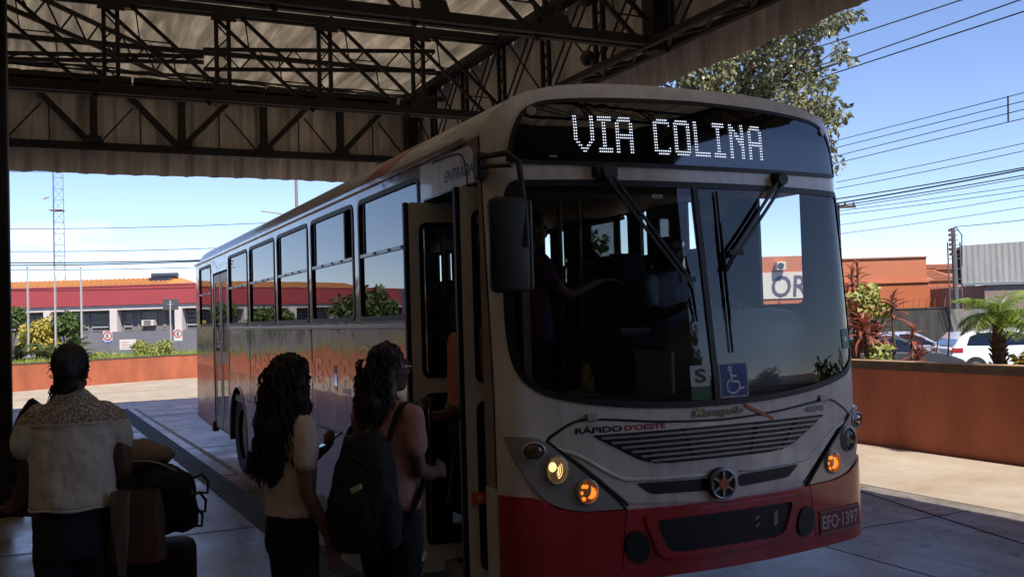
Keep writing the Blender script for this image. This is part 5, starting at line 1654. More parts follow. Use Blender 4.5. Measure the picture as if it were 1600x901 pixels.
# lamp clusters
lens_dark = mat('lens_dark', (0.10, 0.095, 0.085), 0.08, coat=1.0, var=0.3, vscale=25)
lens_brown = mat('lens_brown', (0.10, 0.05, 0.025), 0.15, coat=1.0, var=0.3, vscale=20)
lens_clear = glass('lamp_lens', (0.9, 0.9, 0.88), 1.5)
reflector = mat('reflector', (0.55, 0.53, 0.50), 0.18, 0.9)
lit_warm = glow('lit_headlamp', (1.0, 0.66, 0.26), 5.5)
lit_amber = glow('lit_amber', (1.0, 0.27, 0.03), 0.55)
def lamp(parent, x, z, rx, rz_, kind, o):
    """bezel ring, bowl, bulb and lens set in the cluster"""
    s_ = 1 if x > 0 else -1
    y = SF(x, z) - o
    n_ = Vector(((SF(x + .02, z) - SF(x - .02, z)) / .04 * 0.55, -1, 0)).normalized()
    tx = Vector((-n_.y, n_.x, 0)); tz = Vector((0, 0, 1))
    if tx.x < 0: tx = -tx
    C0 = Vector((x, y, z))
    def Q(u, v, d): return C0 + tx * u + tz * v + n_ * d
    N = 26
    def rings(lst):
        vs = []; fs = []
        for (k, d) in lst:
            for j in range(N):
                a = 2 * math.pi * j / N
                vs.append(Q(rx * k * math.cos(a), rz_ * k * math.sin(a), d))
        for i in range(len(lst) - 1):
            for j in range(N): fs.append((i * N + j, i * N + (j + 1) % N, (i + 1) * N + (j + 1) % N, (i + 1) * N + j))
        return vs, fs
    bz = MB().add(*rings([(1.22, 0.0), (1.20, 0.012), (1.06, 0.016), (1.0, 0.002), (0.98, -0.01)])).build('bezel', cluster_grey, parent, True)
    bowl_m = {'head': lit_warm, 'headoff': reflector, 'amber': reflector, 'side': lens_brown}[kind]
    vs, fs = rings([(0.985, 0.0), (0.9, -0.012), (0.65, -0.026), (0.3, -0.032)])
    fs = fs + [tuple(range(3 * N, 4 * N))]
    mt = mat('bowl_dark', (0.12, 0.10, 0.08), 0.25, 0.5) if kind in ('headoff', 'amber') else bowl_m
    if kind == 'head': mt = reflector
    MB().add(vs, fs).build('reflector', mt, bz, True)
    bl = MB()
    if kind == 'head':
        bl.ell(Q(-rx * 0.35, rz_ * 0.25, -0.008), (rx * 0.42, 0.014, rz_ * 0.40), 12, 8)
        bl.build('bulb', glow('lit_headlamp_core', (1.0, 0.60, 0.20), 1.1), bz, True)
        g_ = MB()
        vs, fs = rings([(0.94, -0.006), (0.88, -0.010), (0.78, -0.016), (0.6, -0.022), (0.3, -0.025), (0.05, -0.026)])
        g_.add(vs, fs).build('lit_bowl', glow('lit_bowl', (1.0, 0.50, 0.14), 0.30), bz, True)
        rb = MB()
        for k in range(3):
            pts = [Q(rx * (0.25 + 0.2 * k) * math.cos(a), rz_ * (0.3 + 0.2 * k) * math.sin(a), -0.004) for a in [-1.3 + 0.26 * i for i in range(9)]]
            rb.tube(pts, 0.005, 5)
        rb.build('lens_rib', glow('lit_rib', (1.0, 0.68, 0.30), 0.55), bz, True)
    elif kind == 'amber':
        for k, (a0, a1, rr_) in enumerate(((-1.5, 0.9, 0.62), (-1.2, 0.5, 0.80), (1.9, 2.6, 0.6), (3.9, 4.5, 0.75))):
            pts = [Q(rx * rr_ * math.cos(a0 + (a1 - a0) * i / 8), rz_ * rr_ * math.sin(a0 + (a1 - a0) * i / 8), -0.006) for i in range(9)]
            bl.tube(pts, [0.004 + 0.008 * math.sin(math.pi * i / 8) for i in range(9)], 6)
        bl.ell(Q(-rx * 0.05, rz_ * 0.45, -0.004), (0.012, 0.008, 0.012), 8, 6)
        bl.ell(Q(-rx * 0.55, -rz_ * 0.1, -0.004), (0.008, 0.008, 0.01), 8, 6)
        bl.build('bulb', lit_amber, bz, True)
    elif kind == 'headoff':
        bl.bar(Q(-rx * 0.6, 0.012, -0.01), Q(rx * 0.55, -0.012, -0.008), 0.028, 0.006)
        bl.build('bulb', mat('bulb_pale', (0.45, 0.42, 0.34), 0.3), bz)
    vs, fs = rings([(0.99, 0.004), (0.85, 0.012), (0.6, 0.018), (0.3, 0.021)])
    fs = fs + [tuple(range(3 * N, 4 * N))]
    MB().add(vs, fs).build('lens', lens_brown if kind == 'side' else lens_clear, bz, True)
for s_ in (-1, 1):
    o_ = [(s_ * 1.232, 1.245), (s_ * 1.11, 1.238), (s_ * 1.02, 1.192), (s_ * 0.88, 1.085), (s_ * 0.72, 0.932), (s_ * 0.625, 0.832), (s_ * 0.86, 0.838), (s_ * 0.99, 0.868), (s_ * 1.075, 0.925), (s_ * 1.145, 1.02), (s_ * 1.205, 1.13)]
    cl_ = front(fillet(o_, [0.02, 0.03, 0.05, 0.08, 0.08, 0.02, 0.06, 0.06, 0.06, 0.06, 0.06]), 'lamp_cluster', cluster_grey, BUS, 0.020, 0.035)
    ribbon([(s_ * (0.618 + 0.41 * t), 0.828 + 0.375 * t ** 0.92) for t in [i / 14 for i in range(15)]], 0.012, 'cluster_seal', rubber, cl_, 0.022, 0.02)
    lamp(cl_, s_ * 1.113, 1.165, 0.056, 0.040, 'side', 0.021)
    lamp(cl_, s_ * 0.995, 1.062, 0.052, 0.064, 'head' if s_ < 0 else 'headoff', 0.023)
    lamp(cl_, s_ * 0.835, 0.940, 0.052, 0.056, 'amber', 0.023)
# side repeater on the far corner
MB().ell((1.215, SF(1.215, 1.21) - 0.02, 1.205), (0.03, 0.02, 0.035), 12, 8).build('repeater', mat('repeater_amber', (0.45, 0.09, 0.03), 0.15, coat=1), BUS, True)
# red bumper
bo = sym(fillet([(0, 0.815), (0.60, 0.826), (0.86, 0.834), (1.0, 0.862), (1.09, 0.925), (1.248, 0.94), (1.248, 0.485), (1.0, 0.465), (0, 0.455)], [0, 0.05, 0.05, 0.06, 0.05, 0.01, 0.05, 0.02, 0]))
bump = front(bo, 'bumper', bus_red, BUS, 0.030, 0.06, step=0.045)
lg = fillet([(-0.47, 0.762), (0.47, 0.762), (0.40, 0.600), (0.33, 0.578), (-0.33, 0.578), (-0.40, 0.600)], [0.04, 0.04, 0.04, 0.03, 0.03, 0.04])
rim_ = front(spline([(-0.53, 0.795), (0.53, 0.795), (0.47, 0.60), (0.36, 0.548), (-0.36, 0.548), (-0.47, 0.60)], 5) if False else fillet([(-0.535, 0.795), (0.535, 0.795), (0.455, 0.575), (0.37, 0.548), (-0.37, 0.548), (-0.455, 0.575)], 0.05), 'bumper_frame', bus_red, bump, 0.048, 0.022, [lg])
gr2 = front(lg, 'lower_grille', black_plastic, bump, 0.033, 0.01)
for k in range(8):
    z = 0.59 + k * 0.0205
    hw = 0.385 + (z - 0.59) * 0.40
    ribbon([(-hw + 2 * hw * i / 20, z) for i in range(21)], 0.006, 'mesh_bar', rubber, gr2, 0.038, 0.006)
for k, (x, zs) in enumerate(((0.20, (0.70, 0.66)), (0.335, (0.71, 0.695, 0.68, 0.665, 0.65)))):
    for z in zs: ribbon([(x - 0.012, z - 0.006), (x + 0.014, z + 0.008)], 0.008, 'reflective_chip', mat('chip_white', (0.5, 0.5, 0.5), 0.4), gr2, 0.040, 0.004)
for s_ in (-1, 1):
    ov = [(s_ * 0.572 + 0.068 * math.cos(a) + 0.012 * math.sin(a) * s_, 0.632 + 0.084 * math.sin(a)) for a in [k * 6.2832 / 22 for k in range(22)]]
    front(ov, 'fog_lamp_cover', black_plastic, bump, 0.044, 0.03)
    ribbon([(s_ * (0.625 + 0.005 * i), 0.83 - 0.045 * i) for i in range(8)], 0.006, 'bumper_seam', rubber, bump, 0.0315, 0.004)
# number plate
pl_o = fillet([(0.69, 0.672), (1.075, 0.672), (1.075, 0.530), (0.69, 0.530)], 0.01)
plate = front(pl_o, 'number_plate', mat('plate_red', (0.24, 0.035, 0.035), 0.5), bump, 0.037, 0.006)
ribbon([(0.70 + 0.0365 * i, 0.664) for i in range(11)], 0.006, 'plate_edge', mat('plate_edge', (0.32, 0.2, 0.18), 0.5), plate, 0.039, 0.003)
ribbon([(0.70 + 0.0365 * i, 0.538) for i in range(11)], 0.006, 'plate_edge', MATS['plate_edge'], plate, 0.039, 0.003)
def front_text(txt, x, z, wd, h, M, parent, o, bold=0.0, shear=0.0):
    return lettering(txt, 'lettering', lambda u, v: (x + u, SF(x + u, z + v) - o, z + v), M, parent, wd, h, bold, shear)
front_text('EFO·1397', 0.71, 0.562, 0.335, 0.078, mat('plate_ink', (0.55, 0.50, 0.48), 0.5), plate, 0.040, 0.012)
front_text('RÁPIDO', -0.885, 1.236, 0.262, 0.040, mat('ink_dark', (0.03, 0.025, 0.025), 0.4), bonnet, 0.0105, 0.035)
front_text("D'OESTE", -0.610, 1.236, 0.245, 0.031, mat('ink_red', (0.36, 0.02, 0.06), 0.4), bonnet, 0.0105, 0.035)
front_text('4078', 0.615, 1.247, 0.175, 0.034, mat('ink_grey', (0.22, 0.215, 0.21), 0.4), bonnet, 0.0105, 0.035)
front_text('Marcopolo', -0.185, 1.272, 0.335, 0.048, mat('badge_tan', (0.55, 0.45, 0.30), 0.35), BUS, 0.0165, 0.008, 0.25)
front_text('Marcopolo', -0.1875, 1.2695, 0.340, 0.053, mat('badge_shadow', (0.02, 0.02, 0.02), 0.5), BUS, 0.0130, 0.060, 0.25)
ribbon(spline([(0.17, 1.325), (0.22, 1.30), (0.30, 1.265), (0.37, 1.232)], 5, False), 0.018, 'orange_stripe', orange_m, BUS, 0.0105, 0.004)
# windscreen stickers
def sticker(x0, x1, z0, z1, M, o=0.006, nm='sticker', parent=None, r_=0.012):
    return front(fillet([(x0, z1), (x1, z1), (x1, z0), (x0, z0)], r_), nm, M, parent or wsg, o, 0.002, grid=False)
s1 = sticker(-0.192, -0.066, 1.445, 1.560, mat('sticker_white', (0.50, 0.50, 0.47), 0.5))
front_text('S', -0.165, 1.465, 0.075, 0.076, sign_black, s1, 0.0075, 0.03)
sticker(-0.192, -0.066, 1.372, 1.443, mat('sticker_green', (0.02, 0.10, 0.03), 0.5))
s2 = sticker(0.0, 0.198, 1.372, 1.565, mat('sticker_pale', (0.45, 0.47, 0.52), 0.5))
s3 = front(fillet([(0.009, 1.556), (0.189, 1.556), (0.189, 1.381), (0.009, 1.381)], 0.008), 'blue_field', mat('sticker_blue', (0.02, 0.06, 0.27), 0.5), s2, 0.008, 0.001, grid=False)
wc = mat('sticker_symbol', (0.6, 0.62, 0.66), 0.5)
def wc_r(pts, wd): ribbon(pts, wd, 'wheelchair_symbol', wc, s3, 0.010, 0.001)
wc_r([(0.072 + 0.011 * math.cos(a), 1.531 + 0.011 * math.sin(a)) for a in [k * 0.7 for k in range(10)]], 0.012)
wc_r([(0.074, 1.514), (0.080, 1.462), (0.125, 1.458), (0.142, 1.418), (0.165, 1.426)], 0.014)
wc_r([(0.078, 1.492), (0.118, 1.490)], 0.011)
wc_r([(0.088 + 0.043 * math.cos(a), 1.436 + 0.040 * math.sin(a)) for a in [2.1 + k * 0.26 for k in range(17)]], 0.011)
sticker(1.02, 1.12, 1.60, 1.72, mat('sticker_teal', (0.02, 0.16, 0.12), 0.5))
pl_ = sticker(-0.345, -0.28, 2.482, 2.502, MATS['sticker_white'], r_=0.003)
for k in range(3): ribbon([(-0.335 + k * 0.02, 2.492), (-0.325 + k * 0.02, 2.492)], 0.01, 'print', sign_black, pl_, 0.008, 0.001)
# wipers
def wiper(x0, x1, z1, bl0, bl1):
    hub = Vector((x0, SF(x0, 2.615) - 0.03, 2.615))
    w_ = MB().tube([hub + Vector((0, 0.04, 0)), hub - Vector((0, 0.035, 0))], [0.05, 0.035], 12).build('wiper', black_plastic, BUS, True)
    end = Vector((x1, SF(x1, z1) - 0.05, z1))
    for d in (-0.024, 0.024):
        MB().bar(hub + Vector((d, -0.02, -0.01)), end + Vector((d * 0.8, 0, 0)), 0.016, 0.012, 0, (0, 1, 0)).build('arm', black_plastic, w_)
    MB().bar(end + Vector((-0.05, 0, 0)), end + Vector((0.05, 0, 0)), 0.03, 0.02, 0, (0, 1, 0)).build('arm_end', black_plastic, w_)
    N = 10
    pts = [(bl0[0] + (bl1[0] - bl0[0]) * i / N, bl0[1] + (bl1[1] - bl0[1]) * i / N) for i in range(N + 1)]
    mb = MB()
    mb.tube([(x, SF(x, z) - 0.018, z) for x, z in pts], 0.007, 6)
    mb.tube([(x, SF(x, z) - 0.028, z) for x, z in pts[2:9]], 0.006, 6)
    mb.build('blade', rubber, w_)
    MB().bar(end, Vector((pts[5][0], SF(*pts[5]) - 0.03, pts[5][1])), 0.02, 0.02).build('blade_holder', black_plastic, w_)
wiper(-0.63, -0.19, 2.03, (-0.17, 2.16), (-0.13, 1.80))
wiper(0.555, 0.150, 2.18, (0.075, 2.53), (0.095, 1.62))
MB().bbox(-0.70, -0.56, SF(-.63, 2.63) - 0.05, SF(-.63, 2.63) + 0.01, 2.59, 2.65, 0.01).build('wiper_box', black_plastic, BUS)

# ---------------- sides
YR = 11.72
def side_edge(z, s_=1): return SF(1.25 * s_, z)
WIN = [(1.30, 2.64), (2.77, 4.11), (4.22, 5.54), (5.66, 7.07), (7.20, 8.55), (10.07, 11.30)]
WZ0, WZ1 = 1.855, 2.755
def win_o(a, b, z0=WZ0, z1=WZ1, r_=0.09): return fillet([(a, z0), (b, z0), (b, z1), (a, z1)], r_, 4)
def arch(c, r_): return [(c + r_ * math.cos(a), 0.50 + r_ * math.sin(a)) for a in [math.pi * k / 12 for k in range(13)]]
WHEELS = (2.75, 8.02)
DOOR1 = [(0.395, 0.30), (1.235, 0.30), (1.235, 2.585), (0.395, 2.585)]
DOOR2 = [(8.64, 0.36), (9.90, 0.36), (9.90, 2.60), (8.64, 2.60)]
def build_side(s_, doors, wins):
    X = 1.25 * s_
    def FS(o): return lambda y, z: (X + s_ * o, y, z)
    def arch_pts(c, z_from, rr_=0.60, rev=True):
        a0 = math.asin((z_from - 0.50) / rr_)
        pts = [(c + rr_ * math.cos(a0 + (math.pi - 2 * a0) * k / 14), 0.50 + rr_ * math.sin(a0 + (math.pi - 2 * a0) * k / 14)) for k in range(15)]
        return pts
    # upper silver panel: bottom edge at 0.964 walked from the rear to the front
    edge = [(side_edge(z, s_), z) for z in (0.964, 1.2, 1.45, 1.8, 2.2, 2.6, 2.83)]
    o_ = list(edge) + [(YR, 2.83), (YR, 0.964)]
    cuts = [('w', c) for c in WHEELS] + ([('d', DOOR1), ('d', DOOR2)] if doors else [])
    cuts.sort(key=lambda q: -(q[1] if q[0] == 'w' else q[1][0][0]))
    for k, c in cuts:
        if k == 'w': o_ += arch_pts(c, 0.964)
        else: o_ += [(c[1][0], 0.964), (c[1][0], c[2][1]), (c[0][0], c[2][1]), (c[0][0], 0.964)]
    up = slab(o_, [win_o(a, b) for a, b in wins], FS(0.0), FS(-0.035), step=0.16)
    upper = up.build('side_panel', side_white, BUS)
    if doors:
        for (a, b, ws) in ((1.245, 8.63, WHEELS), (9.91, YR, ())):
            p = [(a, 1.275), (a, 0.968)]
            for c in ws: p += list(reversed(arch_pts(c, 0.968)))
            p += [(b, 0.968), (b, 1.275)]
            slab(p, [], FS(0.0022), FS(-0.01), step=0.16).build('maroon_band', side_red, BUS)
    # lower red panels between doors
    spans = [(side_edge(0.8, s_) + 0.0, YR)]
    if doors: spans = [(side_edge(0.8, s_), DOOR1[0][0]), (DOOR1[1][0], DOOR2[0][0]), (DOOR2[1][0], YR)]
    for (a, b) in spans:
        zb = 0.38 if b < 10 else 0.44
        p = [(a, 0.963), (a, 0.38), ]
        for c in WHEELS:
            if a < c < b: p += list(reversed(arch_pts(c, 0.38)))
        # rearwards bottom
        p += [(b, zb)]
        p += [(b, 0.963)]
        for c in reversed(WHEELS):
            if a < c < b:
                q = arch_pts(c, 0.963)
                # the arch top lies above this panel: split it by walking down and up
                p += []
        # panels left and right of each arch are separate pieces
        bounds = [a]
        for c in WHEELS:
            if a < c < b: bounds += [c - 0.60, c + 0.60]
        bounds += [b]
        for i in range(0, len(bounds), 2):
            y0, y1 = bounds[i], bounds[i + 1]
            if y1 - y0 < 0.02: continue
            P2 = []
            def arc_between(c, sgn):
                zz = [0.38, 0.45, 0.55, 0.65, 0.75, 0.85, 0.963]
                return [(c + sgn * math.sqrt(max(0.0, 0.36 - (z - 0.5) ** 2)), z) for z in zz]
            lefts = arc_between(bounds[i] - 0.60, 1) if i > 0 else [(y0, 0.38), (y0, 0.963)]
            rights = arc_between(bounds[i + 1] + 0.60, -1) if i + 2 < len(bounds) else [(y1, zb), (y1, 0.963)]
            P2 = lefts + list(reversed(rights))
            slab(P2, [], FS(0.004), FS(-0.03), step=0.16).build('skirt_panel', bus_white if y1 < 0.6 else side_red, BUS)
    return upper, FS
upL, FSL = build_side(-1, True, WIN)
upR, FSR = build_side(1, False, [(0.62, 1.62)] + [(1.75, 2.64)] + WIN[1:5] + [(8.68, 9.92), (10.07, 11.30)])
# door-side: panel seams, gutter, sill moulding
seamm = MB()
for y in (4.16, 7.14, 8.60, 9.95): seamm.box(-1.2535, -1.249, y - 0.006, y + 0.006, 0.40, 1.83)
seamm.box(-1.2575, -1.2505, 1.26, 7.4, 0.958, 0.970)
seamm.build('panel_seam', rubber, upL)
for s_ in (-1, 1):
    MB().bbox(s_ * 1.25 - (0.022 if s_ < 0 else -0.001), s_ * 1.25 + (0.022 if s_ > 0 else -0.001), 0.55, YR, 2.815, 2.85, 0.006).build('gutter', side_white, BUS)
    MB().bbox(s_ * 1.25 - (0.014 if s_ < 0 else -0.001), s_ * 1.25 + (0.014 if s_ > 0 else -0.001), 1.26, 8.55, 1.80, 1.835, 0.006).build('waist_moulding', mat('moulding_grey', (0.35, 0.34, 0.33), 0.3, 0.4), BUS)
# curved groove over the door
gv = spline([(1.05, 2.79), (0.75, 2.785), (0.60, 2.76), (0.545, 2.68), (0.53, 2.58), (0.525, 2.0)], 5, False)
MB().tube([(-1.2515, y, z) for y, z in gv], 0.008, 6).build('door_surround', rubber, BUS)
# windows
def side_window(s_, a, b, split=True, slide=0.0, FS=None):
    X = 1.25 * s_
    fo = win_o(a, b); fi = inset(fo, 0.035)
    fr = slab(fo, [fi], lambda y, z: (X + s_ * 0.006, y, z), lambda y, z: (X - s_ * 0.03, y, z), step=0.1).build('window', rubber, BUS)
    def pane(y0, y1, z0, z1, d, nm='pane'):
        MB().box(X - s_ * (d + 0.004), X - s_ * d, y0, y1, z0, z1).build(nm, win_glass, fr)
    zs = 2.335
    if split:
        pane(a + 0.02, b - 0.02, WZ0 + 0.02, zs - 0.012, 0.012)
        pane(a + 0.02 + slide, b - 0.13, zs + 0.012, WZ1 - 0.02, 0.010)
        rl_ = MB().box(X - s_ * 0.03, X + s_ * 0.004, a + 0.03, b - 0.03, zs - 0.012, zs + 0.012).build('rail', mat('rail_alu', (0.30, 0.30, 0.30), 0.35, 0.8), fr)
        for y in (a + 0.35, a + 0.62, b - 0.4):
            MB().box(X + s_ * 0.004, X + s_ * 0.010, y - 0.02, y + 0.02, zs - 0.008, zs + 0.008).build('latch', rubber, rl_)
        MB().box(X - s_ * 0.02, X - s_ * 0.002, b - 0.135, b - 0.12, zs + 0.0121, WZ1 - 0.03).build('sash', rubber, fr)
        if slide > 0.05:
            MB().box(X - s_ * 0.02, X - s_ * 0.002, a + 0.02 + slide - 0.03, a + 0.02 + slide, zs + 0.0121, WZ1 - 0.03).build('sash', rubber, fr)
    else:
        pane(a + 0.02, b - 0.02, WZ0 + 0.02, WZ1 - 0.02, 0.012)
    return fr
for i, (a, b) in enumerate(WIN): side_window(-1, a, b, True, 0.26 if i == 1 else 0.0)
for (a, b) in [(1.75, 2.64)] + WIN[1:5] + [(8.68, 9.92), (10.07, 11.30)]: side_window(1, a, b, True, 0.2)
# driver's side window, slid open
fo = win_o(0.62, 1.62); 
fr = slab(fo, [inset(fo, 0.035)], lambda y, z: (1.256, y, z), lambda y, z: (1.22, y, z), step=0.1).build('window', rubber, BUS)
MB().box(1.236, 1.240, 1.12, 1.60, WZ0 + 0.02, WZ1 - 0.02).build('pane', win_glass, fr)
MB().box(1.225, 1.25, 1.09, 1.12, WZ0 + 0.03, WZ1 - 0.03).build('sash', rubber, fr)
# lettering on the door side
lettering("RÁPIDO D'OESTE", 'lettering', lambda u, v: (-1.2525, 7.05 - u, 1.29 + v), mat('side_ink_red', (0.34, 0.03, 0.03), 0.2, coat=0.6), upL, 4.1, 0.33, 0.02)
slab(fillet([(0.40, 2.592), (1.27, 2.592), (1.27, 2.80), (0.50, 2.80), (0.41, 2.72)], 0.02), [], FSL(0.004), FSL(-0.02), step=0.1).build('door_header_panel', bus_white, BUS)
lettering("ENTRADA", 'lettering', lambda u, v: (-1.2555, 0.865 - u, 2.640 + v), mat('ink_dark2', (0.02, 0.018, 0.018), 0.4), upL, 0.43, 0.066, 0.03, 0.25)
ringp = [(-1.2530, 2.55 + 0.24 * math.cos(a), 1.45 + 0.24 * math.sin(a)) for a in [0.9 + k * 0.27 for k in range(17)]]
ri = MB(); ri.add([q for p in ringp for q in ((-1.2527, p[1], p[2]), (-1.2527, 2.55 + (p[1] - 2.55) * 0.86, 1.45 + (p[2] - 1.45) * 0.86))], [(2 * i, 2 * i + 1, 2 * i + 3, 2 * i + 2) for i in range(len(ringp) - 1)])
ri.build('round_emblem', MATS['side_ink_red'], upL, fix=False)
# roof
xs_ = [-1.25, -1.248, -1.24, -1.225, -1.19, -1.14, -1.07, -0.97, -0.82, -0.6, -0.3, 0]
xs_ = xs_ + [-x for x in reversed(xs_[:-1])]
mb = MB(); vs = []; fs = []
ny = 24
for x in xs_:
    y0 = SF(x, ROOFZ(x))
    for j in range(ny + 1):
        y = y0 + (YR - y0) * j / ny
        z = ROOFZ(x) - (0.10 * max(0, (y - (YR - 0.35)) / 0.35) ** 2)
        vs.append((x, y, z))
for i in range(len(xs_) - 1):
    for j in range(ny): fs.append((i * (ny + 1) + j, (i + 1) * (ny + 1) + j, (i + 1) * (ny + 1) + j + 1, i * (ny + 1) + j + 1))
roof = mb.add(vs, fs).build('roof', mat('roof_paint', (0.62, 0.59, 0.56), 0.32, var=0.15, vscale=2, coat=0.3), BUS, 'all')
mb = MB(); vs = []; fs = []
for i, x in enumerate([-1.2485, -1.245, -1.235, -1.215, -1.18, -1.12, -1.04, -0.94, -0.8]):
    z = ROOFZ(x)
    yc = 2.35 - 1.15 * (z - 2.83) / 0.3 * 0.9
    for yy in (yc - 0.27, yc + 0.27): vs.append((x, yy, z + 0.004))
for i in range(8): fs.append((2 * i, 2 * i + 1, 2 * i + 3, 2 * i + 2))
mb.add(vs, fs).build('orange_roof_band', orange_m, roof, True, fix=False)
MB().bbox(-0.5, 0.5, 5.2, 6.2, 3.12, 3.20, 0.03).build('roof_hatch', side_white, roof)
# rear wall
MB().add([(-1.25, YR, 0.44), (1.25, YR, 0.44), (1.25, YR, 2.83), (-1.25, YR, 2.83)] + [(x, YR, ROOFZ(x) - 0.10) for x in xs_], [(0, 1, 2, 3), tuple([3] + [4 + i for i in range(len(xs_))] + [2])]).build('rear_panel', side_white, BUS, fix=False)
# second door, closed
d2 = MB().box(-1.235, -1.205, 8.66, 9.88, 0.42, 2.58).build('rear_door', black_plastic, BUS)
for (a, b) in ((8.69, 9.25), (9.29, 9.85)):
    lf_ = slab(fillet([(a, 0.45), (b, 0.45), (b, 2.56), (a, 2.56)], 0.03), [fillet([(a + .09, 0.6), (b - .09, 0.6), (b - .09, 1.35), (a + .09, 1.35)], 0.06), fillet([(a + .09, 1.5), (b - .09, 1.5), (b - .09, 2.45), (a + .09, 2.45)], 0.06)],
               lambda y, z: (-1.244, y, z), lambda y, z: (-1.236, y, z), step=0.12).build('door_leaf', mat('door_grey', (0.22, 0.21, 0.2), 0.35, var=0.1), d2)
    for (z0, z1) in ((0.6, 1.35), (1.5, 2.45)): MB().box(-1.240, -1.237, a + .09, b - .09, z0, z1).build('pane', win_glass, lf_)
MB().bbox(-1.28, -1.2, 9.93, 10.06, 0.36, 0.5, 0.01).build('door_step_edge', black_plastic, BUS)
# open front door: two leaves folded in, seen edge-on
def leaf_door(y, x0, x1, nm, gl):
    z0, z1 = 0.34, 2.565
    fo = fillet([(x0, z0), (x1, z0), (x1, z1), (x0, z1)], 0.02)
    h1 = fillet([(x0 + .062, 1.50), (x1 - .05, 1.50), (x1 - .05, z1 - .12), (x0 + .062, z1 - .12)], 0.06)
    h2 = fillet([(x0 + .062, 0.50), (x1 - .05, 0.50), (x1 - .05, 1.41), (x0 + .062, 1.41)], 0.06)
    lf_ = slab(fo, [h1, h2], lambda x, z: (x, y, z), lambda x, z: (x, y + 0.035, z), step=0.12)
    V, T = tri2d(fo, [h1, h2], step=0.12)
    lf_.add([(q[0], y + 0.0352, q[1]) for q in V], T)
    lf_ = lf_.build(nm, mat('door_paint', (0.72, 0.67, 0.60), 0.4, var=0.12, vscale=5), BUS, fix=False)
    for h in (h1, h2):
        slab(h, [inset(h, 0.028)], lambda x, z: (x, y - 0.006, z), lambda x, z: (x, y + 0.04, z), step=0.08).build('pane_seal', rubber, lf_)
        xs2 = [q[0] for q in h]; zs2 = [q[1] for q in h]
        MB().box(min(xs2) + .01, max(xs2) - .01, y + 0.015, y + 0.019, min(zs2) + .01, max(zs2) - .01).build('pane', gl, lf_)
    MB().bbox(x0 - 0.028, x0 + 0.001, y - 0.004, y + 0.04, z0, z1, 0.008).build('edge_rubber', rubber, lf_)
    return lf_
l1 = leaf_door(1.165, -1.375, -0.80, 'door_leaf', door_glass)
l2 = leaf_door(0.450, -1.335, -0.93, 'door_leaf', door_glass)
MB().tube([(-1.20, 1.10, 0.75), (-1.20, 1.06, 0.8), (-1.12, 1.06, 1.35), (-1.12, 1.1, 1.4)], 0.016, 8).build('grab_handle', mat('grab_dark', (0.10, 0.085, 0.06), 0.4), l1, True)
stk = MB().box(-1.318, -1.238, 0.436, 0.440, 0.86, 0.925).build('warning_sticker', mat('sticker_orange', (0.85, 0.10, 0.03), 0.4), l2)
MB().disc((-1.275, 0.434, 0.893), 0.014, (0, -1, 0), 14, 0.003).build('sticker_symbol', mat('sticker_cream', (0.6, 0.5, 0.4), 0.5), stk)
MB().box(-1.26, -1.245, 0.4335, 0.4355, 0.889, 0.897).build('sticker_bar', MATS['sticker_cream'], stk)
# front corner post between the door and the front
MB().bbox(-1.246, -1.222, 0.345, 0.388, 0.38, 2.60, 0.006).build('corner_post', bus_white, BUS)
# mirrors
mr_ = MB().bbox(-1.36, -1.15, -0.05, 0.05, 1.975, 2.455, 0.035).build('mirror', black_plastic, BUS, True)
mr_.location = (0, 0.02, 0); 
MB().bbox(-1.152, -1.132, -0.03, 0.055, 1.99, 2.44, 0.005).build('mirror_rim', mat('mirror_rim', (0.06, 0.06, 0.06), 0.3), mr_)
MB().box(-1.34, -1.17, 0.051, 0.054, 2.0, 2.43).build('mirror_glass', chrome, mr_)
MB().tube([(-1.27, 0.34, 2.70), (-1.27, 0.25, 2.70), (-1.22, 0.06, 2.69), (-1.185, 0.0, 2.64), (-1.175, -0.03, 2.40), (-1.18, -0.052, 2.2)], 0.016, 8).build('mirror_arm', black_plastic, mr_, True)
MB().tube([(-1.27, 0.34, 2.64), (-1.26, 0.22, 2.645), (-1.20, 0.04, 2.625)], 0.012, 8).build('mirror_arm', black_plastic, mr_, True)
MB().bbox(-1.29, -1.24, 0.27, 0.35, 2.59, 2.73, 0.012).build('mirror_bracket', black_plastic, mr_)
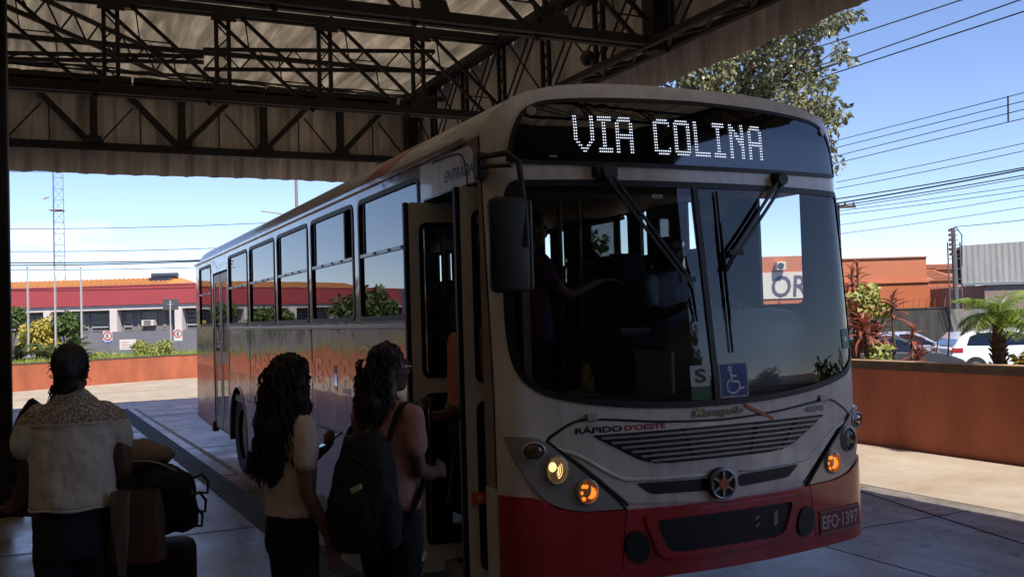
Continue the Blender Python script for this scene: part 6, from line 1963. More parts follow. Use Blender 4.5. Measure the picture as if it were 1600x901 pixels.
# wheels
tyre_m = mat('bus_tyre', (0.018, 0.017, 0.016), 0.85, var=0.3, vscale=10, bump=0.2)
rimm = mat('bus_rim', (0.07, 0.065, 0.06), 0.5, 0.5, var=0.3)
for c in WHEELS:
    for s_ in (-1, 1):
        prof_ = [(0.30, 0.14), (0.44, 0.16), (0.485, 0.13), (0.50, 0.06), (0.50, -0.06), (0.485, -0.13), (0.44, -0.16), (0.30, -0.14)]
        vs = []; fs = []; N = 36
        for j in range(N):
            a = 2 * math.pi * j / N
            for (r_, x) in prof_: vs.append((x, r_ * math.cos(a), r_ * math.sin(a)))
        n = len(prof_)
        for j in range(N):
            for i in range(n - 1): fs.append((j * n + i, j * n + i + 1, ((j + 1) % N) * n + i + 1, ((j + 1) % N) * n + i))
        wh = MB().add(vs, fs).build('wheel', tyre_m, BUS, True); wh.location = (s_ * 1.06, c, 0.50)
        rm = MB().tube([(-0.1, 0, 0), (0.05 * s_, 0, 0)], 0.30, 28)
        rm.tube([(0.05 * s_, 0, 0), (0.12 * s_, 0, 0)], [0.13, 0.10], 16)
        for k in range(8):
            a = k * math.pi / 4
            rm.tube([(0.05 * s_, 0.19 * math.cos(a), 0.19 * math.sin(a)), (0.085 * s_, 0.19 * math.cos(a), 0.19 * math.sin(a))], 0.02, 6)
        rm.build('rim', rimm, wh)
        al = MB(); pts = [(s_ * 1.252, c + 0.60 * math.cos(a), 0.5 + 0.60 * math.sin(a)) for a in [-0.2 + 3.54 * k / 20 for k in range(21)]]
        al.tube(pts, 0.013, 6, False); al.build('arch_lip', side_white, BUS, True)
        MB().add([(s_ * y_, c + r_ * math.cos(a), 0.5 + r_ * math.sin(a)) for a in [-0.2 + 3.54 * k / 16 for k in range(17)] for (y_, r_) in ((1.245, 0.602), (0.75, 0.602))], [(2 * k, 2 * k + 1, 2 * k + 3, 2 * k + 2) for k in range(16)]).build('wheel_well', rubber, BUS, fix=False)
# under-body
MB().box(-1.15, 1.15, 0.6, 2.1, 0.34, 0.40).box(-1.2, 1.2, 3.4, 7.3, 0.42, 0.5).box(-1.2, 1.2, 8.7, 11.6, 0.45, 0.55).box(-0.7, 0.7, 2.1, 11, 0.45, 0.6).build('chassis', rubber, BUS)

# ---------------- inside
inner = mat('interior_grey', (0.20, 0.20, 0.195), 0.6, var=0.2)
inner_pale = mat('interior_pale', (0.50, 0.49, 0.46), 0.55, var=0.1)
seat_m = mat('seat_fabric', (0.03, 0.035, 0.06), 0.8, var=0.3, vscale=10)
yel = mat('handrail_yellow', (0.40, 0.32, 0.08), 0.35)
MB().box(-0.62, 1.22, 0.5, 1.30, 0.90, 0.98).box(-1.22, 1.22, 1.301, YR - 0.03, 0.90, 0.98).build('floor', inner, BUS)
MB().box(-1.2, -0.621, 0.46, 1.235, 0.34, 0.40).box(-0.95, -0.621, 0.46, 1.235, 0.4001, 0.57).box(-0.80, -0.621, 0.46, 1.235, 0.5701, 0.76).build('step', inner, BUS)
MB().box(-1.16, 1.16, 0.75, YR - 0.05, 2.72, 2.76).build('ceiling', inner_pale, BUS)
MB().box(-1.1, 1.1, 0.42, 0.78, 2.60, 2.66).build('header_panel', inner, BUS)
dash = MB()
dash.loft([(0, 0.52, 1.10, 1.08, 0.30), (0, 0.54, 1.28, 1.10, 0.28), (0.0, 0.52, 1.36, 1.08, 0.22)], 40, 0, 4.0)
dash.build('dashboard', inner, BUS, True)
MB().loft([(0.66, 0.60, 1.30, 0.50, 0.24), (0.66, 0.60, 1.62, 0.52, 0.25), (0.66, 0.59, 1.75, 0.48, 0.22), (0.66, 0.58, 1.83, 0.38, 0.17), (0.66, 0.57, 1.865, 0.20, 0.09)], 32, 0, 3.0).build('instrument_hood', mat('hood_grey', (0.48, 0.50, 0.52), 0.45), BUS, True)
MB().box(-0.55, 1.1, 0.42, 0.5, 0.8, 1.2).build('front_bulkhead', inner, BUS)
sw = MB(); 
cx, cy, cz = 0.78, 1.0, 1.86
tl = R(62)
pts = [(cx + 0.235 * math.cos(a), cy + 0.235 * math.sin(a) * math.cos(tl), cz + 0.235 * math.sin(a) * math.sin(tl) * 0.55) for a in [k * 6.2832 / 32 for k in range(33)]]
sw.tube(pts, 0.017, 8, False)
for a in (0.6, 2.54, 4.71): sw.bar((cx, cy, cz - 0.02), (cx + 0.225 * math.cos(a), cy + 0.225 * math.sin(a) * math.cos(tl), cz + 0.225 * math.sin(a) * math.sin(tl) * 0.55), 0.03, 0.014)
sw.tube([(cx, cy, cz - 0.01), (cx, cy - 0.25, cz - 0.45)], 0.035, 8)
sw.build('steering_wheel', rubber, BUS, True)
# passenger seats: cushion and back, two by two
def bus_seat(x, y, src):
    if not src:
        a = MB().bbox(-0.21, 0.21, -0.2, 0.22, 0.38, 0.48, 0.04).build('seat', seat_m, BUS, True)
        b = MB().loft([(0, 0.22, 0.42, 0.20, 0.04), (0, 0.26, 0.8, 0.21, 0.04), (0, 0.29, 1.02, 0.19, 0.035), (0, 0.30, 1.08, 0.15, 0.02)], 16, 0, 4).build('backrest', seat_m, a, True)
        MB().bar((0, 0, 0.0), (0, 0, 0.38), 0.08).build('pedestal', inner, a)
        g_ = MB().tube([(-0.2, 0.30, 0.95), (-0.18, 0.31, 1.13), (0.18, 0.31, 1.13), (0.2, 0.30, 0.95)], 0.014, 6).build('grab_rail', yel, a, True)
        src.append(a); o = a
    else:
        o = inst(src[0], BUS)
        for ch in src[0].children: inst(ch, o)
    o.location = (x, y, 0.98)
    return o
src = []
for k in range(10):
    for x in (-0.98, -0.53, 0.53, 0.98):
        y = 2.2 + k * 0.86
        if x < 0 and 8.2 < y < 10.1: continue
        bus_seat(x, y, src)
# driver's seat
ds = MB().bbox(0.38, 0.86, 1.28, 1.75, 1.36, 1.50, 0.05).build('driver_seat', seat_m, BUS, True)
MB().loft([(0.62, 1.78, 1.41, 0.23, 0.06), (0.62, 1.86, 1.86, 0.24, 0.06), (0.62, 1.9, 2.11, 0.2, 0.05), (0.62, 1.91, 2.31, 0.13, 0.04)], 16, 0, 3.5).build('backrest', seat_m, ds, True)
MB().box(0.5, 0.74, 1.4, 1.64, 0.98, 1.36).build('pedestal', inner, ds)
# handrails
for (x, y) in ((-0.55, 1.30), (-0.30, 2.0), (0.28, 2.0), (-0.28, 3.4), (0.28, 4.3), (-0.28, 5.2), (0.28, 6.1), (-0.3, 7.6), (0.28, 8.2)):
    MB().tube([(x, y, 0.78), (x, y, 2.72)], 0.018, 8).build('handrail', yel, BUS, True)
for x in (-0.42, 0.42): MB().tube([(x, 1.6, 2.55), (x, 11.0, 2.55)], 0.017, 8).build('handrail', yel, BUS, True)
MB().tube([(-0.50, 0.60, 1.0), (-0.50, 0.62, 1.46), (-0.44, 0.7, 1.54), (-0.36, 0.8, 1.46), (-0.34, 0.86, 1.0)], 0.024, 8).build('handrail', yel, BUS, True)
# partition behind the driver, fare box, turnstile
pt = MB().box(0.15, 1.18, 2.05, 2.09, 0.78, 1.75).build('driver_partition', inner, BUS)
MB().box(0.17, 1.16, 2.065, 2.072, 1.751, 2.60).build('pane', door_glass, pt)
MB().tube([(0.15, 2.07, 0.78), (0.15, 2.07, 2.72)], 0.02, 8).build('post', yel, pt, True)
MB().bbox(0.05, 0.26, 0.95, 1.35, 0.98, 1.70, 0.03).build('fare_box', mat('fare_box', (0.05, 0.055, 0.07), 0.4), BUS)
MB().bbox(-0.02, 0.22, 0.98, 1.3, 1.705, 1.76, 0.02).build('fare_tray', inner, BUS)
MB().bbox(-0.30, -0.05, 2.25, 2.6, 0.98, 1.95, 0.03).build('turnstile', inner, BUS)
MB().bbox(0.03, 0.06, 0.5, 0.9, 0.78, 1.62, 0.01).build('cab_rail', inner_pale, BUS)
# things on the dashboard: a green soft-drink bottle lying down
bt = thing('bottle', (BX - 0.72, BY + 0.34, 1.405), 'green plastic drink bottle with a yellow label lying on the dashboard', 'bottle')
MB().tube([(-0.11, 0, 0), (-0.10, 0, 0), (0.05, 0, 0), (0.10, 0, 0), (0.15, 0, 0)], [0.028, 0.036, 0.036, 0.02, 0.012], 14).build('body', mat('bottle_green', (0.02, 0.16, 0.05), 0.12), bt, True)
MB().tube([(-0.055, 0, 0), (0.03, 0, 0)], 0.0368, 14).build('bottle_label', mat('bottle_label', (0.45, 0.36, 0.08), 0.5, var=0.5, vscale=30), bt, True)
MB().tube([(0.1501, 0, 0), (0.17, 0, 0)], 0.014, 10).build('cap', mat('cap_green', (0.02, 0.2, 0.08), 0.4), bt, True)

# ================================================================== PEOPLE AND WHAT THEY CARRY
def skin(name, c): return mat(name, c, 0.5, var=0.10, vscale=8)
def limb(mb, pts, rad, n=12):
    P_ = [Vector(q) for q in pts]
    mb.tube(P_, rad, n)
    for q, r_ in zip(P_, rad): mb.ell(q, (r_, r_, r_), 10, 7)
def hand(mb, w_, d, palm, side, curl=0.5, s_=1.0, spread=0.0):
    """palm, four fingers of unequal length and a thumb; d points along the hand, palm is its facing"""
    w_ = Vector(w_); d = Vector(d).normalized(); p = Vector(palm).normalized()
    p = (p - d * p.dot(d)).normalized()
    a = d.cross(p) * side                     # towards the thumb
    c = w_ + d * 0.045 * s_
    for t in (0.01, 0.035, 0.06, 0.08):
        for u in (-0.026, -0.009, 0.009, 0.026):
            mb.ell(w_ + d * t * s_ + a * u * s_, (0.014 * s_,) * 3, 7, 5)
    for k, (u, L) in enumerate(((0.028, 0.070), (0.010, 0.080), (-0.009, 0.074), (-0.026, 0.058))):
        b0 = w_ + d * 0.085 * s_ + a * u * s_
        ang = 0.0; q = b0; pts = [q]
        for j in range(3):
            ang += curl * (0.55 + 0.12 * k * (j + 1) * 0.3)
            dd = d * math.cos(ang) + p * math.sin(ang) + a * (u * spread)
            q = q + dd.normalized() * L / 3 * s_ * (1.2 - 0.2 * j); pts.append(q)
        mb.tube(pts, [0.0095 * s_, 0.009 * s_, 0.0082 * s_, 0.0065 * s_], 7)
        for z in pts: mb.ell(z, (0.0085 * s_,) * 3, 6, 4)
    t0 = w_ + d * 0.025 * s_ + a * 0.03 * s_
    t1 = t0 + (d * 0.7 + a * 0.55 + p * 0.3).normalized() * 0.035 * s_
    t2 = t1 + (d * 0.9 + a * 0.1 + p * (0.3 + 0.4 * curl)).normalized() * 0.028 * s_
    mb.tube([t0, t1, t2], [0.013 * s_, 0.011 * s_, 0.008 * s_], 7)
    mb.ell(t2, (0.008 * s_,) * 3, 6, 4)
def head(mb, c, M, s_=1.0):
    """a head with face, set at c; M turns it (local +y is where it looks)"""
    def E(o, r_): mb.ell(Vector(c) + M @ (Vector(o) * s_), tuple(q * s_ for q in r_), 16, 11, 0, M)
    E((0, -0.012, 0.035), (0.076, 0.094, 0.085))     # skull
    E((0, 0.030, -0.025), (0.060, 0.062, 0.078))     # face
    E((0, 0.055, -0.085), (0.034, 0.034, 0.026))     # chin
    E((0, 0.020, -0.075), (0.050, 0.050, 0.034))     # jaw
    E((0, 0.088, 0.028), (0.050, 0.018, 0.014))      # brow
    E((0, 0.100, -0.018), (0.015, 0.020, 0.014))     # nose tip
    E((0, 0.092, 0.002), (0.010, 0.014, 0.026))      # nose bridge
    for x in (-1, 1):
        E((x * 0.012, 0.094, -0.022), (0.010, 0.010, 0.008))
        E((x * 0.040, 0.062, -0.022), (0.022, 0.022, 0.018))   # cheeks
        E((x * 0.076, -0.005, 0.0), (0.008, 0.018, 0.030))     # ears
    E((0, 0.090, -0.048), (0.024, 0.013, 0.007))     # upper lip
    E((0, 0.088, -0.060), (0.020, 0.013, 0.008))     # lower lip
def face_bits(root, c, M, s_=1.0):
    for x in (-1, 1):
        q = Vector(c) + M @ Vector((x * 0.031 * s_, 0.080 * s_, 0.008 * s_))
        MB().ell(q, (0.012 * s_,) * 3, 10, 7).build('eye', mat('eye_white', (0.55, 0.52, 0.48), 0.2), root, True)
        q = Vector(c) + M @ Vector((x * 0.031 * s_, 0.0885 * s_, 0.008 * s_))
        MB().ell(q, (0.006 * s_, 0.006 * s_, 0.006 * s_), 8, 6).build('iris', mat('iris_dark', (0.02, 0.012, 0.01), 0.1), root, True)
        pts = [Vector(c) + M @ (Vector((x * (0.016 + 0.012 * k), 0.098 - 0.0035 * k * k, 0.030 + 0.003 * math.sin(k * 0.9))) * s_) for k in range(4)]
        MB().tube(pts, 0.004 * s_, 5).build('eyebrow', mat('hair_black', (0.010, 0.008, 0.007), 0.45, var=0.3, vscale=30), root)
def RM(yaw=0, pitch=0, roll=0):
    return Matrix.Rotation(R(yaw), 3, 'Z') @ Matrix.Rotation(R(pitch), 3, 'X') @ Matrix.Rotation(R(roll), 3, 'Y')
hair_black = mat('hair_black', (0.010, 0.008, 0.007), 0.6, var=0.3, vscale=30)
hair_brown = mat('hair_dark_brown', (0.016, 0.010, 0.007), 0.6, var=0.4, vscale=30)
def curls(mb, roots, n, L, r_, tight, seed, th=0.006, spread=0.03):
    """hanging ringlets: each starts on a root point and falls"""
    q_ = random.Random(seed)
    for k in range(n):
        p0, out = q_.choice(roots)
        p0 = Vector(p0); out = Vector(out)
        l_ = L * q_.uniform(0.55, 1.05); ph = q_.random() * 6.28; N = int(l_ / 0.014)
        rr = r_ * q_.uniform(0.7, 1.3); pts = []
        drift = Vector((q_.gauss(0, spread), q_.gauss(0, spread), 0)) + out * 0.018
        for i in range(N):
            t = i / max(1, N - 1)
            a = ph + i * 0.014 * 6.283 / tight
            pts.append(p0 + drift * (t ** 0.6) + out * (0.012 * math.sin(min(1, t * 3) * 1.57)) + Vector((rr * math.cos(a), rr * math.sin(a), -l_ * t)) )
        if len(pts) > 2: mb.tube(pts, [th * (1 - 0.5 * i / len(pts)) for i in range(len(pts))], 4, False)
def legs_and_hips(mb, hipz, hw, thigh, stance=0.09, knee=None, y0=0.0, foot=True, dy=(0, 0)):
    for s_, d in ((-1, dy[0]), (1, dy[1])):
        x = s_ * stance
        limb(mb, [(x * 0.9, y0, hipz - 0.02), (x * 1.05, y0 + 0.02 + d * 0.5, hipz * 0.54), (x * 1.05, y0 - 0.01 + d, 0.09)], [thigh, thigh * 0.66, thigh * 0.42], 14)
        limb(mb, [(x * 1.0, y0, hipz - 0.02), (x * 1.03, y0 + 0.01, hipz * 0.75)], [thigh, thigh * 0.9], 14)
def feet(root, M, stance, y0=0.0, dy=(0, 0)):
    for s_, d in ((-1, dy[0]), (1, dy[1])):
        mb = MB()
        mb.loft([(s_ * stance, y0 + 0.05 + d, 0.0, 0.042, 0.125), (s_ * stance, y0 + 0.05 + d, 0.03, 0.045, 0.13), (s_ * stance, y0 + 0.03 + d, 0.06, 0.042, 0.105), (s_ * stance, y0 - 0.01 + d, 0.10, 0.04, 0.055)], 18, 0, 2.5)
        mb.build('shoe', M, root, True)

# ---- the woman in the white lace blouse, seen from behind
lace = mat('blouse_white', (0.64, 0.61, 0.57), 0.85, var=0.12, vscale=9, bump=0.35, bscale=16)
def lace_pattern(M, z_from):
    t = M.node_tree; b = t.nodes['Principled BSDF']
    src = b.inputs['Base Color'].links[0].from_socket
    tcn = t.nodes.new('ShaderNodeTexCoord'); sep = t.nodes.new('ShaderNodeSeparateXYZ')
    t.links.new(tcn.outputs['Object'], sep.inputs[0])
    v = t.nodes.new('ShaderNodeTexVoronoi'); v.inputs['Scale'].default_value = 105
    t.links.new(tcn.outputs['Object'], v.inputs['Vector'])
    r = t.nodes.new('ShaderNodeValToRGB')
    r.color_ramp.interpolation = 'EASE'
    r.color_ramp.elements[0].position = 0.34; r.color_ramp.elements[0].color = (1, 1, 1, 1)
    r.color_ramp.elements[1].position = 0.48; r.color_ramp.elements[1].color = (0.42, 0.33, 0.28, 1)
    t.links.new(v.outputs['Distance'], r.inputs[0])
    mt = t.nodes.new('ShaderNodeMath'); mt.operation = 'GREATER_THAN'; mt.inputs[1].default_value = z_from
    t.links.new(sep.outputs['Z'], mt.inputs[0])
    mxn = t.nodes.new('ShaderNodeMixRGB'); mxn.blend_type = 'MULTIPLY'
    t.links.new(mt.outputs[0], mxn.inputs[0]); t.links.new(src, mxn.inputs[1]); t.links.new(r.outputs[0], mxn.inputs[2])
    t.links.new(mxn.outputs[0], b.inputs['Base Color'])
lace_pattern(lace, 1.45)
jeans = mat('jeans_navy', (0.018, 0.023, 0.045), 0.9, var=0.3, vscale=12, bump=0.15, bscale=90)
sk1 = skin('skin_brown', (0.13, 0.065, 0.042))
W1 = thing('person', (0.075, 4.72, 0.0), 'person from behind in a white lace-yoked blouse and dark jeans, hair pinned up', 'person', rz=R(-6))
W1.scale = (0.84, 0.9, 1.0)
b = MB()
HM = RM(-12, -14, 0)
hc = (-0.008, 0.035, 1.655)
head(b, hc, HM, 1.06)
limb(b, [(0.0, -0.005, 1.47), (-0.005, 0.015, 1.60)], [0.066, 0.058])
b.loft([(0, 0.02, 0.92, 0.19, 0.13), (0, 0.0, 1.05, 0.20, 0.135), (0, 0, 1.2, 0.185, 0.12), (0, 0, 1.38, 0.19, 0.11), (0, 0, 1.48, 0.15, 0.085), (0.0, 0, 1.54, 0.07, 0.06)], 22)
# right arm : hangs, elbow out, forearm forward to the bags
limb(b, [(0.185, 0.0, 1.455), (0.225, -0.01, 1.34), (0.245, 0.0, 1.235), (0.235, 0.02, 1.21)], [0.062, 0.056, 0.05, 0.048])
limb(b, [(0.235, 0.02, 1.21), (0.19, 0.14, 1.22), (0.13, 0.25, 1.235)], [0.048, 0.040, 0.029])
hand(b, (0.13, 0.25, 1.235), (-0.5, 0.8, 0.05), (0, 0, -1), 1, 0.6, 1.0)
# left arm : reaches down and out to the left
limb(b, [(-0.195, 0.0, 1.45), (-0.225, 0.03, 1.34), (-0.235, 0.07, 1.20)], [0.060, 0.052, 0.043])
limb(b, [(-0.235, 0.07, 1.20), (-0.29, 0.15, 1.10), (-0.345, 0.23, 1.06)], [0.043, 0.036, 0.027])
hand(b, (-0.345, 0.23, 1.06), (-0.7, 0.6, -0.12), (0, 0, -1), -1, 0.5)
legs_and_hips(b, 0.95, 0.2, 0.098, 0.095)
remesh(b, 'body', sk1, W1, 0.0105, 2)
face_bits(W1, hc, HM)
# blouse
b = MB()
b.loft([(0.005, -0.01, 1.085, 0.215, 0.155), (0, -0.012, 1.12, 0.213, 0.158), (0, -0.012, 1.20, 0.208, 0.150), (-0.005, -0.006, 1.30, 0.207, 0.145), (0, -0.004, 1.40, 0.212, 0.136), (0, 0, 1.47, 0.19, 0.112), (0.0, 0.0, 1.53, 0.135, 0.092), (0.0, 0.0, 1.575, 0.09, 0.08), (0.0, 0.0, 1.595, 0.075, 0.07)], 26, 0, 2.3)
for s_ in (-1, 1):
    limb(b, [(s_ * 0.16, 0, 1.465), (s_ * 0.20, 0.0, 1.43), (s_ * 0.232, 0.0, 1.365)], [0.075, 0.076, 0.070])
bl_ = remesh(b, 'blouse', lace, W1, 0.011, 2, 0.010, 9.0)
b = MB(); hm = [(0.216 * math.cos(a) + 0.003, -0.01 + 0.157 * math.sin(a), 1.082 + 0.004 * math.sin(5 * a)) for a in [k * 6.2832 / 40 for k in range(41)]]
b.tube(hm, 0.007, 6, False); b.build('hem', lace, bl_, True)
yk = [(0.218 * math.cos(a), -0.004 + 0.137 * math.sin(a), 1.447) for a in [3.35 + k * 2.72 / 24 for k in range(25)]]
MB().tube(yk, 0.006, 6).build('yoke_seam', lace, bl_, True)
# jeans
b = MB()
b.loft([(0, 0.0, 0.86, 0.20, 0.15), (0, 0.0, 0.95, 0.205, 0.155), (0, 0, 1.04, 0.20, 0.145), (0, 0, 1.11, 0.19, 0.13)], 24)
legs_and_hips(b, 0.93, 0.2, 0.108, 0.098)
remesh(b, 'jeans', jeans, W1, 0.012, 2, 0.008, 9)
feet(W1, mat('shoe_black', (0.02, 0.02, 0.02), 0.6), 0.1)
# pinned-up hair with a clip
b = MB()
Hc = Vector(hc)
b.ell(Hc + HM @ Vector((0, -0.024, 0.045)), (0.096, 0.106, 0.094), 18, 12, 0, HM)
b.ell(Hc + HM @ Vector((0.0, -0.082, -0.005)), (0.070, 0.050, 0.075), 14, 10, 0, HM)
b.ell(Hc + HM @ Vector((0.0, -0.105, 0.02)), (0.05, 0.04, 0.065), 14, 10, 0, HM)
b.ell(Hc + HM @ Vector((0.0, -0.075, -0.055)), (0.066, 0.045, 0.055), 14, 10, 0, HM)
h_ = remesh(b, 'hair', hair_black, W1, 0.008, 1, 0.007, 16)
q_ = random.Random(5); b = MB()
for k in range(70):
    a = q_.uniform(0, 6.28); z = q_.uniform(-0.07, 0.10)
    p0 = Hc + HM @ Vector((0.085 * math.cos(a), -0.03 + 0.09 * math.sin(a), 0.03 + z * 0.7))
    o_ = (p0 - Hc).normalized()
    b.tube([p0, p0 + o_ * 0.010 + Vector((q_.uniform(-.01, .01),) * 3), p0 + o_ * q_.uniform(0.008, 0.020) + Vector((q_.uniform(-.015, .015), q_.uniform(-.015, .015), q_.uniform(-0.035, 0.01)))], [0.003, 0.002, 0.001], 4, False)
for k in range(16):
    p0 = Hc + HM @ Vector((q_.uniform(-0.07, 0.05), -0.08, -0.06))
    b.tube([p0, p0 + Vector((q_.uniform(-.02, .01), -0.01, -0.03)), p0 + Vector((q_.uniform(-.03, .015), -0.005, -0.075))], [0.005, 0.004, 0.001], 4, False)
stuff(b.build('loose_strand', hair_black, h_))
cp = MB()
for k in range(4): cp.tube([Hc + HM @ Vector((0.05 + 0.012 * k, -0.045, 0.075 - 0.02 * k)), Hc + HM @ Vector((0.075 + 0.012 * k, -0.05, 0.085 - 0.02 * k))], [0.006, 0.003], 5)
cp.build('hair_clip', black_plastic, h_)

# ---- dark cloth bag on her left side
dk = mat('dark_cloth', (0.02, 0.018, 0.018), 0.9, var=0.3)
q = at(40, 690, 4.75)
sbg = thing('shoulder_bag', (q.x, q.y, 0.95), 'dark pointed cloth bag held up against the left side of the white blouse', 'bag', rz=R(-20))
b = MB()
b.loft([(-0.05, 0, 0.0, 0.10, 0.05), (-0.045, 0, 0.12, 0.11, 0.06), (-0.03, 0, 0.30, 0.085, 0.05), (0.0, 0, 0.46, 0.05, 0.035), (0.03, 0, 0.575, 0.012, 0.014)], 18)
remesh(b, 'bag', dk, sbg, 0.010, 2, 0.010, 9)
MB().tube([(0.03, 0, 0.57), (0.10, -0.01, 0.52), (0.16, -0.02, 0.40)], 0.01, 6).build('strap', dk, sbg, True)

# ---- long curly hair, pale T-shirt, phone
tee = mat('tee_blush', (0.66, 0.54, 0.49), 0.9, var=0.12, vscale=10, bump=0.25, bscale=14)
black_cloth = mat('black_cloth', (0.012, 0.012, 0.014), 0.9, var=0.3, vscale=15, bump=0.1)
sk2 = skin('skin_tan', (0.20, 0.10, 0.065))
W2 = thing('person', (0.99, 4.52, 0.0), 'person with very long curly hair, pale T-shirt and black trousers, holding a phone', 'person', rz=R(-74))
W2.scale = (0.92, 0.90, 1.0)
b = MB(); HM2 = RM(18, -10, 0); hc2 = (0.0, 0.03, 1.585)
head(b, hc2, HM2, 0.97)
limb(b, [(0, 0, 1.40), (0, 0.012, 1.52)], [0.055, 0.05])
b.loft([(0, 0, 0.90, 0.16, 0.11), (0, 0, 1.04, 0.135, 0.095), (0, 0, 1.2, 0.145, 0.105), (0, 0, 1.34, 0.16, 0.095), (0, 0, 1.42, 0.12, 0.075), (0, 0, 1.46, 0.055, 0.05)], 22)
limb(b, [(0.165, 0, 1.38), (0.20, -0.03, 1.24), (0.215, -0.03, 1.10)], [0.049, 0.043, 0.037])
limb(b, [(0.215, -0.03, 1.10), (0.225, 0.03, 0.98), (0.225, 0.09, 0.865)], [0.037, 0.033, 0.024])
hand(b, (0.225, 0.09, 0.865), (0.0, 0.25, -1), (-1, 0.1, 0), 1, 0.35)
limb(b, [(-0.165, 0, 1.38), (-0.19, 0.04, 1.24), (-0.18, 0.08, 1.14)], [0.049, 0.043, 0.037])
limb(b, [(-0.18, 0.08, 1.14), (-0.09, 0.15, 1.18), (0.02, 0.155, 1.235)], [0.037, 0.032, 0.024])
hand(b, (0.02, 0.155, 1.235), (0.8, 0.1, 0.5), (0, 0.0, 1), -1, 0.7)
legs_and_hips(b, 0.92, 0.16, 0.08, 0.08)
remesh(b, 'body', sk2, W2, 0.010, 2); face_bits(W2, hc2, HM2, 0.97)
b = MB()
b.loft([(0, 0, 0.975, 0.158, 0.128), (0, 0, 1.04, 0.152, 0.122), (0, 0, 1.18, 0.157, 0.122), (0, 0, 1.33, 0.175, 0.112), (0, 0, 1.40, 0.15, 0.095), (0, 0, 1.445, 0.085, 0.07)], 24)
for s_ in (-1, 1): limb(b, [(s_ * 0.13, 0, 1.385), (s_ * 0.168, -0.002, 1.372), (s_ * 0.18, -0.005, 1.345), (s_ * (0.205), (-0.03 if s_ > 0 else 0.03), 1.23)], [0.062, 0.063, 0.061, 0.055])
ts = remesh(b, 'tee_shirt', tee, W2, 0.0105, 2, 0.010, 9)
b = MB(); b.loft([(0, 0, 0.80, 0.165, 0.125), (0, 0, 0.90, 0.165, 0.125), (0, 0, 1.0, 0.145, 0.11), (0, 0, 1.04, 0.14, 0.105)], 22)
legs_and_hips(b, 0.90, 0.16, 0.092, 0.082)
remesh(b, 'trousers', black_cloth, W2, 0.012, 2, 0.008, 9)
feet(W2, MATS['shoe_black'], 0.085)
b = MB(); H2 = Vector(hc2)
b.ell(H2 + Vector((0, -0.022, 0.045)), (0.086, 0.100, 0.088), 18, 12)
b.loft([(0, -0.085, 1.10, 0.04, 0.03), (0.0, -0.115, 1.18, 0.095, 0.045), (0, -0.115, 1.30, 0.112, 0.058), (0, -0.085, 1.44, 0.105, 0.07), (0, -0.05, 1.56, 0.088, 0.085), (0, -0.03, 1.64, 0.08, 0.08)], 20)
for s_ in (-1, 1): limb(b, [(s_ * 0.085, 0.02, 1.60), (s_ * 0.11, 0.015, 1.48), (s_ * 0.115, -0.02, 1.36)], [0.035, 0.042, 0.036])
h2 = remesh(b, 'hair', hair_brown, W2, 0.010, 1, 0.020, 16)
roots = []
for k in range(110):
    a = math.pi * (0.98 + 1.04 * k / 109); z = rnd.uniform(1.40, 1.66)
    rx = 0.088 + 0.02 * (1.66 - z) / 0.3; y = -0.03 - 0.04 * (1.66 - z) / 0.3
    o_ = Vector((math.cos(a), math.sin(a), 0))
    roots.append(((rx * o_.x, y + 0.085 * o_.y, z), o_))
b = MB(); curls(b, roots, 230, 0.30, 0.010, 0.085, 11, 0.0052, 0.016)
stuff(b.build('curl', hair_brown, h2, 'all', fix=False))
q_ = random.Random(8); b = MB()
for k in range(120):
    v = Vector((q_.gauss(0, 1), -abs(q_.gauss(0, 1)) + 0.25, abs(q_.gauss(0, 1)) + 0.1)).normalized()
    p0 = H2 + Vector((0, -0.02, 0.04)) + Vector((v.x * 0.098, v.y * 0.108, v.z * 0.092))
    pts = [p0 + v * 0.012 * math.sin(i * 1.2) + Vector((v.x * 0.005 * i, v.y * 0.005 * i, -0.014 * i * (1 - v.z * 0.4))) + Vector((math.cos(i * 1.5 + k), math.sin(i * 1.5 + k), 0)) * 0.006 for i in range(7)]
    b.tube(pts, [0.005, 0.0055, 0.0055, 0.005, 0.004, 0.003, 0.002], 4, False)
stuff(b.build('crown_curl', hair_brown, h2, 'all', fix=False))
# the phone in her hand
pw = W2.matrix_basis @ Vector((0.105, 0.165, 1.300))
ph = thing('phone', tuple(pw), 'dark smartphone held out by the long-haired person', 'phone', rz=R(-60))
pb = MB().bbox(-0.036, 0.036, -0.075, 0.075, -0.004, 0.004, 0.0035).build('case', black_plastic, ph, True)
MB().box(-0.032, 0.032, -0.070, 0.070, 0.0041, 0.0046).build('screen', black_gloss, pb)
for o in (pb,): o.rotation_euler = (R(22), R(-18), 0)

# ---- glasses, pink top, black backpack
pink = mat('top_pink', (0.42, 0.22, 0.19), 0.9, var=0.12, vscale=10, bump=0.25, bscale=14)
sk3 = skin('skin_dark', (0.105, 0.050, 0.034))
W3 = thing('person', (1.42, 4.38, 0.0), 'person with glasses, curly hair, pink top and floral trousers at the bus door', 'person', rz=R(-56))
W3.scale = (0.83, 0.88, 1.0)
b = MB(); HM3 = RM(-34, 2, 0); hc3 = (0.0, 0.035, 1.625)
head(b, hc3, HM3, 1.0)
limb(b, [(0, -0.01, 1.44), (0, 0.012, 1.56)], [0.058, 0.052])
b.loft([(0, 0, 0.94, 0.175, 0.13), (0, 0, 1.08, 0.155, 0.115), (0, 0.0, 1.24, 0.16, 0.12), (0, 0, 1.37, 0.17, 0.105), (0, 0, 1.45, 0.13, 0.08), (0, 0, 1.5, 0.06, 0.055)], 22)
limb(b, [(0.175, 0, 1.41), (0.205, -0.02, 1.28), (0.215, 0.0, 1.165)], [0.054, 0.048, 0.042])
